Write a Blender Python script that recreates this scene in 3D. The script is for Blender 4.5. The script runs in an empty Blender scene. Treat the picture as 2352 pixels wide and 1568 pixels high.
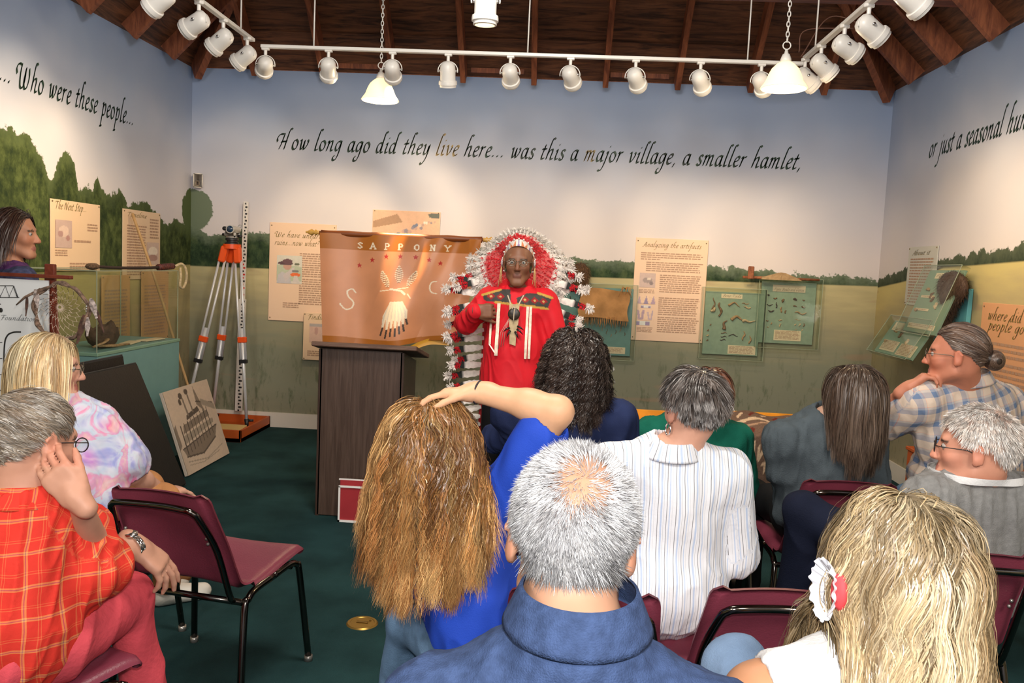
import bpy, math, random
import numpy as np
from mathutils import Vector, Matrix
PI = math.pi
random.seed(7)
RNG = np.random.default_rng(11)
SC = bpy.context.scene
COL = SC.collection

# ------------------------------------------------------------------ camera
CAM_H = 1.55
FPX = 1900.0
YAW, PIT, ROL = 0.05325, 0.08874, 0.0460
_fw = np.array([-math.sin(YAW)*math.cos(PIT), math.cos(YAW)*math.cos(PIT), -math.sin(PIT)])
_rt = np.array([math.cos(YAW), math.sin(YAW), 0.0])
_up = np.cross(_rt, _fw)
CX = math.cos(ROL)*_rt + math.sin(ROL)*_up
CY = -math.sin(ROL)*_rt + math.cos(ROL)*_up
CP = np.array([0, 0, CAM_H])
cam = bpy.data.cameras.new('camera'); camo = bpy.data.objects.new('camera', cam); COL.objects.link(camo)
camo.matrix_world = Matrix(((CX[0], CY[0], -_fw[0], 0), (CX[1], CY[1], -_fw[1], 0), (CX[2], CY[2], -_fw[2], CAM_H), (0, 0, 0, 1)))
cam.sensor_width = 36; cam.lens = FPX/2352*36; cam.clip_start = 0.05; cam.clip_end = 60
SC.camera = camo

# ------------------------------------------------------------------ world, flash, exposure
SC.view_settings.view_transform = 'Standard'; SC.view_settings.look = 'None'
SC.view_settings.gamma = 1; SC.view_settings.use_curve_mapping = False
SC.view_settings.exposure = 0.42
w = bpy.data.worlds.new('world'); SC.world = w; w.use_nodes = True
w.node_tree.nodes['Background'].inputs[0].default_value = (0.95, 0.93, 1.0, 1)
w.node_tree.nodes['Background'].inputs[1].default_value = 0.30
def light(name, kind, loc, energy, col=(1, 1, 1), **k):
    l = bpy.data.lights.new(name, kind); l.energy = energy; l.color = col
    for a, b in k.items():
        if a != 'aim': setattr(l, a, b)
    o = bpy.data.objects.new(name, l); COL.objects.link(o); o.location = loc
    if 'aim' in k:
        o.rotation_euler = (Vector(k['aim'])-Vector(loc)).to_track_quat('-Z', 'Y').to_euler()
    return o
# the photographer's flash, sitting on top of the camera
light('camera_flash', 'POINT', (0.02, -0.02, CAM_H+0.17), 92, (1.0, 0.97, 0.95), shadow_soft_size=0.03)
# unseen area lights added overhead to raise the room's ambient light
for _x, _y, _z in ((-1.9, -0.8, 3.0), (1.5, -0.8, 3.0), (-0.2, 2.6, 3.6)):
    light('ambient_fill_light', 'AREA', (_x, _y, _z), 62, (1.0, 0.92, 0.82), shape='DISK', size=0.9, aim=(_x, _y+2.4, 0.6))

# ------------------------------------------------------------------ pixel -> point
def ray(px, py):
    d = _fw*FPX + CX*(px-1176) + CY*(784-py)
    return d
def W(px, py, Y):
    d = ray(px, py); return CP + d*(Y/d[1])
def WX(px, py, X):
    d = ray(px, py); return CP + d*(X/d[0])
def WZ(px, py, Z):
    d = ray(px, py); return CP + d*((Z-CAM_H)/d[2])
D, XL, XR, H = 7.36, -3.345, 2.76, 3.19

# ------------------------------------------------------------------ materials
MATS = {}
def newmat(name):
    m = bpy.data.materials.new(name); m.use_nodes = True
    nt = m.node_tree; b = nt.nodes['Principled BSDF']
    return m, nt, b
def N(nt, kind, **k):
    n = nt.nodes.new(kind)
    for a, v in k.items():
        if a.startswith('i_'):
            a = a[2:]; key = int(a) if a.isdigit() else a.replace('_', ' ')
            n.inputs[key].default_value = v
        else: setattr(n, a, v)
    return n
def L(nt, a, b): nt.links.new(a, b)
def c3(c): return (c[0], c[1], c[2], 1)
def srgb(r, g, b):
    return tuple(((v/255)/12.92 if v/255 <= .04045 else ((v/255+.055)/1.055)**2.4) for v in (r, g, b))
def mat(name, col, rough=.6, metal=0, var=.0, scale=20, bump=0, bscale=None, spec=.5, stretch=(1, 1, 1), col2=None, coat=0, sub=0):
    """plain surface: base colour with noise variation and noise bump"""
    if name in MATS: return MATS[name]
    m, nt, b = newmat(name); MATS[name] = m
    b.inputs['Base Color'].default_value = c3(col); b.inputs['Roughness'].default_value = rough
    b.inputs['Metallic'].default_value = metal; b.inputs['Specular IOR Level'].default_value = spec
    if coat: b.inputs['Coat Weight'].default_value = coat
    if sub:
        b.inputs['Subsurface Weight'].default_value = sub; b.inputs['Subsurface Radius'].default_value = (.9, .35, .2)
        b.inputs['Subsurface Scale'].default_value = .01
    tc = N(nt, 'ShaderNodeTexCoord'); mp = N(nt, 'ShaderNodeMapping'); mp.inputs['Scale'].default_value = stretch
    L(nt, tc.outputs['Object'], mp.inputs['Vector'])
    if var or col2:
        n = N(nt, 'ShaderNodeTexNoise'); n.inputs['Scale'].default_value = scale; n.inputs['Detail'].default_value = 5
        L(nt, mp.outputs[0], n.inputs['Vector'])
        mx = N(nt, 'ShaderNodeMix', data_type='RGBA')
        a = c3(tuple(v*(1-var) for v in col)); bb = c3(col2) if col2 else c3(tuple(min(1, v*(1+var)) for v in col))
        mx.inputs[6].default_value = a; mx.inputs[7].default_value = bb
        rp = N(nt, 'ShaderNodeMapRange'); rp.inputs[1].default_value = .35; rp.inputs[2].default_value = .65
        L(nt, n.outputs[0], rp.inputs[0]); L(nt, rp.outputs[0], mx.inputs[0]); L(nt, mx.outputs[2], b.inputs['Base Color'])
    if bump:
        n2 = N(nt, 'ShaderNodeTexNoise'); n2.inputs['Scale'].default_value = bscale or scale*4; n2.inputs['Detail'].default_value = 4
        L(nt, mp.outputs[0], n2.inputs['Vector'])
        bp = N(nt, 'ShaderNodeBump'); bp.inputs['Strength'].default_value = bump; bp.inputs['Distance'].default_value = .01
        L(nt, n2.outputs[0], bp.inputs['Height']); L(nt, bp.outputs[0], b.inputs['Normal'])
    return m
def vmat(name, rough=.6, spec=.4, noise=.12, scale=40, bump=0, metal=0, sub=0, coat=0, trans=0):
    """surface coloured by its own 'Col' attribute"""
    if name in MATS: return MATS[name]
    m, nt, b = newmat(name); MATS[name] = m
    at = N(nt, 'ShaderNodeAttribute', attribute_name='Col')
    tc = N(nt, 'ShaderNodeTexCoord')
    n = N(nt, 'ShaderNodeTexNoise'); n.inputs['Scale'].default_value = scale; n.inputs['Detail'].default_value = 4
    L(nt, tc.outputs['Object'], n.inputs['Vector'])
    rp = N(nt, 'ShaderNodeMapRange'); rp.inputs[1].default_value = .3; rp.inputs[2].default_value = .7
    rp.inputs[3].default_value = 1-noise; rp.inputs[4].default_value = 1+noise
    L(nt, n.outputs[0], rp.inputs[0])
    vm = N(nt, 'ShaderNodeVectorMath', operation='SCALE'); L(nt, at.outputs['Color'], vm.inputs[0]); L(nt, rp.outputs[0], vm.inputs['Scale'])
    L(nt, vm.outputs[0], b.inputs['Base Color'])
    b.inputs['Roughness'].default_value = rough; b.inputs['Specular IOR Level'].default_value = spec; b.inputs['Metallic'].default_value = metal
    if coat: b.inputs['Coat Weight'].default_value = coat
    if trans: b.inputs['Transmission Weight'].default_value = trans
    if sub:
        b.inputs['Subsurface Weight'].default_value = sub; b.inputs['Subsurface Radius'].default_value = (.9, .35, .2)
        b.inputs['Subsurface Scale'].default_value = .008
    if bump:
        bp = N(nt, 'ShaderNodeBump'); bp.inputs['Strength'].default_value = bump; bp.inputs['Distance'].default_value = .005
        L(nt, n.outputs[0], bp.inputs['Height']); L(nt, bp.outputs[0], b.inputs['Normal'])
    return m
def ramp(nt, fac, stops, interp='LINEAR'):
    r = N(nt, 'ShaderNodeValToRGB'); r.color_ramp.interpolation = interp
    e = r.color_ramp.elements
    while len(e) > 1: e.remove(e[-1])
    e[0].position = stops[0][0]; e[0].color = c3(stops[0][1])
    for p, c in stops[1:]:
        x = e.new(p); x.color = c3(c)
    if fac is not None: L(nt, fac, r.inputs[0])
    return r
def glassmat(name, col=(1, 1, 1), rough=0.02, ior=1.3):
    if name in MATS: return MATS[name]
    m, nt, b = newmat(name); MATS[name] = m
    b.inputs['Base Color'].default_value = c3(col); b.inputs['Roughness'].default_value = rough
    b.inputs['Transmission Weight'].default_value = 1; b.inputs['IOR'].default_value = ior
    return m
def emat(name, col, strength, base=(.8, .8, .8)):
    if name in MATS: return MATS[name]
    m, nt, b = newmat(name); MATS[name] = m
    b.inputs['Base Color'].default_value = c3(base); b.inputs['Emission Color'].default_value = c3(col); b.inputs['Emission Strength'].default_value = strength
    return m

# ------------------------------------------------------------------ objects
def tag(o, label=None, cat=None, group=None, kind=None):
    if label: o['label'] = label
    if cat: o['category'] = cat
    if group: o['group'] = group
    if kind: o['kind'] = kind
    return o
def thing(name, loc, label, cat, group=None, rz=0):
    o = bpy.data.objects.new(name, None); COL.objects.link(o)
    o.location = tuple(float(v) for v in loc); o.rotation_euler = (0, 0, rz); o.empty_display_size = .1
    return tag(o, label, cat, group)
def root_off(par):
    off = np.zeros(3)
    while par is not None:
        off = off+np.array(par.location); par = par.parent
    return off
def mkobj(name, V, F, m=None, par=None, smooth=True, colors=None, origin=None, local=False):
    """V world coordinates (unless local); origin: own origin for a top-level mesh"""
    V = np.asarray(V, dtype=float).reshape(-1, 3)
    off = np.zeros(3)
    if not local:
        off = root_off(par)
        if par is None and origin is not None: off = np.array(origin, dtype=float)
    me = bpy.data.meshes.new(name)
    if isinstance(F, np.ndarray):
        n = len(F); k = F.shape[1]
        me.vertices.add(len(V)); me.vertices.foreach_set('co', (V-off).astype(np.float32).ravel())
        me.loops.add(n*k); me.loops.foreach_set('vertex_index', F.astype(np.int32).ravel())
        me.polygons.add(n); me.polygons.foreach_set('loop_start', np.arange(0, n*k, k, dtype=np.int32))
        try: me.polygons.foreach_set('loop_total', np.full(n, k, dtype=np.int32))
        except Exception: pass
        me.update(calc_edges=True)
    else:
        me.from_pydata([tuple(v) for v in (V-off)], [], F); me.update()
    if smooth: me.polygons.foreach_set('use_smooth', np.ones(len(me.polygons), dtype=bool))
    if colors is not None:
        ca = me.color_attributes.new('Col', 'FLOAT_COLOR', 'POINT')
        C = np.ones((len(V), 4), dtype=np.float32); C[:, :3] = np.asarray(colors)
        ca.data.foreach_set('color', C.ravel())
    o = bpy.data.objects.new(name, me); COL.objects.link(o)
    if par is not None: o.parent = par
    elif origin is not None: o.location = tuple(float(v) for v in origin)
    if m:
        for mm in (m if isinstance(m, (list, tuple)) else [m]): me.materials.append(mm)
    return o
def basis(d):
    d = np.array(d, dtype=float); d /= (np.linalg.norm(d)+1e-12)
    a = np.array([0, 0, 1.]) if abs(d[2]) < .9 else np.array([1., 0, 0])
    u = np.cross(a, d); u /= np.linalg.norm(u); v = np.cross(d, u)
    return u, v, d
def rotz(a): c, s = math.cos(a), math.sin(a); return np.array([[c, -s, 0], [s, c, 0], [0, 0, 1.]])
def rotx(a): c, s = math.cos(a), math.sin(a); return np.array([[1., 0, 0], [0, c, -s], [0, s, c]])
def roty(a): c, s = math.cos(a), math.sin(a); return np.array([[c, 0, s], [0, 1., 0], [-s, 0, c]])
def spline(P, n=8, closed=False):
    P = [np.array(p, dtype=float) for p in P]
    if len(P) < 3: return np.array([P[0]+(P[1]-P[0])*t for t in np.linspace(0, 1, n)])
    out = []; m = len(P)
    rng = range(m) if closed else range(m-1)
    for i in rng:
        p0 = P[(i-1) % m] if (closed or i > 0) else P[0]*2-P[1]
        p1 = P[i]; p2 = P[(i+1) % m]
        p3 = P[(i+2) % m] if (closed or i+2 < m) else P[-1]*2-P[-2]
        for t in np.linspace(0, 1, n, endpoint=False):
            out.append(.5*((2*p1)+(-p0+p2)*t+(2*p0-5*p1+4*p2-p3)*t*t+(-p0+3*p1-3*p2+p3)*t**3))
    if not closed: out.append(P[-1])
    return np.array(out)
class MB:
    def __init__(s): s.v = []; s.f = []; s.c = []; s.n = 0; s.col = (1, 1, 1)
    def add(s, V, F, col=None):
        V = np.asarray(V, dtype=float).reshape(-1, 3); k = s.n
        s.v.append(V); s.f += [tuple(int(i)+k for i in f) for f in F]; s.n += len(V)
        s.c.append(np.tile(np.array(col if col is not None else s.col, dtype=float), (len(V), 1)))
        return s
    def box(s, c, size, R=None, bev=0.0, col=None):
        hx, hy, hz = [v/2 for v in size]; b = min(bev, hx*.9, hy*.9, hz*.9)
        if b <= 0:
            V = np.array([[x, y, z] for x in (-hx, hx) for y in (-hy, hy) for z in (-hz, hz)])
            F = [(0, 1, 3, 2), (4, 6, 7, 5), (0, 4, 5, 1), (2, 3, 7, 6), (0, 2, 6, 4), (1, 5, 7, 3)]
        else:
            V = []; idx = {}
            for x in (-1, 1):
                for y in (-1, 1):
                    for z in (-1, 1):
                        for a in range(3):
                            p = [x*(hx-b), y*(hy-b), z*(hz-b)]
                            p[a] = (x*hx, y*hy, z*hz)[a]
                            idx[(x, y, z, a)] = len(V); V.append(p)
            F = []
            for a in range(3):
                b1, b2 = (a+1) % 3, (a+2) % 3
                for sgn in (-1, 1):
                    q = []
                    for (p, r) in ((-1, -1), (1, -1), (1, 1), (-1, 1)):
                        t = [0, 0, 0]; t[a] = sgn; t[b1] = p; t[b2] = r; q.append(idx[(t[0], t[1], t[2], a)])
                    F.append(tuple(q if sgn > 0 else q[::-1]))
                for p in (-1, 1):
                    for r in (-1, 1):
                        t0 = [0, 0, 0]; t0[a] = -1; t0[b1] = p; t0[b2] = r; t1 = list(t0); t1[a] = 1
                        q = (idx[(*t0, b1)], idx[(*t1, b1)], idx[(*t1, b2)], idx[(*t0, b2)])
                        F.append(q if p*r > 0 else q[::-1])
            for x in (-1, 1):
                for y in (-1, 1):
                    for z in (-1, 1):
                        q = (idx[(x, y, z, 0)], idx[(x, y, z, 1)], idx[(x, y, z, 2)]); F.append(q if x*y*z > 0 else q[::-1])
            V = np.array(V)
        if R is not None: V = V @ np.array(R).T
        return s.add(V+np.array(c), F, col)
    def tube(s, P, r, n=8, cap=True, closed=False, col=None, flat=None):
        P = np.array(P, dtype=float); m = len(P); r = np.broadcast_to(np.array(r, dtype=float), (m,))
        T = np.gradient(P, axis=0)
        if closed: T = np.roll(P, -1, 0)-np.roll(P, 1, 0)
        T /= (np.linalg.norm(T, axis=1)[:, None]+1e-12)
        u, v, _ = basis(T[0]); V = []
        for i in range(m):
            u = u-T[i]*(u@T[i]); u /= (np.linalg.norm(u)+1e-12); v = np.cross(T[i], u)
            for k in range(n):
                a = 2*PI*k/n; V.append(P[i]+r[i]*(u*math.cos(a)+v*math.sin(a)*(flat or 1)))
        F = []
        for i in range(m if closed else m-1):
            j = (i+1) % m
            for k in range(n):
                k2 = (k+1) % n; F.append((i*n+k, i*n+k2, j*n+k2, j*n+k))
        if cap and not closed: F.append(tuple(range(n))[::-1]); F.append(tuple((m-1)*n+k for k in range(n)))
        return s.add(V, F, col)
    def cyl(s, a, b, r, r2=None, n=16, col=None): return s.tube([a, b], [r, r if r2 is None else r2], n, col=col)
    def lathe(s, prof, c, R=None, n=24, col=None):
        V = []; m = len(prof)
        for (r, z) in prof:
            for k in range(n):
                a = 2*PI*k/n; V.append((r*math.cos(a), r*math.sin(a), z))
        V = np.array(V)
        if R is not None: V = V @ np.array(R).T
        F = [(i*n+k, i*n+(k+1) % n, (i+1)*n+(k+1) % n, (i+1)*n+k) for i in range(m-1) for k in range(n)]
        return s.add(V+np.array(c), F, col)
    def ball(s, c, r, R=None, n=12, col=None):
        r = np.broadcast_to(np.array(r, dtype=float), (3,)); V = [(0, 0, -1)]; F = []
        rows = n//2
        for i in range(1, rows):
            ph = -PI/2+PI*i/rows
            for k in range(n): V.append((math.cos(ph)*math.cos(2*PI*k/n), math.cos(ph)*math.sin(2*PI*k/n), math.sin(ph)))
        V.append((0, 0, 1)); top = len(V)-1
        for k in range(n): F.append((0, 1+(k+1) % n, 1+k)); F.append((top, top-n+k, top-n+(k+1) % n))
        for i in range(rows-2):
            for k in range(n):
                a = 1+i*n; F.append((a+k, a+(k+1) % n, a+n+(k+1) % n, a+n+k))
        V = np.array(V)*r
        if R is not None: V = V @ np.array(R).T
        return s.add(V+np.array(c), F, col)
    def grid(s, fn, nu, nv, col=None, closed_u=False):
        V = [fn(i/(nu-(0 if closed_u else 1)), j/(nv-1)) for j in range(nv) for i in range(nu)]
        F = []
        for j in range(nv-1):
            for i in range(nu if closed_u else nu-1):
                i2 = (i+1) % nu; F.append((j*nu+i, j*nu+i2, (j+1)*nu+i2, (j+1)*nu+i))
        return s.add(V, F, col)
    def prism(s, poly, o, U, Vv, Nn, t, col=None):
        """polygon (2d) on plane o+U*x+V*y extruded by Nn*t"""
        o, U, Vv, Nn = [np.array(q, dtype=float) for q in (o, U, Vv, Nn)]
        A = [o+U*x+Vv*y for x, y in poly]; B = [p+Nn*t for p in A]; n = len(A)
        F = [tuple(range(n))[::-1], tuple(range(n, 2*n))]+[(i, (i+1) % n, n+(i+1) % n, n+i) for i in range(n)]
        return s.add(A+B, F, col)
    def V(s): return np.concatenate(s.v)
    def build(s, name, m, par=None, smooth=True, origin=None, local=False, colors=False, sharp=None):
        o = mkobj(name, s.V(), s.f, m, par, smooth, np.concatenate(s.c) if colors else None, origin, local)
        if smooth and sharp:
            try: o.data.set_sharp_from_angle(angle=math.radians(sharp))
            except Exception: pass
        return o
def struct(o): o['kind'] = 'structure'; return o

# ------------------------------------------------------------------ signed-distance modelling
def smin(a, b, k):
    if k <= 0: return np.minimum(a, b)
    h = np.clip(.5+.5*(b-a)/k, 0, 1); return b+(a-b)*h-k*h*(1-h)
def sdf(prims, h, warp=None, pad=.02):
    """prims: ('c',a,b,ra,rb,k) round cone | ('e',c,r,R,k) ellipsoid | ('b',c,half,R,round,k) box ; kind prefixed '-' subtracts"""
    lo = np.full(3, 1e9); hi = -lo; info = []
    for p in prims:
        t = p[0].lstrip('-')
        if t == 'c':
            a, b = np.array(p[1], float), np.array(p[2], float); r = max(p[3], p[4])
            l, u = np.minimum(a, b)-r, np.maximum(a, b)+r
        else:
            c = np.array(p[1], float); rr = np.array(p[2], float); R = np.eye(3) if p[3] is None else np.array(p[3])
            if t == 'e': ext = np.sqrt(((R*rr)**2).sum(1))
            else: ext = (np.abs(R)*rr).sum(1)+p[4]
            l, u = c-ext, c+ext
        k = p[-1]; info.append((l-k-2*h, u+k+2*h))
        if p[0][0] != '-': lo = np.minimum(lo, l); hi = np.maximum(hi, u)
    lo -= pad+2*h; hi += pad+2*h
    n = np.ceil((hi-lo)/h).astype(int)+1
    F = np.full(n, 1.0, dtype=np.float32)
    ax = [lo[i]+h*np.arange(n[i]) for i in range(3)]
    for p, (l, u) in zip(prims, info):
        i0 = np.clip(np.floor((l-lo)/h).astype(int), 0, n); i1 = np.clip(np.ceil((u-lo)/h).astype(int)+1, 0, n)
        if (i1 <= i0).any(): continue
        X, Y, Z = np.meshgrid(ax[0][i0[0]:i1[0]], ax[1][i0[1]:i1[1]], ax[2][i0[2]:i1[2]], indexing='ij')
        if warp: X, Y, Z = warp(X, Y, Z)
        t = p[0].lstrip('-'); k = p[-1]
        if t == 'c':
            a, b, ra, rb = np.array(p[1], float), np.array(p[2], float), p[3], p[4]
            ab = b-a; L2 = ab@ab+1e-12
            tt = np.clip(((X-a[0])*ab[0]+(Y-a[1])*ab[1]+(Z-a[2])*ab[2])/L2, 0, 1)
            d = np.sqrt((X-a[0]-ab[0]*tt)**2+(Y-a[1]-ab[1]*tt)**2+(Z-a[2]-ab[2]*tt)**2)-(ra+(rb-ra)*tt)
        else:
            c = np.array(p[1], float); R = np.eye(3) if p[3] is None else np.array(p[3])
            dx, dy, dz = X-c[0], Y-c[1], Z-c[2]
            q = [R[0, i]*dx+R[1, i]*dy+R[2, i]*dz for i in range(3)]
            if t == 'e':
                r = np.array(p[2], float)
                k0 = np.sqrt(sum((q[i]/r[i])**2 for i in range(3)))+1e-9
                k1 = np.sqrt(sum((q[i]/r[i]**2)**2 for i in range(3)))+1e-9
                d = k0*(k0-1)/k1
            else:
                hf = p[2]; rd = p[4]
                qq = [np.abs(q[i])-hf[i] for i in range(3)]
                d = np.sqrt(sum(np.maximum(v, 0)**2 for v in qq))+np.minimum(np.maximum(np.maximum(qq[0], qq[1]), qq[2]), 0)-rd
        s = F[i0[0]:i1[0], i0[1]:i1[1], i0[2]:i1[2]]
        if p[0][0] == '-': s[...] = -smin(-s, d.astype(np.float32), k)
        else: s[...] = smin(s, d.astype(np.float32), k)
    return surface_nets(F, lo, h)
def surface_nets(F, lo, h):
    S = F < 0; nx, ny, nz = F.shape
    cnt = np.zeros((nx-1, ny-1, nz-1), dtype=np.int16); acc = np.zeros((nx-1, ny-1, nz-1, 3), dtype=np.float32)
    for a in range(3):
        sl0 = [slice(None)]*3; sl1 = [slice(None)]*3; sl0[a] = slice(0, -1); sl1[a] = slice(1, None)
        A, B = F[tuple(sl0)], F[tuple(sl1)]
        cr = (A < 0) != (B < 0)
        t = np.where(cr, A/(A-B+1e-20), 0).astype(np.float32)
        o1, o2 = [i for i in range(3) if i != a]
        for d1 in (0, 1):
            for d2 in (0, 1):
                sl = [slice(None)]*3
                sl[o1] = slice(d1, F.shape[o1]-1+d1); sl[o2] = slice(d2, F.shape[o2]-1+d2)
                c = cr[tuple(sl)]; cnt += c
                acc[..., a] += np.where(c, t[tuple(sl)], 0)
                if d1: acc[..., o1] += c
                if d2: acc[..., o2] += c
    M = cnt > 0; idx = np.full(M.shape, -1, dtype=np.int64); ii = np.argwhere(M); idx[M] = np.arange(len(ii))
    V = lo+h*(ii+acc[M]/cnt[M][:, None])
    Q = []
    for a in range(3):
        o1, o2 = [(1, 2), (2, 0), (0, 1)][a]
        sl0 = [slice(1, -1)]*3; sl1 = [slice(1, -1)]*3; sl0[a] = slice(0, -1); sl1[a] = slice(1, None)
        A, B = S[tuple(sl0)], S[tuple(sl1)]
        for flip, mk in ((0, A & ~B), (1, ~A & B)):
            e = np.argwhere(mk)
            if not len(e): continue
            e = e+1; e[:, a] -= 1
            def g(d1, d2):
                q = e.copy(); q[:, o1] -= d1; q[:, o2] -= d2; return idx[q[:, 0], q[:, 1], q[:, 2]]
            f = np.stack([g(1, 1), g(0, 1), g(0, 0), g(1, 0)], 1)
            Q.append(f[:, ::-1] if flip else f)
    return V, np.concatenate(Q)
def vnormals(V, F):
    n = np.cross(V[F[:, 2]]-V[F[:, 0]], V[F[:, 3]]-V[F[:, 1]])
    N_ = np.zeros_like(V)
    for k in range(4): np.add.at(N_, F[:, k], n)
    return N_/(np.linalg.norm(N_, axis=1)[:, None]+1e-12)
def relax(V, F, it=2, w=.5):
    for _ in range(it):
        s = np.zeros_like(V); c = np.zeros(len(V))
        for k in range(4):
            np.add.at(s, F[:, k], V[F[:, (k+1) % 4]]); np.add.at(c, F[:, k], 1)
        V = V*(1-w)+w*s/np.maximum(c, 1)[:, None]
    return V
def wob(P, f, seed=0):
    """cheap smooth noise in about -1..1"""
    r = np.random.default_rng(seed); out = np.zeros(len(P))
    for i in range(5):
        k = r.normal(size=3); k *= f*(.6+.8*r.random())/np.linalg.norm(k)
        out += np.sin(P@k+r.random()*6.28+1.3*np.sin(P@(r.normal(size=3)*f*.5)+r.random()*6))
    return out/3.2
def folds(P, f, axis, seed=0):
    """cloth folds: ridges running along 'axis'"""
    a = np.array(axis, float); a /= np.linalg.norm(a); Q = P-np.outer(P@a, a)*.78
    x = wob(Q, f, seed); return 1-2*np.abs(x)**.8

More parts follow.
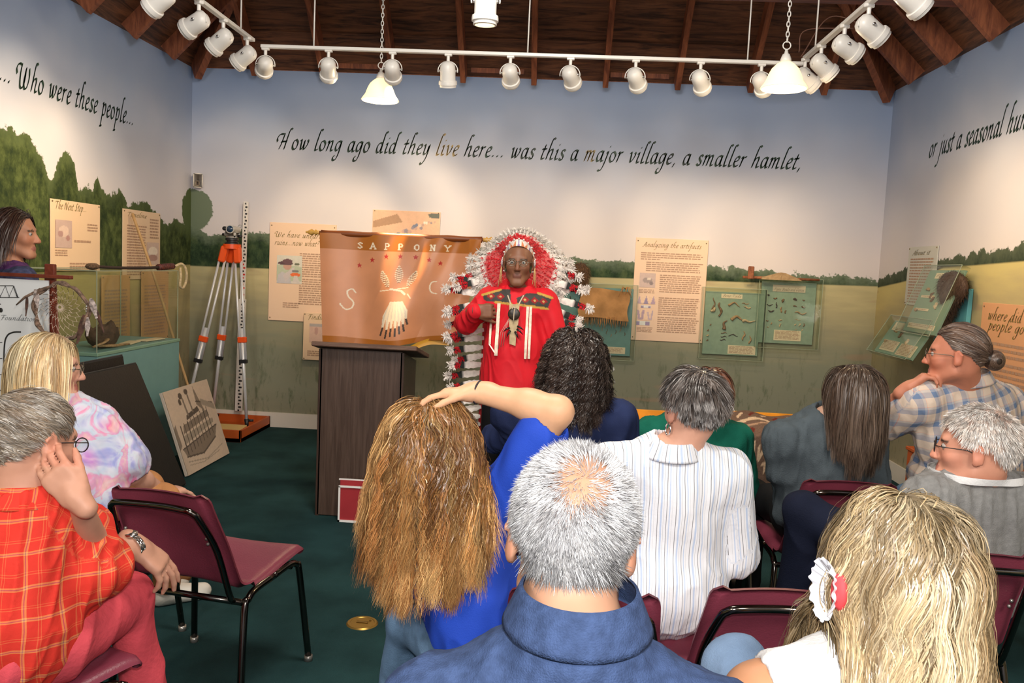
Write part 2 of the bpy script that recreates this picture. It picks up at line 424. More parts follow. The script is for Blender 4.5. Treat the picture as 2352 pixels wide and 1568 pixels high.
# ------------------------------------------------------------------ brush lettering
G = {
'a': (.80, [[(.62, .9), (.4, 1.0), (.12, .72), (.06, .22), (.22, .0), (.46, .25), (.62, .9)], [(.66, 1.02), (.55, .25), (.62, .0), (.8, .14)]]),
'b': (.76, [[(.42, 2.05), (.2, 1.9), (.06, .2), (.2, .0), (.5, .18), (.64, .7), (.48, .98), (.18, .7)]]),
'c': (.62, [[(.56, .85), (.4, 1.0), (.14, .75), (.06, .25), (.24, .0), (.54, .16)]]),
'd': (.86, [[(.6, .9), (.4, 1.0), (.12, .72), (.06, .22), (.22, .0), (.46, .25), (.62, .9)], [(1.0, 2.0), (.86, 2.08), (.74, 1.8), (.56, .25), (.63, .0), (.8, .14)]]),
'e': (.62, [[(.1, .45), (.4, .6), (.55, .82), (.4, 1.0), (.16, .76), (.06, .28), (.22, .0), (.54, .16)]]),
'f': (.56, [[(.85, 1.95), (.66, 2.08), (.46, 1.8), (.16, -.6), (-.04, -.9), (-.2, -.8)], [(.08, .95), (.6, 1.0)]]),
'g': (.78, [[(.64, .9), (.42, 1.0), (.14, .72), (.08, .26), (.24, .04), (.46, .28), (.64, .9)], [(.68, 1.0), (.5, -.3), (.28, -.85), (.02, -.9), (-.04, -.66), (.16, -.4)]]),
'h': (.84, [[(.66, 1.98), (.5, 2.08), (.36, 1.8), (.04, .0)], [(.12, .5), (.36, .92), (.58, .96), (.6, .7), (.5, .2), (.58, .0), (.78, .14)]]),
'i': (.42, [[(.06, .8), (.22, 1.0), (.2, .75), (.1, .2), (.18, .0), (.38, .14)], [(.3, 1.42), (.34, 1.52)]]),
'j': (.42, [[(.1, .8), (.26, 1.0), (.22, .6), (.0, -.5), (-.24, -.9), (-.5, -.86)], [(.36, 1.42), (.4, 1.52)]]),
'k': (.76, [[(.66, 1.98), (.5, 2.08), (.36, 1.8), (.04, .0)], [(.6, .95), (.16, .5), (.4, .3), (.7, .02)]]),
'l': (.44, [[(.62, 1.98), (.48, 2.08), (.34, 1.8), (.1, .25), (.18, .0), (.4, .14)]]),
'm': (1.22, [[(.04, .8), (.2, 1.0), (.16, .6), (.04, .0)], [(.12, .5), (.34, .94), (.52, .96), (.52, .6), (.42, .0)], [(.5, .5), (.72, .94), (.92, .96), (.92, .7), (.84, .2), (.92, .0), (1.12, .14)]]),
'n': (.84, [[(.04, .8), (.2, 1.0), (.16, .6), (.04, .0)], [(.12, .5), (.36, .92), (.56, .96), (.58, .7), (.5, .2), (.58, .0), (.78, .14)]]),
'o': (.74, [[(.4, 1.0), (.14, .8), (.06, .28), (.24, .0), (.5, .16), (.62, .68), (.4, 1.0)]]),
'p': (.78, [[(.1, .9), (.24, 1.05), (.18, .4), (-.02, -.92)], [(-.16, -.9), (.18, -.86)], [(.16, .5), (.38, .92), (.6, .92), (.64, .5), (.44, .08), (.16, .06)]]),
'q': (.78, [[(.6, .9), (.4, 1.0), (.12, .72), (.06, .22), (.22, .0), (.46, .25), (.62, .9)], [(.66, 1.0), (.44, -.9)]]),
'r': (.6, [[(.04, .8), (.2, 1.0), (.16, .6), (.04, .0)], [(.12, .5), (.34, .92), (.56, .96)]]),
's': (.58, [[(.54, .86), (.36, 1.0), (.18, .82), (.24, .56), (.42, .34), (.36, .04), (.16, .0), (.0, .14)]]),
't': (.5, [[(.34, 1.42), (.26, 1.0), (.1, .24), (.18, .0), (.42, .14)], [(.02, .98), (.52, 1.02)]]),
'u': (.84, [[(.06, .82), (.2, 1.0), (.16, .6), (.08, .2), (.22, .0), (.42, .2), (.6, .8)], [(.66, 1.0), (.54, .25), (.62, .0), (.8, .14)]]),
'v': (.72, [[(.02, .84), (.18, 1.0), (.2, .6), (.22, .04), (.5, .4), (.64, .84), (.54, 1.0)]]),
'w': (1.06, [[(.02, .84), (.18, 1.0), (.18, .6), (.2, .04), (.42, .3), (.56, .96)], [(.56, .96), (.52, .5), (.56, .04), (.86, .45), (.96, .84), (.86, 1.0)]]),
'x': (.7, [[(.0, .9), (.18, 1.0), (.46, .0), (.66, .12)], [(.6, 1.0), (.02, .0)]]),
'y': (.8, [[(.04, .82), (.2, 1.0), (.18, .6), (.12, .14), (.26, .02), (.48, .3), (.6, .9)], [(.68, 1.0), (.5, -.2), (.24, -.8), (.02, -.98), (-.06, -.8)]]),
'z': (.66, [[(.04, .84), (.16, .98), (.58, .94), (.02, .04), (.5, .06), (.62, .16)]]),
'.': (.40, [[(.06, .04), (.2, .16), (.1, .12)]]), ',': (.36, [[(.14, .08), (.16, .0), (.02, -.28)]]), ' ': (.52, []), '?': (.6, [[(.1, 1.5), (.34, 1.72), (.54, 1.5), (.3, .95), (.22, .5)], [(.14, .02), (.18, .1)]]),
'H': (1.36, [[(-.28, .72), (-.36, 1.05), (-.1, 1.45), (.34, 1.5)], [(.42, 1.55), (.22, .6), (.02, .0)], [(1.18, 1.98), (1.02, 2.06), (.86, 1.6), (.6, .0)], [(.14, .72), (.8, .8)]]),
'W': (1.66, [[(-.1, .9), (-.22, 1.25), (.05, 1.62), (.4, 1.6)], [(.42, 1.66), (.3, .9), (.36, .1), (.62, .0), (.86, .4), (.98, 1.5)], [(.98, 1.5), (.8, .5), (.94, .0), (1.25, .2), (1.42, .9), (1.36, 1.5)]]),
'T': (1.05, [[(-.1, 1.3), (.1, 1.6), (1.1, 1.62)], [(.62, 1.6), (.5, .8), (.3, .0)]]),
'N': (1.3, [[(.0, .0), (.3, 1.6), (.8, .0), (1.15, 1.75)]]),
'S': (.9, [[(.86, 1.4), (.6, 1.66), (.3, 1.4), (.4, .95), (.62, .6), (.44, .08), (.14, .0), (-.06, .24)]]),
'A': (1.1, [[(-.1, .05), (.1, .0), (.74, 1.66), (.86, .0), (1.02, .1)], [(.26, .55), (.9, .6)]]),
'B': (1.0, [[(.3, 1.6), (.2, .8), (.05, .0)], [(.0, 1.4), (.5, 1.66), (.86, 1.4), (.7, .98), (.3, .9), (.8, .7), (.8, .2), (.4, .0), (.05, .05)]]),
'P': (.95, [[(.3, 1.6), (.2, .8), (.05, .0)], [(.0, 1.4), (.5, 1.66), (.88, 1.35), (.66, .85), (.3, .8)]]),
'G': (1.1, [[(1.0, 1.4), (.7, 1.66), (.25, 1.3), (.1, .5), (.4, .0), (.8, .2), (.9, .7), (.6, .72)]]),
'C': (1.0, [[(1.0, 1.4), (.7, 1.66), (.25, 1.3), (.1, .5), (.4, .0), (.85, .2)]]),
'F': (.95, [[(-.05, 1.3), (.15, 1.6), (1.1, 1.62)], [(.6, 1.6), (.5, .8), (.22, -.3)], [(.25, .8), (.8, .86)]]),
}
def lettering(s, width, xh, slant=.2, nib=.29, ang=.75, n=6):
    """list of quads (2d) for a brush-written line scaled to a given width and x-height; also total advance"""
    adv = 0; strokes = []
    for ch in s:
        wd, st = G[ch]
        for p in st: strokes.append(spline([(x+adv, y) for x, y in p], n))
        adv += wd+.1
    adv -= .1
    sx = width/adv; quads = []
    nb = np.array([math.cos(ang), math.sin(ang)])*nib/2; nb2 = np.array([-nb[1], nb[0]])*.32
    for P in strokes:
        P = P.copy(); P[:, 0] += P[:, 1]*slant
        for k in (nb, nb2):
            for a, b in zip(P[:-1], P[1:]):
                q = np.array([a-k, a+k, b+k, b-k]); q[:, 0] *= sx; q[:, 1] *= xh; quads.append(q)
    return quads
def letters(name, s, o, U, Vv, width, xh, m, par=None, label=None, off=.0015, **kw):
    o, U, Vv = [np.array(q, float) for q in (o, U, Vv)]; Nn = np.cross(U, Vv)
    b = MB()
    for q in lettering(s, width, xh, **kw):
        b.add([o+U*x+Vv*y+Nn*off for x, y in q], [(0, 1, 2, 3)])
    ob = b.build(name, m, par, smooth=False, origin=o if par is None else None)
    if label: ob['label'] = label
    return ob
# flat pictures: a grid coloured from a list of shapes
def paint(shapes, P, base):
    """P (n,2) in 0..1-ish units ; shapes: ('e',cx,cy,rx,ry,col[,ang]) ellipse ('p',[(x,y)..],col) polygon ('l',[(x,y)..],w,col) line"""
    C = np.tile(np.array(base, float), (len(P), 1))
    for s in shapes:
        if s[0] == 'e':
            x, y = P[:, 0]-s[1], P[:, 1]-s[2]
            if len(s) > 6: a = s[6]; x, y = x*math.cos(a)+y*math.sin(a), -x*math.sin(a)+y*math.cos(a)
            C[(x/s[3])**2+(y/s[4])**2 < 1] = s[5]
        elif s[0] == 'p':
            m = np.zeros(len(P), bool); q = s[1]; n = len(q)
            for i in range(n):
                x1, y1 = q[i]; x2, y2 = q[(i+1) % n]
                c = ((y1 > P[:, 1]) != (y2 > P[:, 1]))
                m ^= c & (P[:, 0] < (x2-x1)*(P[:, 1]-y1)/((y2-y1) if y2 != y1 else 1e-9)+x1)
            C[m] = s[2]
        elif s[0] == 'l':
            q = np.array(s[1], float); dm = np.full(len(P), 9.)
            for a, b in zip(q[:-1], q[1:]):
                ab = b-a; t = np.clip(((P-a)@ab)/(ab@ab+1e-12), 0, 1); dm = np.minimum(dm, np.linalg.norm(P-a-t[:, None]*ab, axis=1))
            C[dm < s[2]] = s[3]
    return C
def picture(name, o, U, Vv, w, h, shapes, base, m, par, res=.006, off=.002, fn=None):
    o, U, Vv = [np.array(q, float) for q in (o, U, Vv)]; Nn = np.cross(U, Vv)
    nu, nv = max(3, int(w/res)), max(3, int(h/res))
    gx, gy = np.meshgrid(np.linspace(0, 1, nu), np.linspace(0, 1, nv)); P = np.stack([gx.ravel(), gy.ravel()], 1)
    V = o+np.outer(P[:, 0]*w, U)+np.outer(P[:, 1]*h, Vv)+Nn*off
    i = np.arange(nu*nv).reshape(nv, nu); F = np.stack([i[:-1, :-1], i[:-1, 1:], i[1:, 1:], i[1:, :-1]], -1).reshape(-1, 4)
    C = paint(shapes, P, base)
    if fn: C = fn(P, C)
    return mkobj(name, V, F, m, par, False, C)

# ================================================================== the setting
def mural(name, axis, a, b, top, bot, sky, tree, field, seed=0, extra=()):
    m, nt, bs = newmat(name)
    bs.inputs['Roughness'].default_value = .85; bs.inputs['Specular IOR Level'].default_value = .12
    tc = N(nt, 'ShaderNodeTexCoord'); sx = N(nt, 'ShaderNodeSeparateXYZ'); L(nt, tc.outputs['Object'], sx.inputs[0])
    u = sx.outputs[axis]; z = sx.outputs[2]
    def mth(op, x, y=None, clamp=False):
        n = N(nt, 'ShaderNodeMath', operation=op, use_clamp=clamp)
        for i, q in enumerate((x, y)):
            if q is None: continue
            if isinstance(q, (int, float)): n.inputs[i].default_value = q
            else: L(nt, q, n.inputs[i])
        return n.outputs[0]
    def noise(sc, st=(1, 1, 1), det=4, off=0, rough=.5):
        mp = N(nt, 'ShaderNodeMapping'); mp.inputs['Scale'].default_value = st; mp.inputs['Location'].default_value = (off+seed, off, seed)
        L(nt, tc.outputs['Object'], mp.inputs[0])
        n = N(nt, 'ShaderNodeTexNoise'); n.inputs['Scale'].default_value = sc; n.inputs['Detail'].default_value = det; n.inputs['Roughness'].default_value = rough
        L(nt, mp.outputs[0], n.inputs['Vector']); return n.outputs[0]
    def mix(f, A, B):
        n = N(nt, 'ShaderNodeMix', data_type='RGBA'); L(nt, f, n.inputs[0])
        for i, q in ((6, A), (7, B)):
            if isinstance(q, tuple): n.inputs[i].default_value = c3(q)
            else: L(nt, q, n.inputs[i])
        return n.outputs[2]
    un = mth('DIVIDE', mth('SUBTRACT', u, a), b-a)
    def curve(pts):
        st = [((p-a)/(b-a), ((q-1)/2,)*3) for p, q in pts]; st.sort()
        r = ramp(nt, un, st); s = N(nt, 'ShaderNodeSeparateColor'); L(nt, r.outputs[0], s.inputs[0])
        return mth('ADD', mth('MULTIPLY', s.outputs[0], 2), 1)
    zs = mth('ADD', z, mth('MULTIPLY', mth('SUBTRACT', noise(1.1, det=3), .5), .7))
    skyc = ramp(nt, mth('DIVIDE', zs, 3.3), [(q/3.3, c) for q, c in sky]).outputs[0]
    edge = mth('ADD', mth('MULTIPLY', mth('SUBTRACT', noise(9, det=5, rough=.65), .5), .17), mth('MULTIPLY', mth('SUBTRACT', noise(42, det=2), .5), .05))
    tt = mth('ADD', curve(top), edge)
    tm = mth('MULTIPLY', mth('SUBTRACT', tt, z), 90, True)
    for (ex, ez, er, ez2) in extra:   # free-standing round tree crowns
        d = mth('SQRT', mth('ADD', mth('POWER', mth('DIVIDE', mth('SUBTRACT', u, ex), er), 2), mth('POWER', mth('DIVIDE', mth('SUBTRACT', z, ez), ez2), 2)))
        d = mth('ADD', d, mth('MULTIPLY', edge, 3.0)); tm = mth('MAXIMUM', tm, mth('MULTIPLY', mth('SUBTRACT', 1, d), 30, True))
    dep = mth('SUBTRACT', tt, z)
    tcol = ramp(nt, noise(13, (1, 1, .7), 6, 3.3, .7), [(.36, tree[0]), (.5, tree[1]), (.64, tree[2])]).outputs[0]
    tcol = mix(mth('SUBTRACT', 1, mth('MULTIPLY', dep, 9, True), True), tcol, tree[3])
    c = mix(tm, skyc, tcol)
    fz = mth('SUBTRACT', curve(bot), z); fm = mth('MULTIPLY', fz, 80, True)
    st_ = (1, 1, 5); gr = noise(2.2, st_, 5, 1.7)
    fcol = ramp(nt, mth('ADD', mth('DIVIDE', fz, 1.5), mth('MULTIPLY', mth('SUBTRACT', gr, .5), .35)), field).outputs[0]
    g2 = noise(14, (1, 1, .28), 5, 5.1, .7)       # upright grass strokes low down
    gm = mth('MULTIPLY', mth('MULTIPLY', mth('SUBTRACT', g2, .54), 9, True), mth('MULTIPLY', mth('SUBTRACT', fz, .45), 1.6, True))
    fcol = mix(mth('MULTIPLY', gm, .65), fcol, (.075, .10, .05))
    gp = mth('MULTIPLY', mth('SUBTRACT', noise(1.5, (1, 1, 6), 2, 8.8), .62), 12, True)
    fcol = mix(mth('MULTIPLY', gp, .5), fcol, (.36, .24, .16))
    c = mix(fm, c, fcol)
    L(nt, c, bs.inputs['Base Color'])
    return m
SKY = [(1.3, (.68, .62, .60)), (1.75, (.66, .61, .61)), (2.15, (.58, .57, .62)), (2.55, (.45, .49, .60)), (2.9, (.31, .38, .53)), (3.3, (.22, .30, .47))]
FIELD = [(0, (.56, .47, .20)), (.14, (.46, .38, .19)), (.32, (.36, .31, .17)), (.5, (.29, .26, .16)), (.75, (.28, .25, .16)), (1, (.32, .28, .18))]
FIELDB = [(0, (.52, .46, .25)), (.12, (.42, .37, .21)), (.3, (.30, .28, .18)), (.5, (.23, .24, .17)), (.75, (.24, .24, .17)), (1, (.28, .26, .18))]
TREES = ((.018, .034, .02), (.035, .062, .03), (.07, .10, .045), (.15, .19, .13))
mb_ = mural('mural_back', 0, XL, XR, [(XL, 1.80), (-3.2, 1.72), (-3.0, 1.76), (-2.9, 1.80), (-2.6, 1.76), (-1.3, 1.68), (-.6, 1.74), (-.1, 1.72), (.1, 1.66), (1.0, 1.66), (2.0, 1.62), (XR, 1.60)],
            [(XL, 1.44), (-2.2, 1.45), (0, 1.50), (XR, 1.54)], SKY, TREES, FIELDB, 0, extra=((-3.34, 1.93, .2, .2),))
ml_ = mural('mural_left', 1, 3.0, D, [(3.0, 2.3), (4.9, 2.24), (5.05, 2.24), (5.2, 2.14), (5.29, 1.94), (5.36, 2.08), (5.44, 2.2), (5.56, 2.14), (5.6, 1.96), (5.72, 2.0), (5.78, 1.98), (5.84, 2.1), (5.9, 1.97), (6.03, 1.95), (6.15, 2.01), (6.27, 1.9), (6.42, 1.92), (6.55, 1.95), (6.7, 1.88), (6.85, 1.78), (7.05, 1.84), (D, 1.78)],
            [(3.0, 1.3), (6.6, 1.44), (D, 1.45)], SKY, ((.02, .034, .015), (.045, .065, .022), (.09, .12, .04), (.08, .11, .045)), FIELD, 4, extra=((D+.02, 1.93, .2, .2),))
mr_ = mural('mural_right', 1, 3.0, D, [(3.0, 1.9), (4.98, 1.84), (5.7, 1.80), (6.1, 1.76), (6.6, 1.74), (7.0, 1.66), (D, 1.60)],
            [(3.0, 1.8), (4.98, 1.74), (5.8, 1.71), (6.15, 1.70), (6.5, 1.63), (6.9, 1.58), (D, 1.53)], SKY, ((.02, .03, .02), (.04, .055, .035), (.07, .085, .05), (.09, .11, .07)), FIELD, 9)
T = .12
def slab(name, lo, hi, m, kind='structure'):
    b = MB(); lo, hi = np.array(lo, float), np.array(hi, float); b.box((lo+hi)/2, hi-lo)
    o = b.build(name, m, None, False); o['kind'] = kind; return o
slab('wall_back', (XL-T, D, 0), (XR+T, D+T, H), mb_)
slab('wall_left', (XL-T, -1.6, 0), (XL, D, H), ml_)
slab('wall_right', (XR, -1.6, 0), (XR+T, D, H), mr_)
carpet = mat('carpet', (.017, .050, .052), .95, var=.25, scale=3, bump=.6, bscale=260, spec=.1)
slab('floor', (XL-T, -1.6, -.1), (XR+T, D+T, 0), carpet)
trimm = mat('white_trim', (.72, .66, .58), .45)
for nm, lo, hi in (('baseboard_back', (XL, D-.018, 0), (XR, D, .135)), ('baseboard_left', (XL, -1.6, 0), (XL+.018, D, .135)), ('baseboard_right', (XR-.018, -1.6, 0), (XR, D, .135))):
    slab(nm, lo, hi, trimm)
# roof: boards, rafters, tie beams
def woodmat(name, c1, c2, rough=.6, st=(1, 8, 8), scale=5, board=None, spec=.35):
    m, nt, b = newmat(name); MATS[name] = m
    tc = N(nt, 'ShaderNodeTexCoord'); mp = N(nt, 'ShaderNodeMapping'); mp.inputs['Scale'].default_value = st; L(nt, tc.outputs['Object'], mp.inputs[0])
    n = N(nt, 'ShaderNodeTexNoise'); n.inputs['Scale'].default_value = scale; n.inputs['Detail'].default_value = 6; n.inputs['Distortion'].default_value = .8; n.inputs['Roughness'].default_value = .65
    L(nt, mp.outputs[0], n.inputs[0])
    r = ramp(nt, n.outputs[0], [(.36, c1), (.62, c2)]); L(nt, r.outputs[0], b.inputs['Base Color'])
    b.inputs['Roughness'].default_value = rough; b.inputs['Specular IOR Level'].default_value = spec
    bp = N(nt, 'ShaderNodeBump'); bp.inputs['Strength'].default_value = .25; bp.inputs['Distance'].default_value = .01
    L(nt, n.outputs[0], bp.inputs['Height']); L(nt, bp.outputs[0], b.inputs['Normal'])
    return m
boards = woodmat('roof_boards', (.030, .012, .007), (.15, .058, .026), st=(1, 10, 10), scale=2.6)
boards_s = woodmat('roof_boards_side', (.030, .012, .007), (.15, .058, .026), st=(10, 1, 10), scale=2.6)
beamm = woodmat('roof_beam', (.10, .026, .014), (.22, .060, .030), st=(1, 9, 9), scale=3)
raft = woodmat('rafter_wood', (.12, .034, .016), (.26, .085, .036), st=(8, 1.5, 1.5), scale=3)
xc = (XL+XR)/2; hw = (XR-XL)/2; zr = H+hw
b = MB(); n1 = 13   # horizontal boards with a small step between neighbours
for i in range(n1):
    t0, t1 = i/n1, (i+1)/n1+(.010 if i < n1-1 else 0)
    for side in (0, 1, 2):
        e = .012*(i % 2)
        if side == 0: q = [(XL+hw*t0, D-hw*t0, H+hw*t0+e), (XR-hw*t0, D-hw*t0, H+hw*t0+e), (XR-hw*t1, D-hw*t1, H+hw*t1+e), (XL+hw*t1, D-hw*t1, H+hw*t1+e)]
        else:
            continue
        b.add(q, [(0, 1, 2, 3)])
ceil = struct(b.build('ceiling', boards, None, False))
b = MB()
for i in range(n1):
    t0, t1 = i/n1, (i+1)/n1+(.010 if i < n1-1 else 0); e = .012*(i % 2)
    for X0, s in ((XL, 1), (XR, -1)):
        b.add([(X0+s*hw*t0, -1.6, H+hw*t0+e), (X0+s*hw*t0, D-hw*t0, H+hw*t0+e), (X0+s*hw*t1, D-hw*t1, H+hw*t1+e), (X0+s*hw*t1, -1.6, H+hw*t1+e)], [(0, 1, 2, 3)])
b.build('ceiling_slope', boards_s, ceil, False)
def rafter(a, c, w_=.045, d_=.14):
    a, c = np.array(a, float), np.array(c, float); d = c-a; ln = np.linalg.norm(d); d /= ln
    s = np.cross(d, [0, 0, 1]); s /= np.linalg.norm(s); n = np.cross(s, d)
    MB().box((a+c)/2-n*d_/2, (ln, w_, d_), np.stack([d, s, n], 1)).build('rafter', raft, ceil, False)
x = -.30-.61*5
while x < XR:
    if x > XL+.1:
        t = min(x-XL, XR-x, 1.9); 
        if t > .15: rafter((x, D-.02, H+.02), (x, D-.02-t, H+.02+t))
    x += .61
for k in range(1, 10):
    y = D-.61*k
    t = min(D-y, 1.9)
    for X0, s in ((XL, 1), (XR, -1)): rafter((X0+s*.02, y, H+.02), (X0+s*(.02+t), y, H+.02+t))
for X0, s in ((XL, 1), (XR, -1)): rafter((X0+s*.02, D-.02, H+.03), (X0+s*2.4, D-2.4, H+.03+2.38), .06, .18)
struct(MB().box((xc, 5.62, 3.36+.15), (XR-XL+.7, .13, .3), bev=.004).build('beam', beamm, ceil, False))
slab('trim_1', (XL-T, D-.005, H), (XR+T, D+T, H+.03), raft)
for i, (x0, x1) in enumerate(((-.88, -.36), (.32, .88), (1.54, 2.08), (-2.1, -1.55))):
    MB().box(((x0+x1)/2, D-.05, H+.09), (x1-x0-.06, .03, .13)).build('blocking', raft, ceil, False)

# ---- writing on the walls
ink = mat('wall_lettering', (.018, .045, .028), .5, var=.5, scale=3)
inky = mat('wall_lettering_gold', (.36, .26, .10), .5)
zb = 2.508
pL = W(640, 350, D)[0]; pR = W(1838, 402, D)[0]
full = 'How long ago did they live here... was this a major village, a smaller hamlet,'
def adv(s): return sum(G[c][0]+.1 for c in s)
tot = adv(full)-.1
def wallline(parts, o, U, total, xh, lab):
    root = None; cur = 0
    tt = thing('wall_inscription', o, lab, 'lettering')
    U = np.array(U, float)
    for s, m in parts:
        wdt = adv(s)/total[0]*total[1]
        letters('lettering', s, np.array(o)+U*cur, U, (0, 0, 1), wdt-.1/total[0]*total[1], xh, m, tt)
        cur += wdt
    return tt
wallline([('How long ago did they ', ink), ('live', inky), (' here... was this a ', ink), ('m', inky), ('ajor village, a smaller hamlet,', ink)],
         (pL, D, zb), (1, 0, 0), (tot, pR-pL), .088, 'dark green brush lettering across the back wall, How long ago did they live here')
y0 = WX(38, 215, XL)[1]; y1 = WX(306, 300, XL)[1]
s2 = 'Who were these people...'; tot2 = adv(s2)-.1; sc2 = (y1-y0)/tot2
s2f = '... '+s2; o2 = y0-(adv('... '))*sc2
wallline([(s2f, ink)], (XL, o2, zb), (0, 1, 0), (adv(s2f)-.1, (adv(s2f)-.1)*sc2), .088, 'dark green brush lettering on the left wall, Who were these people')
y0 = WX(2132, 378, XR)[1]; y1 = WX(2352, 310, XR)[1]
s3 = 'or just a seasonal hunt'; 
wallline([(s3, ink)], (XR, y0, 2.53), (0, -1, 0), (adv(s3)-.1, y0-y1+.06), .088, 'dark green brush lettering on the right wall, or just a seasonal hunt')

# ================================================================== lamps
white = mat('white_enamel', (.74, .72, .68), .35, spec=.5)
glow = emat('bulb_glow', (1, .72, .35), 6)
chrome = mat('chrome', (.7, .7, .7), .18, metal=1)
def can_proto():
    t = thing('track_spotlight', (0, 0, 0), 'x', 'spotlight')
    MB().cyl((0, 0, 0), (0, 0, -.05), .011, n=10).box((0, 0, -.006), (.05, .028, .02), bev=.003).build('stem', white, t, sharp=40)
    yk = MB(); yk.tube([(math.cos(a)*.066, 0, -.112+math.sin(a)*.062) for a in np.linspace(-.15, PI+.15, 18)], .0035, 6); yk.build('yoke', white, t)
    bd = thing('lamp_head', (0, 0, -.112), None, None); bd.parent = t
    # head built around its pivot, light leaves along -Z
    MB().lathe([(.0, .062), (.02, .060), (.038, .050), (.049, .03), (.051, 0), (.051, -.07)], (0, 0, 0), n=28).build('housing', white, bd, local=True, sharp=50)
    MB().lathe([(.051, -.062), (.060, -.064), (.062, -.076), (.062, -.088), (.055, -.092), (.055, -.104), (.046, -.106), (.044, -.08)], (0, 0, 0), n=28).build('lens_ring', white, bd, local=True, sharp=40)
    MB().ball((0, 0, -.078), (.043, .043, .012)).build('bulb', glow, bd, local=True)
    MB().cyl((-.06, 0, 0), (-.05, 0, 0), .008, n=10).build('knob', chrome, bd, local=True); MB().cyl((.05, 0, 0), (.06, 0, 0), .008, n=10).build('knob', chrome, bd, local=True)
    return t
def clone(o, par=None):
    c = o.copy(); COL.objects.link(c); c.parent = par
    for ch in [q for q in list(bpy.data.objects) if q.parent is o]:
        clone(ch, c)
    return c
CAN0 = can_proto(); can_used = [False]
ORD = ['first', 'second', 'third', 'fourth', 'fifth', 'sixth', 'seventh', 'eighth', 'ninth', 'tenth', 'eleventh', 'twelfth', 'thirteenth', 'fourteenth']
def place_can(loc, aim, label, group, power=None, size=50, yaw=0, col=(1, .74, .45)):
    o = CAN0 if not can_used[0] else clone(CAN0); can_used[0] = True
    o.location = tuple(float(v) for v in loc); o['label'] = label; o['group'] = group
    o.rotation_euler = (0, 0, yaw)
    hd = [c for c in o.children if c.name.startswith('lamp_head')][0]
    piv = Vector(loc)+Vector((0, 0, -.112)); d = (Vector(aim)-piv).normalized()
    d = Matrix.Rotation(-yaw, 3, 'Z') @ d
    hd.rotation_euler = d.to_track_quat('-Z', 'Y').to_euler()
    if power:
        dd = (Vector(aim)-piv).normalized()
        light('spot_bulb_light', 'SPOT', tuple(piv+dd*.13), power, col, spot_size=math.radians(size), spot_blend=.8, shadow_soft_size=.035, aim=tuple(aim))
YT = 5.6
TA = W(600, 106, YT); TB = W(1845, 147, YT); zt = (TA[2]+TB[2])/2
tr = thing('lighting_track', (TA[0], YT, zt), 'white lighting track running across the room below the tie beam', 'lighting track', 'lighting tracks')
MB().box(((TA[0]+TB[0])/2, YT, zt), (TB[0]-TA[0], .036, .022), bev=.003).build('rail', white, tr, False)
for k in (.1, .5, .9):
    xx = TA[0]+(TB[0]-TA[0])*k; MB().cyl((xx, YT, zt+.01), (xx, YT, 3.40), .005, n=8).build('hanger', white, tr)
fr = [610, 755, 902, 1030, 1173, 1311, 1461, 1610, 1750]
aims = [(-2.9, 2.3), (-2.0, 1.7), (-1.35, 1.95), (-.9, 1.2), (-.3, 1.9), (.6, 1.9), (1.2, 1.8), (1.7, 1.7), (2.3, 1.8)]
pw = [26, 70, 85, 0, 26, 40, 44, 44, 26]
for i, px in enumerate(fr):
    xx = W(px, 112+(px-610)*.031, YT)[0]
    aim = (aims[i][0] if i != 3 else xx, D, aims[i][1])
    place_can((xx, YT, zt-.008), ((xx+(aim[0]-xx)*.3), YT+.28, zt-.9) if not pw[i] else (xx+(aim[0]-xx), D, aim[2]), 'white can spotlight, the %s from the left on the front track' % ORD[i], 'can spotlights on the front track', pw[i] or None, 46)
for side in (0, 1):
    if side == 0:
        P = W(580, 92, YT-.1); xs = P[0]; zt2 = P[2]; nm = 'left'
    else:
        P = W(1850, 133, YT-.1); xs = P[0]; zt2 = P[2]; nm = 'right'
    t2 = thing('lighting_track', (xs, 3.4, zt2), 'white lighting track running along the %s wall' % nm, 'lighting track', 'lighting tracks')
    MB().box((xs, (YT-.1+1.2)/2, zt2), (.036, YT-1.3, .022), bev=.003).build('rail', white, t2, False)
    for yy in (5.3, 3.0): MB().cyl((xs, yy, zt2+.01), (xs, yy, 3.9), .005, n=8).build('hanger', white, t2)
    pxs = [(568, 100), (513, 62), (457, 15), (376, -42)] if side == 0 else [(1850, 138), (1888, 98), (1942, 48), (1998, 0), (2088, -55)]
    for i, (px, py) in enumerate(pxs):
        yy = WX(px, py, xs)[1]
        wallx = XL if side == 0 else XR
        am = (wallx, yy+(.25 if side == 0 else .3), (2.0, 1.9, 2.2, 2.0, 2.0)[i])
        place_can((xs, yy, zt2-.008), am, 'white can spotlight on the %s track, %s from its far end' % (nm, ORD[i]), 'can spotlights on the %s track' % nm, (22, 34, 40, 34, 26)[i] if side == 0 else (14, 20, 24, 24, 20)[i], 60, yaw=(-.5 if side == 0 else .5))
# one more can hanging nearer the camera
P = W(1118, -55, 3.9)
place_can((P[0], 3.9, P[2]), (P[0], 4.0, 1.0), 'white can spotlight cut off by the top edge, nearest the viewer', 'can spotlights above the audience')
light('spot_bulb_light', 'SPOT', (W(902, 150, YT)[0]+.02, YT+.10, zt-.24), 520, (1, .66, .32), spot_size=math.radians(21), spot_blend=.7, shadow_soft_size=.03, aim=tuple(W(925, 610, 5.75)))
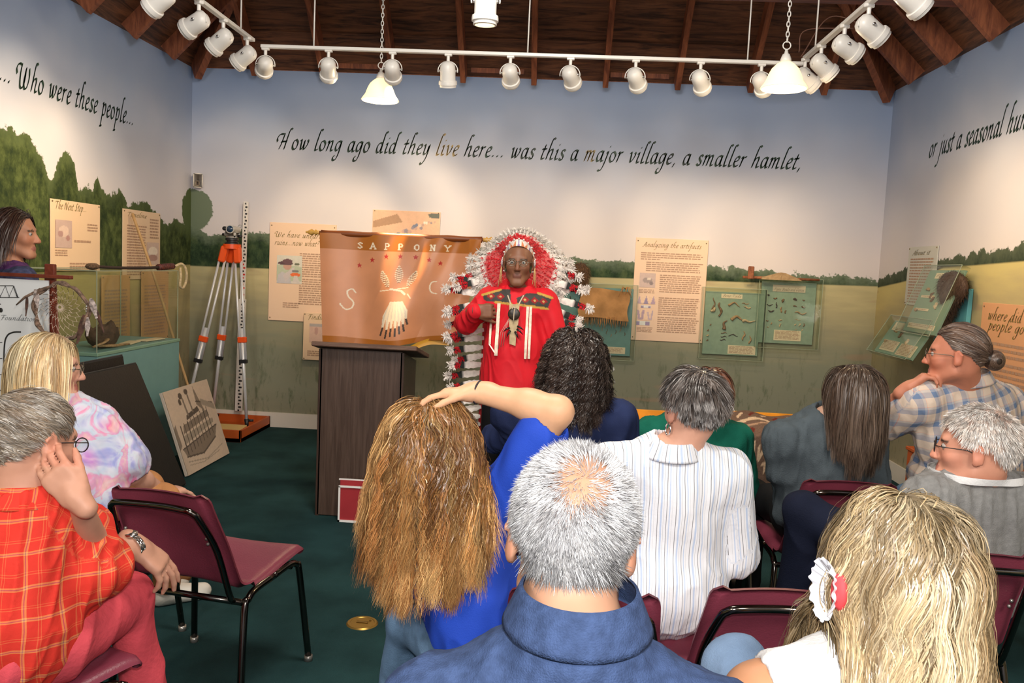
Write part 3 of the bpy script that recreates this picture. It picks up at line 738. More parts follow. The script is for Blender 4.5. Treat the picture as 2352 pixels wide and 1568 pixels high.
# pendant lamps
shade = emat('frosted_shade', (1, .74, .36), 1.0, (.8, .72, .5))
def pendant(px, py, Y, label):
    P = W(px, py, Y)   # bottom rim centre
    t = thing('pendant_lamp', P, label, 'pendant lamp', 'pendant lamps')
    MB().lathe([(.125, 0), (.132, .004), (.128, .012), (.105, .045), (.09, .085), (.075, .115), (.05, .14), (.028, .155), (.026, .15), (.048, .132), (.07, .108), (.084, .08), (.098, .042), (.118, .012), (.122, .004)], P, n=40).build('lamp_shade', shade, t)
    MB().lathe([(.0, .22), (.008, .22), (.012, .2), (.02, .195), (.03, .17), (.032, .15), (.0, .15)], P, n=20).build('fitter', white, t)
    MB().ball(P+np.array((0, 0, .045)), (.033, .033, .045)).build('bulb', emat('pendant_bulb', (1, .7, .3), 14), t)
    ch = MB(); z = P[2]+.235; k = 0
    ch.tube([P+np.array((math.cos(a)*.022, 0, .245+math.sin(a)*.022)) for a in np.linspace(0, 2*PI, 14, endpoint=False)], .0035, 6, closed=True)
    z = P[2]+.28
    while z < 4.2:
        d = np.array((1, 0, 0.)) if k % 2 else np.array((0, 1, 0.))
        ch.tube([np.array((P[0], Y, z))+d*math.cos(a)*.009+np.array((0, 0, 1))*math.sin(a)*.018 for a in np.linspace(0, 2*PI, 10, endpoint=False)], .003, 5, closed=True)
        z += .028; k += 1
    ch.build('chain', white, t)
    light('pendant_bulb_light', 'POINT', (P[0], Y, P[2]-.03), 22, (1, .78, .5), shadow_soft_size=.05)
pendant(873, 232, 5.9, 'glowing bell-shaped pendant lamp on a chain, the left one')
pendant(1800, 205, 4.95, 'glowing bell-shaped pendant lamp on a chain, the right one')
# wires over the right track
wr = MB()
for a, c, d in (((1840, 130), (1905, 40), (1990, 60)), ((1835, 120), (1850, 70), (1960, 65))):
    wr.tube(spline([W(*a, 5.5), W(*c, 5.5), W(*d, 5.5)], 10), .004, 6)
tag(wr.build('lamp_cable', mat('cable', (.12, .05, .03), .6), None, origin=W(1850, 90, 5.5)), 'thin cable looping above the right lighting track', 'cable')
# sensor in the corner
P = W(443, 414, D-.06)+np.array((.045, 0, 0)); t = thing('motion_sensor', P, 'small beige motion sensor box mounted high in the left corner', 'sensor')
MB().box(P, (.078, .05, .125), rotz(.5), .008).build('housing', mat('beige_plastic', (.85, .80, .70), .5), t)
MB().box(P+np.array((.008, -.024, -.025)), (.03, .01, .04), rotz(.5), .004).build('lens', mat('sensor_lens', (.5, .4, .3), .3), t)

# ================================================================== exhibits
cream = mat('panel_cream', (.78, .56, .40), .5, spec=.3)
creaml = mat('panel_cream_left', (.74, .54, .36), .5, spec=.3)
textm = mat('panel_text', (.42, .26, .17), .6)
titlem = mat('panel_title', (.36, .27, .08), .6)
screwm = mat('screw', (.25, .18, .10), .4, metal=.6)
picm = vmat('printed_picture', .5, .3, .05)
def acrylic():
    if 'acrylic' in MATS: return MATS['acrylic']
    m = bpy.data.materials.new('acrylic'); m.use_nodes = True; nt = m.node_tree; nt.nodes.clear(); MATS['acrylic'] = m
    o = N(nt, 'ShaderNodeOutputMaterial'); tr_ = N(nt, 'ShaderNodeBsdfTransparent'); tr_.inputs[0].default_value = (.94, .96, .94, 1)
    g = N(nt, 'ShaderNodeBsdfGlossy'); g.inputs['Roughness'].default_value = .04
    f = N(nt, 'ShaderNodeLayerWeight'); f.inputs[0].default_value = .5; mx = N(nt, 'ShaderNodeMixShader')
    f2 = N(nt, 'ShaderNodeMath', operation='POWER'); L(nt, f.outputs['Facing'], f2.inputs[0]); f2.inputs[1].default_value = 5
    f3 = N(nt, 'ShaderNodeMath', operation='MULTIPLY_ADD'); L(nt, f2.outputs[0], f3.inputs[0]); f3.inputs[1].default_value = .5; f3.inputs[2].default_value = .025
    L(nt, f3.outputs[0], mx.inputs[0]); L(nt, tr_.outputs[0], mx.inputs[1]); L(nt, g.outputs[0], mx.inputs[2]); L(nt, mx.outputs[0], o.inputs[0])
    return m
acr = acrylic(); edgem = mat('acrylic_edge', (.34, .38, .27), .3, spec=.5)
def textblock(mb, o, U, Vv, Nn, x0, x1, y1, y0, pitch, hgt=.5, ind=0, rag=.1):
    y = y1
    while y > y0:
        x = x0+(ind if y == y1 else 0); xe = x1-random.random()*rag*(x1-x0)
        while x < xe:
            wl = min(random.uniform(.018, .05), xe-x)
            q = [(x, y-pitch*hgt), (x+wl, y-pitch*hgt), (x+wl, y), (x, y)]
            mb.add([o+U*a+Vv*c+Nn*.0012 for a, c in q], [(0, 1, 2, 3)]); x += wl+.006
        y -= pitch
def panel(tl, br, plane, label, title=None, blocks=(), pics=(), m=cream, th=.008, titles=None, gap=.004, group=None):
    """tl, br: opposite corners as points on the wall; plane 'back','left','right'"""
    if plane == 'back': U, Nn = np.array((1., 0, 0)), np.array((0, -1., 0))
    elif plane == 'left': U, Nn = np.array((0, 1., 0)), np.array((1., 0, 0))
    else: U, Nn = np.array((0, -1., 0)), np.array((-1., 0, 0))
    V_ = np.array((0, 0, 1.)); tl = np.array(tl); br = np.array(br)
    w_ = (br-tl)@U; h_ = tl[2]-br[2]; o = np.array((tl[0], tl[1], br[2]))+Nn*gap
    c = o+U*w_/2+V_*h_/2
    t = thing('wall_panel', o, label, 'display panel', group)
    R = np.stack([U, np.cross(V_, U), V_], 1)
    MB().box(c+Nn*th/2, (w_, th, h_), R, .002).build('board', m, t, False)
    f = o+Nn*(th+.001)
    for (s, x, y, wd, xh) in (titles or ()):
        letters('title', s, f+U*x*w_+V_*y*h_, U, V_, wd*w_, xh, titlem, t, nib=.22)
    if blocks:
        mb = MB()
        for (x0, x1, y1, y0, pitch) in blocks: textblock(mb, f, U, V_, Nn, x0*w_, x1*w_, y1*h_, y0*h_, pitch)
        mb.build('text_block', textm, t, False)
    for (x0, y0, x1, y1, base, shapes) in pics:
        picture('photograph', f+U*x0*w_+V_*y0*h_, U, V_, (x1-x0)*w_, (y1-y0)*h_, shapes, base, picm, t)
    for x in (.03, .97):
        for y in (.03, .97):
            q = f+U*(x*w_)+V_*(y*h_); MB().ball(q, .006, n=8).build('screw', screwm, t)
    return t
SKIN = (.55, .36, .27)
man_pic = (.12, .385, .50, .67, (.62, .60, .52), [('p', [(0, .1), (1, .1), (1, .62), (0, .66)], (.45, .5, .38)), ('p', [(.0, 0), (.05, .3), (.2, .42), (.5, .3), (.6, 0)], (.5, .48, .5)),
     ('e', .42, .62, .16, .14, (.5, .3, .24)), ('e', .34, .72, .3, .07, (.1, .06, .07)), ('e', .42, .78, .2, .1, (.15, .08, .09)), ('p', [(.25, .3), (.62, .55), (.72, .6), (.62, .35), (.35, .05)], (.56, .5, .5)),
     ('e', .74, .32, .2, .07, (.75, .16, .05)), ('e', .74, .45, .14, .05, (.2, .2, .2)), ('p', [(.62, 0), (.7, .3), (.8, .3), (.95, 0)], (.6, .55, .52)), ('e', .8, .7, .1, .05, (.14, .15, .1))])
panel(W(621, 510, D), W(768, 742, D), 'back', 'large peach text panel left of the banner with a photo of a man in a hat', blocks=[(.46, .97, .70, .46, .020), (.46, .97, .44, .19, .020), (.22, .48, .19, .13, .018)],
      titles=[('We have unearthed', .08, .855, .84, .028), ('ruins...now what?', .08, .775, .66, .028)], pics=[man_pic])
panel(W(700, 717, D-.02), W(800, 830, D-.02), 'back', 'small cream panel with a dig photo, half hidden behind the lectern', m=creaml, titles=[('Finding sites', .1, .87, .7, .024)],
      pics=[(.14, .38, .9, .78, (.62, .42, .34), [('p', [(0, .85), (1, .85), (1, 1), (0, 1)], (.4, .36, .34)), ('e', .2, .6, .06, .2, (.5, .3, .25)), ('e', .5, .6, .08, .25, (.7, .6, .5)), ('e', .7, .6, .08, .22, (.72, .62, .55))])],
      blocks=[(.1, .9, .2, .08, .018)], gap=.024)
crowd = [('p', [(0, .55), (.45, .72), (.36, .92), (0, .72)], (.42, .25, .15))]
for i in range(30):
    a = i/30; crowd.append(('e', .08+.85*a+random.uniform(-.03, .03), .22+.6*a**1.3+random.uniform(-.05, .07), .035*(1.4-a), .06*(1.4-a), random.choice([(.8, .7, .6), (.3, .25, .28), (.55, .35, .28), (.2, .22, .3), (.7, .55, .45)])))
crowd.append(('p', [(.85, .86), (1, .84), (1, .98), (.82, .96)], (.12, .13, .11)))
panel(W(857, 481, D), W(1009, 580, D), 'back', 'landscape photo panel of a crowd on sand, rising above the banner', m=cream,
      pics=[(.01, .01, .99, .99, (.72, .45, .30), crowd)], blocks=[(.7, .96, .62, .25, .016)])
tri = (.3, .24, .36)
panel(W(1461, 545, D), W(1612, 788, D), 'back', 'peach text panel headed Analyzing the artifacts, right of the buckskin', titles=[('Analyzing the artifacts', .1, .915, .8, .025)],
      blocks=[(.08, .95, .86, .82, .018), (.08, .36, .80, .79, .018), (.16, .95, .77, .69, .018), (.36, .94, .65, .48, .018), (.36, .94, .43, .26, .018), (.36, .94, .24, .10, .018), (.08, .3, .50, .47, .012), (.08, .3, .13, .08, .012)],
      pics=[(.08, .52, .30, .66, (.55, .42, .38), [('e', .5, .5, .3, .2, (.35, .28, .26)), ('e', .6, .6, .12, .1, (.7, .6, .5)), ('e', .75, .3, .12, .14, (.25, .2, .2))]),
            (.06, .36, .32, .44, (.78, .56, .40), [('p', [(.0, .0), (.25, 0), (.14, 1)], (.5, .36, .42)), ('p', [(.36, 0), (.62, 0), (.5, 1)], tri), ('p', [(.74, 0), (1, 0), (.88, 1)], (.42, .3, .38))]),
            (.12, .32, .26, .345, (.7, .66, .62), [('p', [(0, 0), (.3, 0), (.3, 1), (0, 1)], tri), ('p', [(.7, 0), (1, 0), (1, 1), (.7, 1)], tri)]),
            (.06, .2, .30, .30, (.78, .56, .40), [('l', [(.1, .9), (.2, .1), (.35, .1), (.42, 1)], .07, (.45, .32, .38)), ('l', [(.66, .8), (.76, .1), (.88, .1), (.95, .95)], .05, (.5, .38, .42))]),
            (.06, .15, .26, .19, (.66, .68, .62), [('p', [(0, 0), (.3, 0), (.3, 1), (0, 1)], tri), ('p', [(.66, 0), (1, 0), (1, 1), (.66, 1)], tri)])])
panel(WX(112, 455, XL), WX(226, 622, XL), 'left', 'cream wall panel headed The Next Step on the left wall', m=creaml, titles=[('The Next Step...', .08, .87, .62, .03)],
      blocks=[(.72, .95, .70, .60, .02), (.08, .32, .30, .20, .016), (.36, .95, .12, .04, .02), (.45, .8, .45, .40, .03)],
      pics=[(.08, .33, .40, .72, (.52, .38, .34), [('e', .5, .6, .3, .2, (.66, .5, .42)), ('e', .3, .5, .15, .12, (.42, .26, .24)), ('e', .75, .35, .12, .1, (.4, .22, .2))])])
panel(WX(279, 478, XL), WX(364, 640, XL), 'left', 'narrower cream wall panel of close text behind the leaning cane', m=creaml,
      blocks=[(.1, .62, .78, .08, .021), (.7, .95, .9, .62, .024)], pics=[(.62, .22, .95, .55, (.6, .45, .38), [('e', .5, .6, .4, .2, (.75, .66, .55)), ('e', .5, .3, .4, .15, (.4, .24, .2))])], titles=[('Timeline', .1, .9, .5, .02)])
for (a, c), lb in ((((232, 632), (296, 790)), 'low cream text panel seen through the glass case, left one'), (((324, 622), (384, 776)), 'low cream text panel seen through the glass case, right one')):
    panel(WX(*a, XL+.02), WX(*c, XL+.02), 'left', lb, m=mat('panel_tan', (.60, .34, .15), .55), blocks=[(.08, .9, .8, .1, .026)], gap=.0)
panel(WX(2092, 568, XR), WX(2146, 705, XR), 'right', 'tall pale translucent text panel in the right corner', m=mat('panel_pale', (.55, .54, .47), .4), blocks=[(.1, .9, .8, .05, .022)], titles=[('About it', .15, .86, .6, .02)])
panel(WX(2262, 694, XR), WX(2400, 1040, XR), 'right', 'big salmon text panel on the right wall beside the man with the bun', m=mat('panel_salmon', (.66, .34, .17), .5), titles=[('where did all the', .1, .87, .84, .04), ('people go', .12, .79, .5, .04)],
      blocks=[(.06, .8, .70, .60, .035), (.06, .8, .55, .42, .035), (.06, .8, .38, .1, .035)])

# ---- artifact cases
teal = mat('case_green', (.25, .335, .25), .6, var=.06, scale=30); teal2 = mat('case_teal', (.15, .28, .26), .6, var=.05, scale=20)
card = mat('label_card', (.76, .62, .42), .5)
bones = [mat('bone_%s' % n, c, .6, var=.3, scale=60) for n, c in (('tan', (.40, .24, .12)), ('brown', (.20, .11, .06)), ('pale', (.55, .40, .24)), ('dark', (.07, .05, .045)))]
def case(tl, br, o3, U, V_, label, boardm=teal, dep=.07, cards=(), head=None, mar=.035):
    """acrylic case: board w x h lying in U,V_ with normal toward the room"""
    U, V_ = np.array(U, float), np.array(V_, float); Nn = np.cross(U, V_); o3 = np.array(o3, float); w_, h_ = tl, br
    t = thing('artifact_case', o3, label, 'display case', 'acrylic artifact cases')
    R = np.stack([U, -Nn, V_], 1); c = o3+U*w_/2+V_*h_/2
    MB().box(c+Nn*.008, (w_, .016, h_), R, .002).build('backboard', boardm, t, False)
    b = MB(); W2, H2 = w_+2*mar, h_+2*mar
    b.box(c+Nn*dep, (W2, .004, H2), R)
    for s in (-1, 1):
        b.box(c+U*s*W2/2+Nn*dep/2, (.004, dep, H2), R); b.box(c+V_*s*H2/2+Nn*dep/2, (W2, dep, .004), R)
    b.build('acrylic_cover', acr, t, False)
    e = MB()
    for s in (-1, 1):
        e.box(c+U*s*W2/2+Nn*dep, (.0035, .0035, H2), R); e.box(c+V_*s*H2/2+Nn*dep, (W2, .0035, .0035), R)
    e.build('cover_edge', edgem, t, False)
    for (x0, y0, x1, y1, tx) in cards:
        q = o3+U*(x0+x1)/2*w_+V_*(y0+y1)/2*h_+Nn*.018
        cd = MB().box(q, ((x1-x0)*w_, .003, (y1-y0)*h_), R, .001).build('label_card', card, t, False)
        if tx == 'text':
            mb = MB(); textblock(mb, o3+Nn*.0195, U, V_, Nn, (x0+.02)*w_, (x1-.02)*w_, (y1-.012)*h_, y0*h_+.012, .011, .45)
            mb.build('card_text', textm, cd, False)
        else: letters('card_text', tx, o3+U*(x0+.03)*w_+V_*(y0+.02)*h_+Nn*.0185, U, V_, (x1-x0-.06)*w_, .014, mat('card_ink', (.12, .06, .04), .6), cd, nib=.2)
    return t, c, Nn
def artifact(o3, U, V_, Nn, w_, h_, x, y, ln, wd, ang, m, label, group, hook=False, nm='bone_tool'):
    q = o3+U*x*w_+V_*y*h_+Nn*(.018+wd*.3)
    d = U*math.cos(ang)+V_*math.sin(ang); s = -U*math.sin(ang)+V_*math.cos(ang); n = 7
    P = [q+d*ln*(k/(n-1)-.5)+s*ln*(.10*math.sin(k*1.1+x*9)+(.12*math.sin(k/(n-1)*PI) if hook else 0)) for k in range(n)]
    r = [wd*(.25+.75*abs(math.sin((k+.7)/n*PI))**.6)*(1+.25*math.sin(k*2.3+y*20)) if not hook else wd*(1.1-.85*k/(n-1)) for k in range(n)]
    b = MB(); b.tube(spline(P, 3), np.interp(np.linspace(0, n-1, len(spline(P, 3))), range(n), r), 7, flat=.7)
    o = b.build(nm, m, None, origin=q); tag(o, label, 'artifact', group)
Xu, Zu = np.array((1., 0, 0)), np.array((0, 0, 1.))
yw = D-.012
def bcase(tl, br, label, **k):
    a, c = W(*tl, yw), W(*br, yw); a2 = np.array((a[0], yw, c[2])); w_, h_ = c[0]-a[0], a[2]-c[2]
    t, cc, Nn = case(w_, h_, a2, Xu, Zu, label, **k); return a2, w_, h_, Nn
o3, w_, h_, Nn = bcase((1621, 668), (1738, 818), 'green artifact case of bone tools, lower one beside the peach panel', cards=[(.28, .9, .66, .97, 'Bone Tools'), (.46, .02, .96, .16, 'text')])
for i, (x, y, ln, wd, a, m, hk) in enumerate([(.15, .8, .11, .009, 1.5, 1, 0), (.15, .71, .05, .02, .8, 2, 0), (.27, .72, .12, .016, 1.6, 1, 0), (.52, .8, .10, .014, -.1, 0, 1), (.72, .83, .06, .006, .05, 0, 0), (.76, .77, .06, .010, -.1, 2, 0),
        (.6, .58, .11, .02, .0, 0, 1), (.8, .54, .11, .018, .05, 2, 1), (.38, .48, .08, .022, 1.3, 1, 1), (.37, .35, .05, .006, 0, 1, 0), (.37, .29, .05, .006, 0, 3, 0), (.36, .24, .05, .006, 0, 3, 0), (.54, .32, .08, .006, 0, 3, 0), (.73, .32, .08, .010, 1.5, 0, 0), (.85, .26, .07, .010, 1.5, 0, 0),
        (.08, .38, .02, .008, 1, 1, 0), (.08, .3, .02, .010, 1, 2, 0), (.08, .22, .02, .007, 1, 1, 0), (.12, .47, .015, .007, 1, 1, 0)]):
    artifact(o3, Xu, Zu, Nn, w_, h_, x, y, ln, wd, a, bones[m], 'small weathered bone tool mounted in the lower green case', 'bone tools in the lower case', hk)
o3, w_, h_, Nn = bcase((1750, 645), (1864, 792), 'green artifact case of small pieces, hung higher under the wooden bow', cards=[(.2, .84, .8, .95, 'Pipes, Beads and Games'), (.28, .05, .78, .22, 'text')])
for i, (x, y, ln, wd, a, m) in enumerate([(.13, .78, .02, .010, 0, 3), (.26, .73, .03, .009, 0, 1), (.4, .7, .03, .014, 1, 1), (.62, .73, .03, .014, 0, 3), (.78, .72, .02, .008, 0, 1), (.16, .62, .06, .006, 0, 3), (.29, .62, .05, .007, 1.5, 3), (.63, .62, .03, .008, 0, 1), (.78, .61, .03, .010, 0, 1),
        (.2, .52, .05, .009, 0, 3), (.38, .55, .05, .010, 1.5, 0), (.46, .52, .03, .008, 1.2, 1), (.74, .51, .1, .009, 0, 0), (.14, .36, .02, .007, 0, 1), (.22, .32, .02, .007, 1, 0), (.38, .38, .03, .008, 0, 2), (.38, .30, .03, .009, 1, 2), (.16, .26, .015, .006, 0, 0), (.7, .40, .05, .004, 0, 2), (.66, .32, .02, .006, 1, 2), (.74, .32, .03, .006, 1.4, 2), (.82, .32, .03, .007, 1.5, 1), (.68, .24, .02, .004, .5, 2), (.8, .24, .02, .004, .8, 2)]):
    artifact(o3, Xu, Zu, Nn, w_, h_, x, y, ln, wd, a, bones[m], 'tiny bead, pipe or game piece mounted in the higher green case', 'small pieces in the higher case', nm='small_artifact')
o3, w_, h_, Nn = bcase((1266, 655), (1446, 818), 'wide blue-green artifact case behind the speaker under the hides', boardm=teal2, cards=[(.61, .03, .94, .13, 'text')], dep=.05)
for k in range(16):
    artifact(o3, Xu, Zu, Nn, w_, h_, .1+.055*k, .35-.05*math.sin(k*1.7), .03+.01*(k % 3), .004, 1.5, bones[k % 2], 'thin stone point hanging in the wide blue-green case', 'points in the wide case', nm='stone_point')
for k in range(6):
    artifact(o3, Xu, Zu, Nn, w_, h_, .06+.06*k, .80+.03*(k % 2), .03, .006, 1.5, bones[3], 'thin stone point hanging in the wide blue-green case', 'points in the wide case', nm='stone_point')
# right wall cases: lower edge stands out from the wall
def rcase(tlp, blp, brp, X0, X1, label, cards, n, grp):
    # tlp top far corner, blp bottom far, brp bottom near; plane tilted
    A = WX(*blp, X1); B = WX(*brp, X1); Ct = WX(*tlp, X0)
    U = np.array((0, -1., 0)); w_ = A[1]-B[1]; z0 = (A[2]+B[2])/2; V_ = np.array((X0-X1, 0, Ct[2]-z0)); h_ = np.linalg.norm(V_); V_ /= h_
    o3 = np.array((X1, A[1], z0))
    t, cc, Nn = case(w_, h_, o3, U, V_, label, boardm=mat('case_green_right', (.22, .33, .24), .6), cards=cards, dep=.06, mar=.02)
    for k in range(n):
        artifact(o3, U, V_, Nn, w_, h_, .15+.7*((k*.37) % 1), .35+.4*((k*.61) % 1), .05, .012, k, bones[k % 3], 'broken potsherd mounted in the %s' % grp, 'potsherds in the '+grp, nm='potsherd')
    return t
rcase((2062, 738), (2012, 800), (2096, 838), XR-.16, XR-.30, 'tilted green case low in the right corner with two label cards', [(.08, .7, .45, .95, 'Pottery'), (.1, .08, .5, .4, 'text'), (.56, .04, .96, .38, 'text')], 4, 'low corner case')
rcase((2118, 622), (2080, 735), (2150, 800), XR-.06, XR-.22, 'taller tilted green case leaning on the right wall behind the bun', [(.25, .86, .75, .95, 'Pottery'), (.1, .06, .9, .14, 'text'), (.1, .34, .5, .38, 'text'), (.1, .55, .5, .59, 'text')], 5, 'taller case')
a_ = WX(2165, 660, XR-.03); c_ = WX(2205, 800, XR-.03)
tag(MB().box(((XR-.02), (a_[1]+c_[1])/2, (a_[2]+c_[2])/2), (.03, abs(a_[1]-c_[1])+.12, abs(a_[2]-c_[2])), bev=.003).build('backing_board', mat('board_turquoise', (.12, .40, .42), .5), None, False, origin=(XR-.02, (a_[1]+c_[1])/2, c_[2])), 'turquoise backing board under the dark pelt on the right wall', 'board')
# ---- wooden bow stick and block above the higher case
woodr = woodmat('red_wood', (.16, .05, .02), (.34, .12, .05), st=(2, 2, 2), scale=10)
A = W(1706, 636, D-.1); B = W(1882, 643, D-.1)
tag(MB().tube([A, (A+B)/2, B], [.012, .014, .010], 10).build('wooden_stick', woodr, None, origin=A), 'long reddish wooden stick resting on the higher green case', 'stick')
q = W(1725, 626, D-.13)
tag(MB().box(q+np.array((0, 0, .0)), (.05, .02, .11), bev=.006).build('wooden_block', woodr, None, False, origin=q), 'upright reddish wooden block crossing the long stick', 'block')
tn = woodmat('light_wood', (.30, .19, .09), (.45, .30, .15), st=(3, 3, 3), scale=8)
tag(MB().prism([(0, 0), (.34, .0), (.30, .022), (.2, .06), (.16, .065), (.12, .055), (.0, .018)], W(1748, 641, D-.13), (1, 0, -.0), (0, 0, 1), (0, -1, 0), .03).build('carved_paddle', tn, None, False, origin=W(1748, 641, D-.13)), 'pale carved humped wooden piece lying along the long stick', 'artifact')
# ---- hides
hide = mat('buckskin', (.42, .22, .085), .9, var=.22, scale=7, bump=.4, bscale=30, spec=.15)
def sheet(name, tl, br, Y, m, fn, par=None, nu=50, nv=34, **k):
    a, c = W(*tl, Y), W(*br, Y)
    b = MB(); th = .006
    def P(u, v, s):
        x = a[0]+(c[0]-a[0])*u; z = a[2]+(c[2]-a[2])*v; dx, dy, dz = fn(u, v); return (x+dx, Y+dy+s, z+dz)
    b.grid(lambda u, v: P(u, v, 0), nu, nv); b.grid(lambda u, v: P(u, v, th), nu, nv)
    return b.build(name, m, par, origin=a if par is None else None), a, c
o, a, c = sheet('buckskin_hide', (1332, 662), (1442, 735), D-.12, hide, lambda u, v: (.01*math.sin(v*7), .012*math.sin(u*9+v*2)+.01*math.sin(v*5), .012*math.sin(u*5)))
t = tag(o, 'tan fringed buckskin hide draped over the wide blue-green case', 'hide')
b = MB()
for k in range(40):
    x = a[0]+(c[0]-a[0])*(k+.5)/40; l = random.uniform(.05, .085)
    b.tube([(x, D-.12, c[2]+.02), (x+random.uniform(-.006, .006), D-.125, c[2]-l*.5), (x+random.uniform(-.01, .01), D-.12, c[2]-l)], [.0055, .005, .002], 4, flat=.5)
b.build('fringe', hide, o)
b = MB(); q0 = W(1437, 664, D-.14)
for k in range(6): b.tube([q0, q0+np.array((.03*math.cos(k*1.3), -.02, .02)), q0+np.array((.06*math.cos(k*1.3+.3), -.01, -.03-.02*(k % 3)))], [.008, .007, .003], 5, flat=.5)
b.build('thong', hide, o)
# strand helper for fur
def ribbons(P, Wd, out, cols, tw=0):
    """P (n,m,3) strands, Wd (n,m) half widths, out (n,m,3) facing directions -> V,F,C"""
    n, m, _ = P.shape
    T_ = np.gradient(P, axis=1); T_ /= (np.linalg.norm(T_, axis=2, keepdims=True)+1e-9)
    S = np.cross(T_, out); S /= (np.linalg.norm(S, axis=2, keepdims=True)+1e-9)
    if np.ndim(tw) or tw: 
        Nn_ = np.cross(S, T_); tw = np.asarray(tw).reshape(-1, 1, 1); S = S*np.cos(tw)+Nn_*np.sin(tw)
    A = P-S*Wd[..., None]; B = P+S*Wd[..., None]
    V = np.stack([A, B], 2).reshape(-1, 3)
    base = (np.arange(n)[:, None]*m+np.arange(m-1)[None, :])*2
    F = np.stack([base, base+1, base+3, base+2], -1).reshape(-1, 4)
    C = np.repeat(cols.reshape(n*m, 3), 2, axis=0)
    return V, F, C
furm = vmat('fur', .6, .25, .1, 60)
def fur(name, Vb, Fb, nrm, cnt, ln, col, grav, seed, label=None, cat=None, par=None, wd=.0012, m=furm, basecol=(.1, .06, .04)):
    r = np.random.default_rng(seed)
    idx = r.integers(0, len(Vb), cnt); P0 = Vb[idx]+r.normal(size=(cnt, 3))*.006; n0 = nrm[idx]
    g = np.array(grav, float); m_ = 5
    d = n0*.5+g+r.normal(size=(cnt, 3))*.35; P = [P0]
    for k in range(m_-1): P.append(P[-1]+d/np.linalg.norm(d, axis=1)[:, None]*(ln*r.uniform(.6, 1.2, (cnt, 1))/(m_-1))); d = d+g*.4
    P = np.stack(P, 1)
    c = np.array(col)[r.integers(0, len(col), cnt)]*r.uniform(.6, 1.2, (cnt, 1)); C = np.repeat(c[:, None], m_, 1)*np.linspace(.7, 1.1, m_)[None, :, None]
    Wd = np.broadcast_to(np.linspace(wd, wd*.2, m_), (cnt, m_))
    V, F, CC = ribbons(P, Wd, np.repeat(n0[:, None], m_, 1), C)
    V = np.concatenate([Vb, V]); F = np.concatenate([Fb, F+len(Vb)]); CC = np.concatenate([np.tile(np.array(basecol), (len(Vb), 1)), CC])
    o = mkobj(name, V, F, m, par, True, CC, origin=Vb.min(0) if par is None else None)
    if label: tag(o, label, cat)
    return o
c0 = W(1302, 628, D-.12)
Vb, Fb = sdf([('e', c0, (.16, .03, .085), roty(.05), .02), ('e', c0+np.array((.12, -.01, -.01)), (.07, .03, .11), None, .03)], .012)
fur('fur_pelt', Vb, Fb, vnormals(Vb, Fb), 5200, .045, [(.16, .08, .035), (.10, .05, .025), (.28, .15, .07)], (0, -.1, -.5), 3, 'brown furry pelt lying along the top of the wide blue-green case', 'pelt')
c0 = WX(2185, 680, XR-.1)
Vb, Fb = sdf([('e', c0+np.array((0, .0, .06)), (.05, .20, .11), None, .04), ('c', c0, c0+np.array((0, .05, -.27)), .07, .015, .05)], .012)
fur('fur_pelt', Vb, Fb, vnormals(Vb, Fb), 4200, .03, [(.07, .035, .02), (.12, .06, .035), (.04, .02, .012)], (0, 0, -.7), 5, 'dark brown pointed pelt hanging above the turquoise board on the right', 'pelt')

# ================================================================== banner on its stand
YB = 5.75
bA = W(737, 537, YB); bB = W(1107, 541, YB); zB = (bA[2]+bB[2])/2-.01
zBot = W(760, 788, YB)[2]
wB = bB[0]-bA[0]; hB = zB-zBot
t = thing('hanging_banner', (bA[0]+wB*.42, YB+.1, 0), 'orange SAPPONY banner hanging from a gold-tipped rod behind the lectern', 'banner')
gold = mat('gold_wood', (.60, .33, .07), .35)
MB().cyl((bA[0]-.02, YB, zB), (bB[0]+.02, YB, zB), .012, n=12).build('rod', woodr, t)
for s, x in ((-1, bA[0]-.01), (1, bB[0]+.01)):
    R = np.array([[0, 0, s], [0, 1, 0], [-s, 0, 0]], float)
    MB().lathe([(.0, .0), (.018, .002), (.012, .012), (.022, .025), (.012, .036), (.024, .055), (.012, .078), (.006, .09), (.009, .095), (0, .1)], (x, YB, zB), R, 16).build('finial', gold, t)
px_ = bA[0]+wB*.40
MB().cyl((px_, YB+.06, .02), (px_, YB+.06, zB), .014, n=12).cyl((px_, YB+.06, zB), (px_, YB, zB), .012, n=8).build('pole', mat('brass', (.5, .33, .1), .3, metal=1), t)
MB().lathe([(0, 0), (.16, 0), (.16, .015), (.05, .03), (.02, .05), (0, .05)], (px_, YB+.06, 0), n=30).build('base', MATS['brass'], t)
def star(cx, cy, r, c): return ('p', [(cx+r*(1 if k % 2 == 0 else .42)*math.sin(k*PI/5)/1.0, cy+r*(1 if k % 2 == 0 else .42)*math.cos(k*PI/5)*1.45) for k in range(10)], c)
ORG, BAND, WH, RD, DK = (.60, .255, .12), (.40, .125, .012), (.78, .66, .48), (.42, .02, .015), (.06, .04, .03)
sh = [('p', [(0, .86), (1, .86), (1, 1.1), (0, 1.1)], BAND), ('p', [(0, -.1), (1, -.1), (1, .04), (.6, .05), (.25, .055), (0, .06)], BAND)]
for k, (x, y) in enumerate([(.24, .72), (.325, .775), (.415, .81), (.505, .815), (.60, .81), (.69, .785), (.76, .755)]): sh.append(star(x, y, .019, RD))
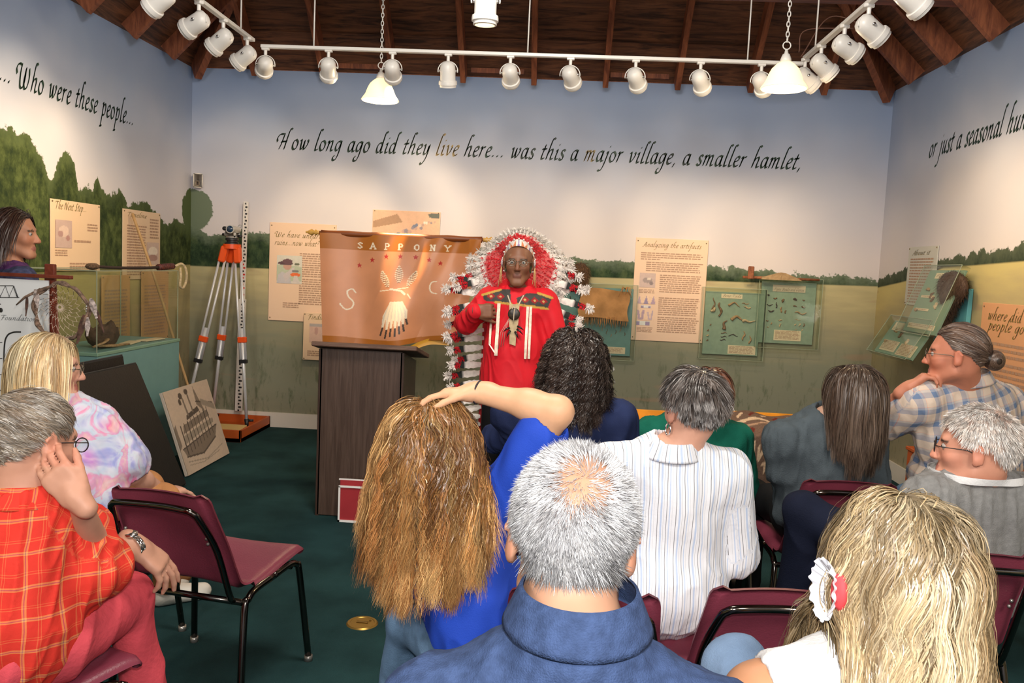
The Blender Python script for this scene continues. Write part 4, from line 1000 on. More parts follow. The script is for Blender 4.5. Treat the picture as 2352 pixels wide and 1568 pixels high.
# the caps
LT = {'S': [[(.9, .85), (.5, 1), (.15, .8), (.5, .5), (.88, .22), (.5, 0), (.1, .15)]], 'A': [[(0, 0), (.5, 1), (1, 0)], [(.25, .35), (.75, .35)], [(-.12, 0), (.15, 0)], [(.85, 0), (1.12, 0)]],
      'P': [[(.2, 0), (.2, 1), (.7, .98), (.85, .75), (.7, .5), (.2, .5)], [(0, 0), (.42, 0)]], 'O': [[(.5, 0), (.1, .25), (.1, .75), (.5, 1), (.9, .75), (.9, .25), (.5, 0)]],
      'N': [[(.15, 0), (.15, 1), (.85, 0), (.85, 1)], [(0, 0), (.3, 0)], [(0, 1), (.2, 1)], [(.7, 1), (1, 1)]], 'Y': [[(0, 1), (.5, .5), (1, 1)], [(.5, .5), (.5, 0)], [(.35, 0), (.65, 0)], [(-.1, 1), (.15, 1)], [(.85, 1), (1.1, 1)]]}
for ch, x in zip('SAPPONY', (.245, .33, .42, .505, .605, .705, .795)):
    for st in LT[ch]: sh.append(('l', [(x-.016+.032*p, .875+.052*q) for p, q in st], .0042, WH))
sS = spline([(.215, .47), (.195, .50), (.165, .48), (.17, .43), (.20, .38), (.19, .33), (.155, .31), (.125, .345), (.12, .36)], 5)
sh.append(('l', [tuple(p) for p in sS], .005, WH))
sh.append(('l', [tuple(p) for p in spline([(.745, .58), (.715, .57), (.705, .52), (.72, .475), (.755, .46)], 5)], .005, WH))
for (x, y, a) in ((.41, .615, .35), (.50, .66, .0), (.585, .62, -.45)):   # upright fern feathers
    for k in range(9):
        l = .024*math.sin((k+1.2)/10.2*PI); dx, dy = math.sin(-a), math.cos(a); cx_, cy_ = x+dx*(k-4)*.013*1.0, y+dy*(k-4)*.017
        sh.append(('l', [(cx_-l, cy_-.008), (cx_, cy_), (cx_+l, cy_-.008)], .0035, WH)); sh.append(('l', [(cx_-l*.8, cy_-.016), (cx_, cy_-.008), (cx_+l*.8, cy_-.016)], .0016, DK))
sh += [('l', [(.38, .50), (.46, .515), (.56, .53)], .004, WH), ('l', [(.45, .52), (.52, .50), (.54, .47)], .008, WH), ('l', [(.56, .47), (.58, .43)], .004, WH)]
for k, (x, y) in enumerate([(.385, .10), (.42, .075), (.455, .09), (.49, .09), (.52, .11), (.55, .13), (.57, .19)]):
    bx, by = .49+.012*(k-3), .40
    for st in np.linspace(-1, 1, 4): sh.append(('l', [(bx, by), ((bx+x)/2+st*.008-.02*(3-k)/3*.3, (by+y)/2+.02), (x+(bx-x)*.2, y+(by-y)*.2)], .0062, (.62, .55, .44) if int(st*10) % 2 else WH))
    sh.append(('l', [(x+(bx-x)*.22, y+(by-y)*.22), (x, y)], .0065, DK))
nu, nv = 300, 230
gx, gy = np.meshgrid(np.linspace(0, 1, nu), np.linspace(0, 1, nv)); P = np.stack([gx.ravel(), gy.ravel()], 1)
Cc = paint(sh, P, ORG)
u, v = P[:, 0], P[:, 1]
# right side is drawn up in folds
x = bA[0]+wB*(u-.10*u**3*(1-v)**1.3*1.2+.035*(1-v)*(1-u)); z = zB-hB*(1-v)*(1-.10*u**2)+.012*np.sin(u*9+1)*(1-v)
y = YB-.02-.018*np.sin(u*16+v*5*u)*(1-v*.7)-.035*np.maximum(0, np.sin(u*7.5-v*2.6-1.5))*(1-v)*(.3+u)-.02*np.sin(u*30-v*9)*u*v*.8-.012*np.sin(P[:, 0]*11+2)
i = np.arange(nu*nv).reshape(nv, nu); F = np.stack([i[:-1, :-1], i[:-1, 1:], i[1:, 1:], i[1:, :-1]], -1).reshape(-1, 4)
V1 = np.stack([x, y, z], 1)
satin = vmat('banner_satin', .38, .5, .05, 9)
_n = satin.node_tree; _n.nodes['Principled BSDF'].inputs['Sheen Weight'].default_value = .2
cl = mkobj('cloth', np.concatenate([V1, V1+np.array((0, .003, 0))]), np.concatenate([F, F[:, ::-1]+len(V1)]), satin, t, True, np.concatenate([Cc, Cc]))
b = MB()  # sleeve wrapped round the rod and the yellow back hem that shows below
b.tube([(bA[0]+.003+wB*k, YB, zB) for k in np.linspace(0, 1, 24)], [.02+.002*math.sin(k*5) for k in range(24)], 14)
b.build('sleeve', mat('sleeve_brown', (.20, .05, .008), .45), t)
hem = MB(); hm = [W(912, 806, YB+.02), W(938, 803, YB), W(962, 792, YB-.01), W(990, 784, YB), W(1032, 786, YB+.01)]
hc = spline(hm, 8); hem.grid(lambda u_, v_: tuple(hc[int(u_*(len(hc)-1)+.5)]+np.array((0, .004*math.sin(v_*PI), .022-.044*v_))), len(hc), 4)
hem.build('hem', mat('hem_yellow', (.72, .36, .03), .45), t)
# ================================================================== lectern and its neighbours
lam = woodmat('walnut_laminate', (.050, .028, .020), (.085, .052, .038), rough=.38, st=(9, 9, .5), scale=5, spec=.5)
lamd = woodmat('walnut_dark', (.03, .016, .011), (.055, .03, .022), rough=.4, st=(9, 9, .5), scale=5)
a = W(727, 1183, 5.1); yl = WZ(727, 1183, 0)[1]; a = WZ(727, 1183, 0); bR = W(912, 1190, yl)
xl0, xl1 = a[0], bR[0]; zt_ = W(800, 800, yl)[2]
t = thing('lectern', ((xl0+xl1)/2, yl+.2, 0), 'tall dark walnut laminate lectern with a slanted reading top', 'lectern')
dl = .42
MB().box(((xl0+xl1)/2, yl+.01, zt_/2), (xl1-xl0, .02, zt_-.01), bev=.002).build('front_panel', lam, t, False)
for s, x in ((-1, xl0-.0), (1, xl1)):
    MB().prism([(0, .0), (dl, .0), (dl, zt_-.10), (0, zt_-.01)], (x-.01, yl, 0), (0, 1, 0), (0, 0, 1), (1, 0, 0), .02).build('side_panel', lamd, t, False)
MB().box(((xl0+xl1)/2, yl+.2, .35), (xl1-xl0-.02, .36, .02)).build('shelf', lamd, t, False)
Rt = rotx(-.19)
MB().box(((xl0+xl1)/2+.03, yl+.17, zt_-.02), (xl1-xl0+.13, .5, .028), Rt, .004).build('reading_top', woodmat('walnut_edge', (.09, .045, .03), (.16, .09, .06), st=(1, 6, 6)), t, False)
# sign tray at its foot
q = W(828, 1192, yl-.10); q = WZ(828, 1196, 0); q = q-np.array((0, .05, 0)); sgn = thing('red_sign_box', (q[0], q[1]+.03, 0), 'red panel sign with a white frame standing at the foot of the lectern', 'sign')
wS, hS = .29, .215; redm = mat('sign_red', (.34, .028, .035), .35, var=.1, scale=5); ox = W(775, 1190, q[1])[0]
MB().box((ox+wS/2, q[1]+.03, hS/2), (wS, .03, hS), rotx(0), .003).build('panel', redm, sgn, False)
b = MB()
for (x, z, sx_, sz_) in ((wS/2, .006, wS, .012), (wS/2, hS, wS, .010), (.005, hS/2, .010, hS), (wS-.005, hS/2, .010, hS)): b.box((ox+x, q[1]+.012, z), (sx_, .012, sz_))
b.box((ox+wS/2, q[1]+.055, hS+.032), (wS+.02, .01, .008)); b.build('frame', mat('frame_white', (.8, .78, .75), .4), sgn, False)
MB().box((ox+wS/2, q[1]+.05, hS+.012), (wS, .012, .035)).build('back_lip', redm, sgn, False)
# brass floor outlet
q = WZ(832, 1431, 0)
t = thing('floor_outlet', q, 'round brass floor outlet set in the carpet', 'outlet')
brs = mat('brass_plate', (.42, .26, .06), .35, metal=.85)
MB().lathe([(0, .004), (.05, .004), (.052, .006), (.062, .006), (.068, .0), (.0, .0)], q, n=40).build('cover_plate', brs, t, sharp=30)
MB().box(q+np.array((0, 0, .007)), (.05, .012, .004), bev=.001).cyl(q+np.array((.03, .02, .004)), q+np.array((.03, .02, .008)), .005, n=8).build('slot_cap', mat('brass_dark', (.25, .15, .04), .4, metal=.8), t, False)

# ================================================================== left side exhibits
CXF, CZ, CY0, CY1 = -2.856, .90, 4.99, 6.11
t = thing('display_cabinet', ((XL+CXF)/2, (CY0+CY1)/2, 0), 'teal pedestal display cabinet with a glass top against the left wall', 'display cabinet')
cabm = mat('cabinet_teal', (.17, .33, .32), .55, var=.05, scale=6)
MB().box(((XL+.03+CXF)/2, (CY0+CY1)/2, CZ/2), (CXF-XL-.03, CY1-CY0, CZ), bev=.004).build('base', cabm, t, False)
MB().box(((XL+.03+CXF)/2, (CY0+CY1)/2, CZ-.012), (CXF-XL-.02, CY1-CY0+.012, .022), bev=.003).build('deck', mat('cabinet_green', (.20, .34, .24), .5), t, False)
b = MB(); zt2_ = W(418, 622, 6.10)[2]
x0, x1 = XL+.035, CXF-.01
b.box((x1, (CY0+CY1)/2, (CZ+zt2_)/2), (.004, CY1-CY0-.02, zt2_-CZ)); b.box((x0, (CY0+CY1)/2, (CZ+zt2_)/2), (.004, CY1-CY0-.02, zt2_-CZ))
for y in (CY0+.01, CY1-.01): b.box(((x0+x1)/2, y, (CZ+zt2_)/2), (x1-x0, .004, zt2_-CZ))
b.box(((x0+x1)/2, (CY0+CY1)/2, zt2_), (x1-x0, CY1-CY0-.02, .004)); b.build('glass_cover', acr, t, False)
e = MB()
for x in (x0, x1): e.box((x, (CY0+CY1)/2, zt2_), (.006, CY1-CY0-.02, .006))
for y in (CY0+.01, CY1-.01):
    e.box(((x0+x1)/2, y, zt2_), (x1-x0, .006, .006))
    for x in (x0, x1): e.box((x, y, (CZ+zt2_)/2), (.005, .005, zt2_-CZ))
e.build('cover_edge', edgem, t, False)
# things inside the cabinet
clay = mat('clay', (.10, .055, .035), .85, var=.4, scale=16, bump=.5)
q = np.array((-3.00, 5.30, CZ+.002))
b = MB(); prof = [(.0, .0), (.05, .0), (.085, .03), (.105, .08), (.10, .13), (.096, .165), (.086, .165), (.09, .13), (.092, .08), (.07, .035), (0, .02)]
b.lathe(prof, q, n=30); V = b.V(); rr = np.arctan2(V[:, 1]-q[1], V[:, 0]-q[0]); V[:, 2] -= np.where(V[:, 2] > q[2]+.12, .02+.02*np.sin(rr*3)+.012*np.sin(rr*7+1), 0)
b.v = [V]; tag(b.build('clay_pot', clay, None, origin=q), 'dark broken clay pot standing inside the glass cabinet', 'pot')
q = np.array((-2.95, 5.10, CZ+.002)); b = MB(); b.tube(spline([q+np.array(p) for p in ((0, 0, .02), (.05, .05, .05), (.02, .13, .06), (-.06, .16, .03))], 6), .016, 8, flat=.5)
tag(b.build('jaw_bone', bones[0], None, origin=q), 'curved tan jaw bone lying in front of the clay pot', 'bone')
q = np.array((-3.10, 5.08, CZ+.002)); tag(MB().ball(q+np.array((0, 0, .03)), (.05, .045, .028), n=14).build('turtle_shell', bones[1], None, origin=q), 'small brown shell at the near end of the glass cabinet', 'shell')
q = np.array((-2.97, 5.50, CZ+.002)); tag(MB().box(q+np.array((0, .1, .006)), (.08, .22, .008), rotz(.2), .002).build('label_card', card, None, False, origin=q), 'flat cream card beside the clay pot in the cabinet', 'card')
q = np.array((-2.95, 5.76, CZ+.002)); tag(MB().box(q+np.array((0, .1, .006)), (.08, .24, .008), rotz(-.1), .002).build('label_card', card, None, False, origin=q), 'flat cream card at the far end inside the cabinet', 'card')
q = np.array((-2.92, 5.30, CZ+.002)); tag(MB().tube([q+np.array((-.04, -.12, .02)), q+np.array((.0, 0, .014)), q+np.array((.03, .14, .014))], [.008, .011, .006], 8).build('bone_tool', bones[0], None, origin=q), 'straight bone awl lying beside the clay pot', 'artifact')
# on top of the cabinet
zt3 = zt2_+.003
q = np.array((-2.95, 5.6, zt3)); wand = thing('feather_wand', q, 'dark wrapped wand with fur and beads lying on top of the glass cabinet', 'wand')
P0 = W(263, 610, 5.35)
pts = [np.array((-2.98, 5.15, zt3+.02)), np.array((-2.95, 5.38, zt3+.014)), np.array((-2.93, 5.65, zt3+.014)), np.array((-2.91, 5.88, zt3+.02)), np.array((-2.89, 6.06, zt3+.03))]
MB().tube(spline(pts, 6), .010, 8).build('shaft', mat('dark_wrap', (.03, .015, .01), .8), wand)
MB().ball(pts[0], (.03, .07, .022), n=12).build('fur_end', mat('wand_fur', (.12, .07, .04), .9, var=.5, scale=80), wand)
MB().tube(spline(pts[3:], 6), .024, 10).build('beaded_grip', mat('wand_beads', (.10, .02, .015), .6, var=.8, scale=90), wand)
rope = mat('rope', (.55, .42, .24), .9, var=.2, scale=60)
b = MB(); r0 = np.array((-2.87, 6.08, zt3+.03)); b.tube(spline([r0+np.array(p) for p in ((0, -.02, 0), (.03, .02, .02), (.05, .05, -.02), (.05, .06, -.10), (.04, .03, -.16), (.035, -.01, -.14), (.035, .0, -.07), (.02, .02, -.01))], 6), .010, 8)
tag(b.build('rope_loop', rope, None, origin=r0), 'loop of pale rope hanging off the far corner of the glass cabinet', 'rope')
# leaning cane
A = WX(304, 490, XL+.045); B_ = WZ(480, 1035, 0)
tag(MB().tube(spline([A, A*.66+B_*.34+np.array((.01, 0, .01)), A*.33+B_*.67, B_+np.array((0, 0, .012))], 8), .011, 8).build('leaning_cane', woodmat('cane', (.42, .24, .09), (.55, .34, .15), st=(4, 4, .6)), None, origin=B_), 'long thin tan cane leaning against the left wall', 'cane')
# portfolios leaning on the cabinet
blk = mat('portfolio_black', (.012, .010, .010), .5, spec=.4, bump=.15, bscale=80)
def leaner(name, y0, y1, xb, xt, h_, th, m, label, cat, bev=.012, par=None):
    """board standing on the floor, leaning toward the left wall; returns frame"""
    tilt = math.atan2(xb-xt, h_); hh = h_/math.cos(tilt)
    V_ = np.array((-math.sin(tilt), 0, math.cos(tilt))); U = np.array((0, 1., 0)); Nn = np.cross(U, V_)
    o = np.array((xb, y0, 0.)); c = o+U*(y1-y0)/2+V_*hh/2+np.array((0, 0, th*math.sin(tilt)))
    R = np.stack([U, -Nn, V_], 1)
    return o+np.array((0, 0, th*math.sin(tilt))), U, V_, Nn, hh, c, R
for i, (y0_, y1_, xb, xt, h_, lb) in enumerate(((4.40, 5.27, -2.41, -2.76, .80, 'black portfolio case leaning on the cabinet, the nearer one'), (4.44, 5.25, -2.71, -2.84, .86, 'black portfolio case behind the other, only its top edge showing'))):
    o, U, V_, Nn, hh, c, R = leaner('p', y0_, y1_, xb, xt, h_, .035, blk, '', '')
    t = thing('portfolio_case', o, lb, 'portfolio', 'black portfolio cases')
    MB().box(c, (y1_-y0_, .028, hh), R, .012).build('cover', blk, t, False)
    b = MB(); b.tube([c+U*(sx_*((y1_-y0_)/2+.001))*1+V_*(sz_*hh/2)-Nn*0 for sx_, sz_ in ((-1, -1), (-1, 1), (1, 1), (1, -1))], .004, 6, closed=True); b.build('zipper', mat('zip_grey', (.05, .05, .05), .4), t)
# ship sketch
o, U, V_, Nn, hh, c, R = leaner('s', 5.50, 6.22, -2.50, W(372, 905, 5.5)[0], W(372, 905, 5.5)[2], .03, None, '', '')
a = WZ(433, 1098, 0); 
t = thing('ship_drawing', o, 'canvas board with a pencil drawing of a riverboat leaning beside the black portfolios', 'drawing')
MB().box(c-Nn*.012, (.72, .022, hh), R, .002).build('canvas_edge', mat('canvas_edge', (.62, .52, .42), .7), t, False)
g1, g2, g3 = (.10, .075, .06), (.22, .17, .13), (.32, .26, .2)
shp = [('p', [(.06, .30), (.9, .42), (.80, .28), (.45, .16), (.1, .2)], g2), ('p', [(.12, .34), (.85, .46), (.86, .52), (.14, .44)], g3), ('p', [(.16, .46), (.80, .56), (.78, .64), (.2, .56)], g2), ('p', [(.3, .6), (.62, .66), (.6, .72), (.32, .66)], g1)]
for k in range(9): shp.append(('l', [(.14+.08*k, .22+.015*k), (.14+.08*k, .56+.014*k)], .008, g1))
shp += [('l', [(.36, .66), (.34, .86)], .016, g2), ('l', [(.48, .68), (.46, .88)], .016, g2), ('e', .31, .9, .04, .04, g1), ('e', .45, .93, .04, .035, g1), ('e', .27, .83, .03, .04, g1), ('p', [(.62, .98), (.74, .62), (.6, .74)], g2), ('l', [(.6, .78), (.95, .70)], .01, g1), ('p', [(.7, .72), (.98, .6), (.98, .68), (.7, .8)], g3),
        ('l', [(.1, .14), (.5, .08), (.9, .16)], .006, g3), ('l', [(.1, .1), (.4, .06), (.8, .1)], .005, g3), ('l', [(.06, .3), (.9, .42)], .008, g1), ('l', [(.1, .2), (.45, .16), (.8, .28)], .01, g1), ('p', [(0, .3), (.06, .34), (.05, .6), (0, .56)], g2)]
picture('drawing', o-U*0+np.array((0, 0, 0)), U, V_, .72, hh, shp, (.56, .44, .34), picm, t, res=.005, off=.0035)
# orange tray with the tripod in it
q = WZ(553, 1017, 0); R_ = q[0]; Yn = q[1]; Xl_ = -3.30; orm = mat('tray_orange', (.46, .085, .012), .45, var=.05, scale=5)
t = thing('orange_tray', ((Xl_+R_)/2, (Yn+D)/2, 0), 'orange painted open tray on the carpet in the left corner under the tripod', 'tray')
Yf = D-.03; b = MB(); zh = .10
b.box(((Xl_+R_)/2, (Yn+Yf)/2, .02), (R_-Xl_, Yf-Yn, .03)); b.build('bottom', orm, t, False)
for nm, c_, s_ in (('side', ((Xl_+R_)/2, Yn+.01, zh/2+.003), (R_-Xl_, .02, zh)), ('side', (R_-.01, (Yn+Yf)/2, zh/2+.003), (.02, Yf-Yn, zh)), ('side', ((Xl_+R_)/2, Yf-.01, zh/2+.003), (R_-Xl_, .02, zh)), ('side', (Xl_+.01, (Yn+Yf)/2, zh/2+.003), (.02, Yf-Yn, zh))):
    MB().box(c_, s_, bev=.002).build(nm, orm, t, False)
q = np.array((R_-.17, Yn+.14, .065)); tag(MB().box(q, (.26, .2, .06), rotx(.1), .003).build('label_block', mat('card_gold', (.62, .42, .16), .5), None, False, origin=q), 'slanted cream label block inside the orange tray', 'label')
# tripod
tpY = 7.0; alu = mat('aluminium', (.70, .71, .73), .35, metal=.25); torg = mat('tripod_orange', (.85, .09, .01), .35); bk = mat('black_plastic', (.015, .015, .017), .4)
hd = W(533, 566, tpY)
t = thing('survey_tripod', (hd[0], tpY, 0), 'aluminium surveying tripod with orange head holding a transit', 'tripod')
MB().cyl(hd+np.array((0, 0, -.02)), hd+np.array((0, 0, .02)), .075, n=24).build('head_plate', torg, t, sharp=40)
feet = [(WZ(505, 985, .03), 'a'), (np.array((hd[0]-.52, tpY+.16, .03)), 'b'), (W(568, 958, tpY-.02), 'c')]
feet[0] = (np.array((hd[0]-.36, tpY-.14, .04)), 'a'); feet[1] = (np.array((hd[0]-.26, D-.12, .04)), 'b')
feet[2] = (np.array((W(568, 950, tpY-.02)[0], tpY-.02, .045)), 'c')
for k, (ft, _) in enumerate(feet):
    top = hd+np.array(((-.05, -.03, -.02), (-.02, .05, -.02), (.05, -.01, -.02))[k]); d = ft-top; ln = np.linalg.norm(d); dn = d/ln; s_, v_, _d = basis(dn); s_ = np.cross(dn, [0, 1, 0]); s_ /= np.linalg.norm(s_)
    lg = thing('leg', top, None, None); lg.parent = t; lg.location = tuple(top-np.array(t.location))
    MB().box(top+dn*.05, (.06, .06, .14), np.stack([s_, np.cross(dn, s_), dn], 1), .01).build('hinge', torg, lg, False)
    m1 = top+dn*ln*.50
    for s in (-1, 1): MB().cyl(top+dn*.1+s_*s*.024, m1+dn*ln*.12+s_*s*.024, .010, n=10).build('rail', alu, lg)
    MB().box(m1, (.075, .04, .05), np.stack([s_, np.cross(dn, s_), dn], 1), .006).build('clamp', torg, lg, False)
    MB().box(m1+dn*ln*.12, (.07, .035, .035), np.stack([s_, np.cross(dn, s_), dn], 1), .005).build('collar', bk, lg, False)
    MB().tube([m1-dn*.1, ft-dn*.07], [.016, .014], 8).build('lower_leg', alu, lg)
    MB().tube([ft-dn*.09, ft-dn*.03, ft], [.022, .016, .002], 8).box(ft-dn*.075+s_*.03, (.06, .012, .02), np.stack([s_, np.cross(dn, s_), dn], 1)).build('foot', bk, lg)
tz = thing('transit_level', hd+np.array((0, 0, .02)), 'grey surveying level mounted on the orange tripod head', 'surveying instrument')
gr = mat('instrument_grey', (.55, .53, .48), .4); q = hd+np.array((0, 0, .02))
MB().lathe([(.0, 0), (.06, 0), (.06, .012), (.045, .02), (.045, .03), (.056, .034), (.056, .05), (.04, .056), (0, .056)], q, n=24).build('base_plate', bk, tz, sharp=40)
MB().box(q+np.array((0, 0, .085)), (.10, .12, .06), bev=.015).build('housing', gr, tz)
MB().tube([q+np.array((.02, -.10, .125)), q+np.array((.02, -.09, .125)), q+np.array((.02, .08, .125))], [.036, .034, .026], 18).build('telescope', gr, tz, sharp=40)
MB().cyl(q+np.array((.02, -.104, .125)), q+np.array((.02, -.098, .125)), .028, n=18).build('lens', mat('lens_glass', (.02, .05, .10), .08, spec=1), tz)
MB().cyl(q+np.array((-.05, -.05, .13)), q+np.array((-.05, .0, .13)), .018, n=12).build('eyepiece', bk, tz)
MB().cyl(q+np.array((.05, 0, .07)), q+np.array((.085, 0, .07)), .012, n=10).cyl(q+np.array((-.085, 0, .08)), q+np.array((-.05, 0, .08)), .012, n=10).build('focus_knob', bk, tz)
# levelling rod
A = W(565, 463, D-.05); B_ = W(548, 944, D-.07); B_[2] = .14
t = thing('levelling_rod', B_, 'white graduated levelling rod standing behind the tripod', 'measuring rod')
d = A-B_; ln = np.linalg.norm(d); dn = d/ln; s_ = np.cross(dn, [0, 1, 0]); s_ /= np.linalg.norm(s_); R = np.stack([s_, np.cross(dn, s_), dn], 1)
rw = mat('rod_white', (.72, .68, .64), .4); rb = mat('rod_black', (.02, .02, .02), .5); rr_ = mat('rod_red', (.6, .03, .02), .5)
MB().box(B_+dn*ln*.27, (.062, .03, ln*.54), R, .003).build('lower_section', rw, t, False); MB().box(B_+dn*ln*.76, (.044, .02, ln*.48), R, .003).build('upper_section', rw, t, False)
bb = MB(); rd = MB(); k = 0
while k*.03 < ln-.02:
    z = k*.03+.01; up = z > ln*.54; wd_ = .044 if up else .062; f_ = (-.0165 if not up else -.0115)
    tgt = rd if 1.05 < z < 1.35 and k % 3 else bb
    tgt.box(B_+dn*z+s_*(-wd_*.22 if k % 2 else -wd_*.05)+np.array((0, f_, 0)), (wd_*(.42 if k % 2 else .25), .002, .015), R); k += 1
bb.build('graduations', rb, t, False); rd.build('red_numbers', rr_, t, False)
# easel with the foundation poster
YE = 3.9
ez = thing('easel', W(116, 700, YE)*np.array((1, 1, 0)), 'dark red wooden easel rail and post holding up the white poster', 'easel')
dred = woodmat('easel_red', (.10, .018, .010), (.17, .035, .018), st=(2, 2, 2), rough=.35)
A = W(-260, 617, YE-.03); B_ = W(165, 637, YE-.03); A[2] = B_[2] = (A[2]+B_[2])/2
MB().box((A+B_)/2, (B_[0]-A[0], .03, .018), bev=.003).build('rail', dred, ez, False)
pt = W(116, 606, YE); MB().box((pt[0], YE, pt[2]/2), (.05, .025, pt[2]), bev=.004).build('post', dred, ez, False)
MB().tube([(pt[0], YE+.02, pt[2]-.1), (pt[0]+.02, YE+.10, 0.01)], .016, 8).build('rear_leg', dred, ez)
MB().box((A[0]/2+pt[0]/2, YE-.02, .42), (pt[0]-A[0], .06, .02), bev=.003).build('shelf', dred, ez, False)
MB().box((A[0]+.1, YE, pt[2]/2), (.05, .025, pt[2]), bev=.004).build('post', dred, ez, False)
pr = W(112, 700, YE-.03); po = thing('foundation_poster', (pr[0], YE-.03, .43), 'white poster with a bridge drawing and the word Foundation on the easel', 'poster')
pw_, ph_ = .95, A[2]-.02-.44; px0 = pr[0]-pw_
MB().box((px0+pw_/2, YE-.028, .44+ph_/2), (pw_, .008, ph_), bev=.001).build('board', mat('poster_white', (.62, .64, .66), .3), po, False)
def pq(px, py): q = W(px, py, YE-.033); return q
bl = MB()
def ln_(pts, w_=.0022):
    P = [pq(*p) for p in pts]; bl.tube(P, w_, 5)
ln_([(-60, 656), (30, 656), (40, 683)]); ln_([(-60, 683), (44, 683)])
for k in range(5): ln_([(-60+k*20, 683), (-48+k*20, 656)], .0010); ln_([(-48+k*20, 656), (-38+k*20, 683)], .0010)
ln_(spline([(8, 900, 0), (10, 800, 0), (16, 772, 0), (30, 763, 0), (48, 762, 0)], 6)[:, :2].tolist(), .0038)
for yy in (786, 823, 860, 896): ln_([(-8, yy), (5, yy)], .002)
bl.build('drawing_lines', mat('poster_black', (.01, .01, .01), .5), po)
MB().ball(pq(2, 712), (.010, .002, .012)).ball(pq(-4, 698), (.014, .002, .004)).build('drawing_dots', MATS['poster_black'], po)
q0 = pq(-30, 732); letters('title', 'tower Foundation', q0+np.array((-.03, -.001, 0)), (1, 0, 0), (0, 0, 1), pq(88, 732)[0]-q0[0]+.02, .014, mat('poster_grey', (.25, .27, .28), .6), po, nib=.2)
# dream catcher
YD = YE-.10; c0 = W(140, 715, YD); Rr = .132
dc = thing('dream_catcher', c0, 'twig hoop dream catcher with netting, feathers and beads hanging from the easel', 'dream catcher')
twig = mat('twig', (.16, .10, .07), .9, var=.5, scale=50, bump=.5)
b = MB()
for ph in (0, 1.4):
    b.tube([c0+np.array((math.cos(a)*(Rr+.006*math.sin(a*5+ph)), .008*math.sin(a*4+ph), math.sin(a)*(Rr+.006*math.cos(a*7+ph)))) for a in np.linspace(0, 2*PI, 60, endpoint=False)], [.007+.002*math.sin(k*.9+ph) for k in range(60)], 7, closed=True)
b.tube([c0+np.array(p) for p in ((-.10, 0, .10), (-.17, -.01, .06), (-.22, 0, .02))], [.008, .006, .003], 6)
b.build('hoop', twig, dc)
b = MB(); hole = np.array((-.005, 0, .02)); NR = 22
for k in range(NR):
    for j in range(7):
        f = lambda jj, kk: c0+hole*(jj/7)+np.array((math.cos(2*PI*(kk)/NR), 0, math.sin(2*PI*kk/NR)))*Rr*(1-jj/7.4)
        b.tube([f(j, k+(.5 if j % 2 else 0)), f(j+1, k+(.5 if (j+1) % 2 else 0)), ], .0009, 3, cap=False); b.tube([f(j, k+(.5 if j % 2 else 0)), f(j+1, k+(-.5 if (j+1) % 2 else 0)+(0 if (j+1) % 2 else 0))], .0009, 3, cap=False)
b.build('net', mat('net_cord', (.62, .50, .40), .8), dc)
fw_ = mat('feather_grey', (.34, .28, .26), .8, var=.6, scale=70); fb_ = mat('feather_brown', (.07, .03, .02), .8, var=.5, scale=50)
def leaf(name, a, d, L_, w_, m, par, up=(0, -1, 0), bend=.1):
    d = np.array(d, float); d /= np.linalg.norm(d); s = np.cross(d, up); s /= np.linalg.norm(s); n = np.cross(s, d); b = MB()
    for sg in (-1, 1):
        b.grid(lambda u, v: tuple(a+d*L_*v+s*(u*2-1)*w_*(math.sin(min(1, v*1.15+.08)*PI*.92)**.7+.03)+n*(bend*L_*v*v+sg*.0016*(1-abs(u*2-1)))), 5, 9)
    return b.build(name, m, par)
leaf('feather', c0+np.array((.15, -.01, .07)), (.35, 0, -.9), .10, .016, fw_, dc); leaf('feather', c0+np.array((.17, -.01, .03)), (.4, 0, -.9), .13, .010, fb_, dc)
leaf('feather', c0+np.array((.135, -.01, -.02)), (.05, 0, -1), .09, .014, fw_, dc); leaf('feather', c0+np.array((.12, -.01, -.01)), (-.2, 0, -1), .14, .016, fb_, dc)
leaf('feather', c0+np.array((-.16, -.01, .07)), (.0, 0, -1), .10, .008, fb_, dc); leaf('feather', c0+np.array((-.12, -.01, .10)), (.2, 0, -1), .09, .015, fw_, dc)
b = MB(); [b.ball(c0+np.array((.125, 0, .03-.012*k)), .005, n=8) for k in range(6)]; b.build('beads', mat('bead_silver', (.5, .5, .5), .3, metal=.8), dc)
# orange plinth at the right wall, yellow crates and woven blanket bundle on the floor
q = WX(2290, 1040, XR-.5); 
t = thing('orange_plinth', (XR-.22, 4.75, 0), 'orange painted plinth against the right wall behind the white-haired man', 'plinth')
MB().box((XR-.24, 4.75, .25), (.44, 1.3, .50), bev=.004).build('body', orm, t, False); MB().box((XR-.24, 4.75, .512), (.46, 1.32, .022), bev=.003).build('top_board', orm, t, False)
yel = mat('crate_yellow', (.72, .30, .02), .4, var=.15, scale=8)
def crate(x0, x1, y, z1, label, h_=.14, dpt=.45, side=yel):
    t = thing('yellow_crate', ((x0+x1)/2, y+dpt/2, z1-h_), label, 'crate', 'yellow crates along the back')
    for c_, s_ in ((((x0+x1)/2, y, z1-h_/2), (x1-x0, .02, h_)), (((x0+x1)/2, y+dpt, z1-h_/2), (x1-x0, .02, h_)), ((x0, y+dpt/2, z1-h_/2), (.02, dpt, h_)), ((x1, y+dpt/2, z1-h_/2), (.02, dpt, h_))): MB().box(c_, s_, bev=.003).build('side', side, t, False)
    for k in (.33, .66): MB().box((x0+(x1-x0)*k, y-.012, z1-h_/2), (.02, .008, h_*.9), bev=.002).build('rib', side, t, False)
    MB().box(((x0+x1)/2, y+dpt/2, z1-h_+.01), (x1-x0, dpt, .015)).build('bottom', side, t, False)
    return t
dkt = mat('table_skirt', (.012, .014, .018), .8)
a = W(1400, 962, 5.3); c_ = W(1562, 1000, 5.3)
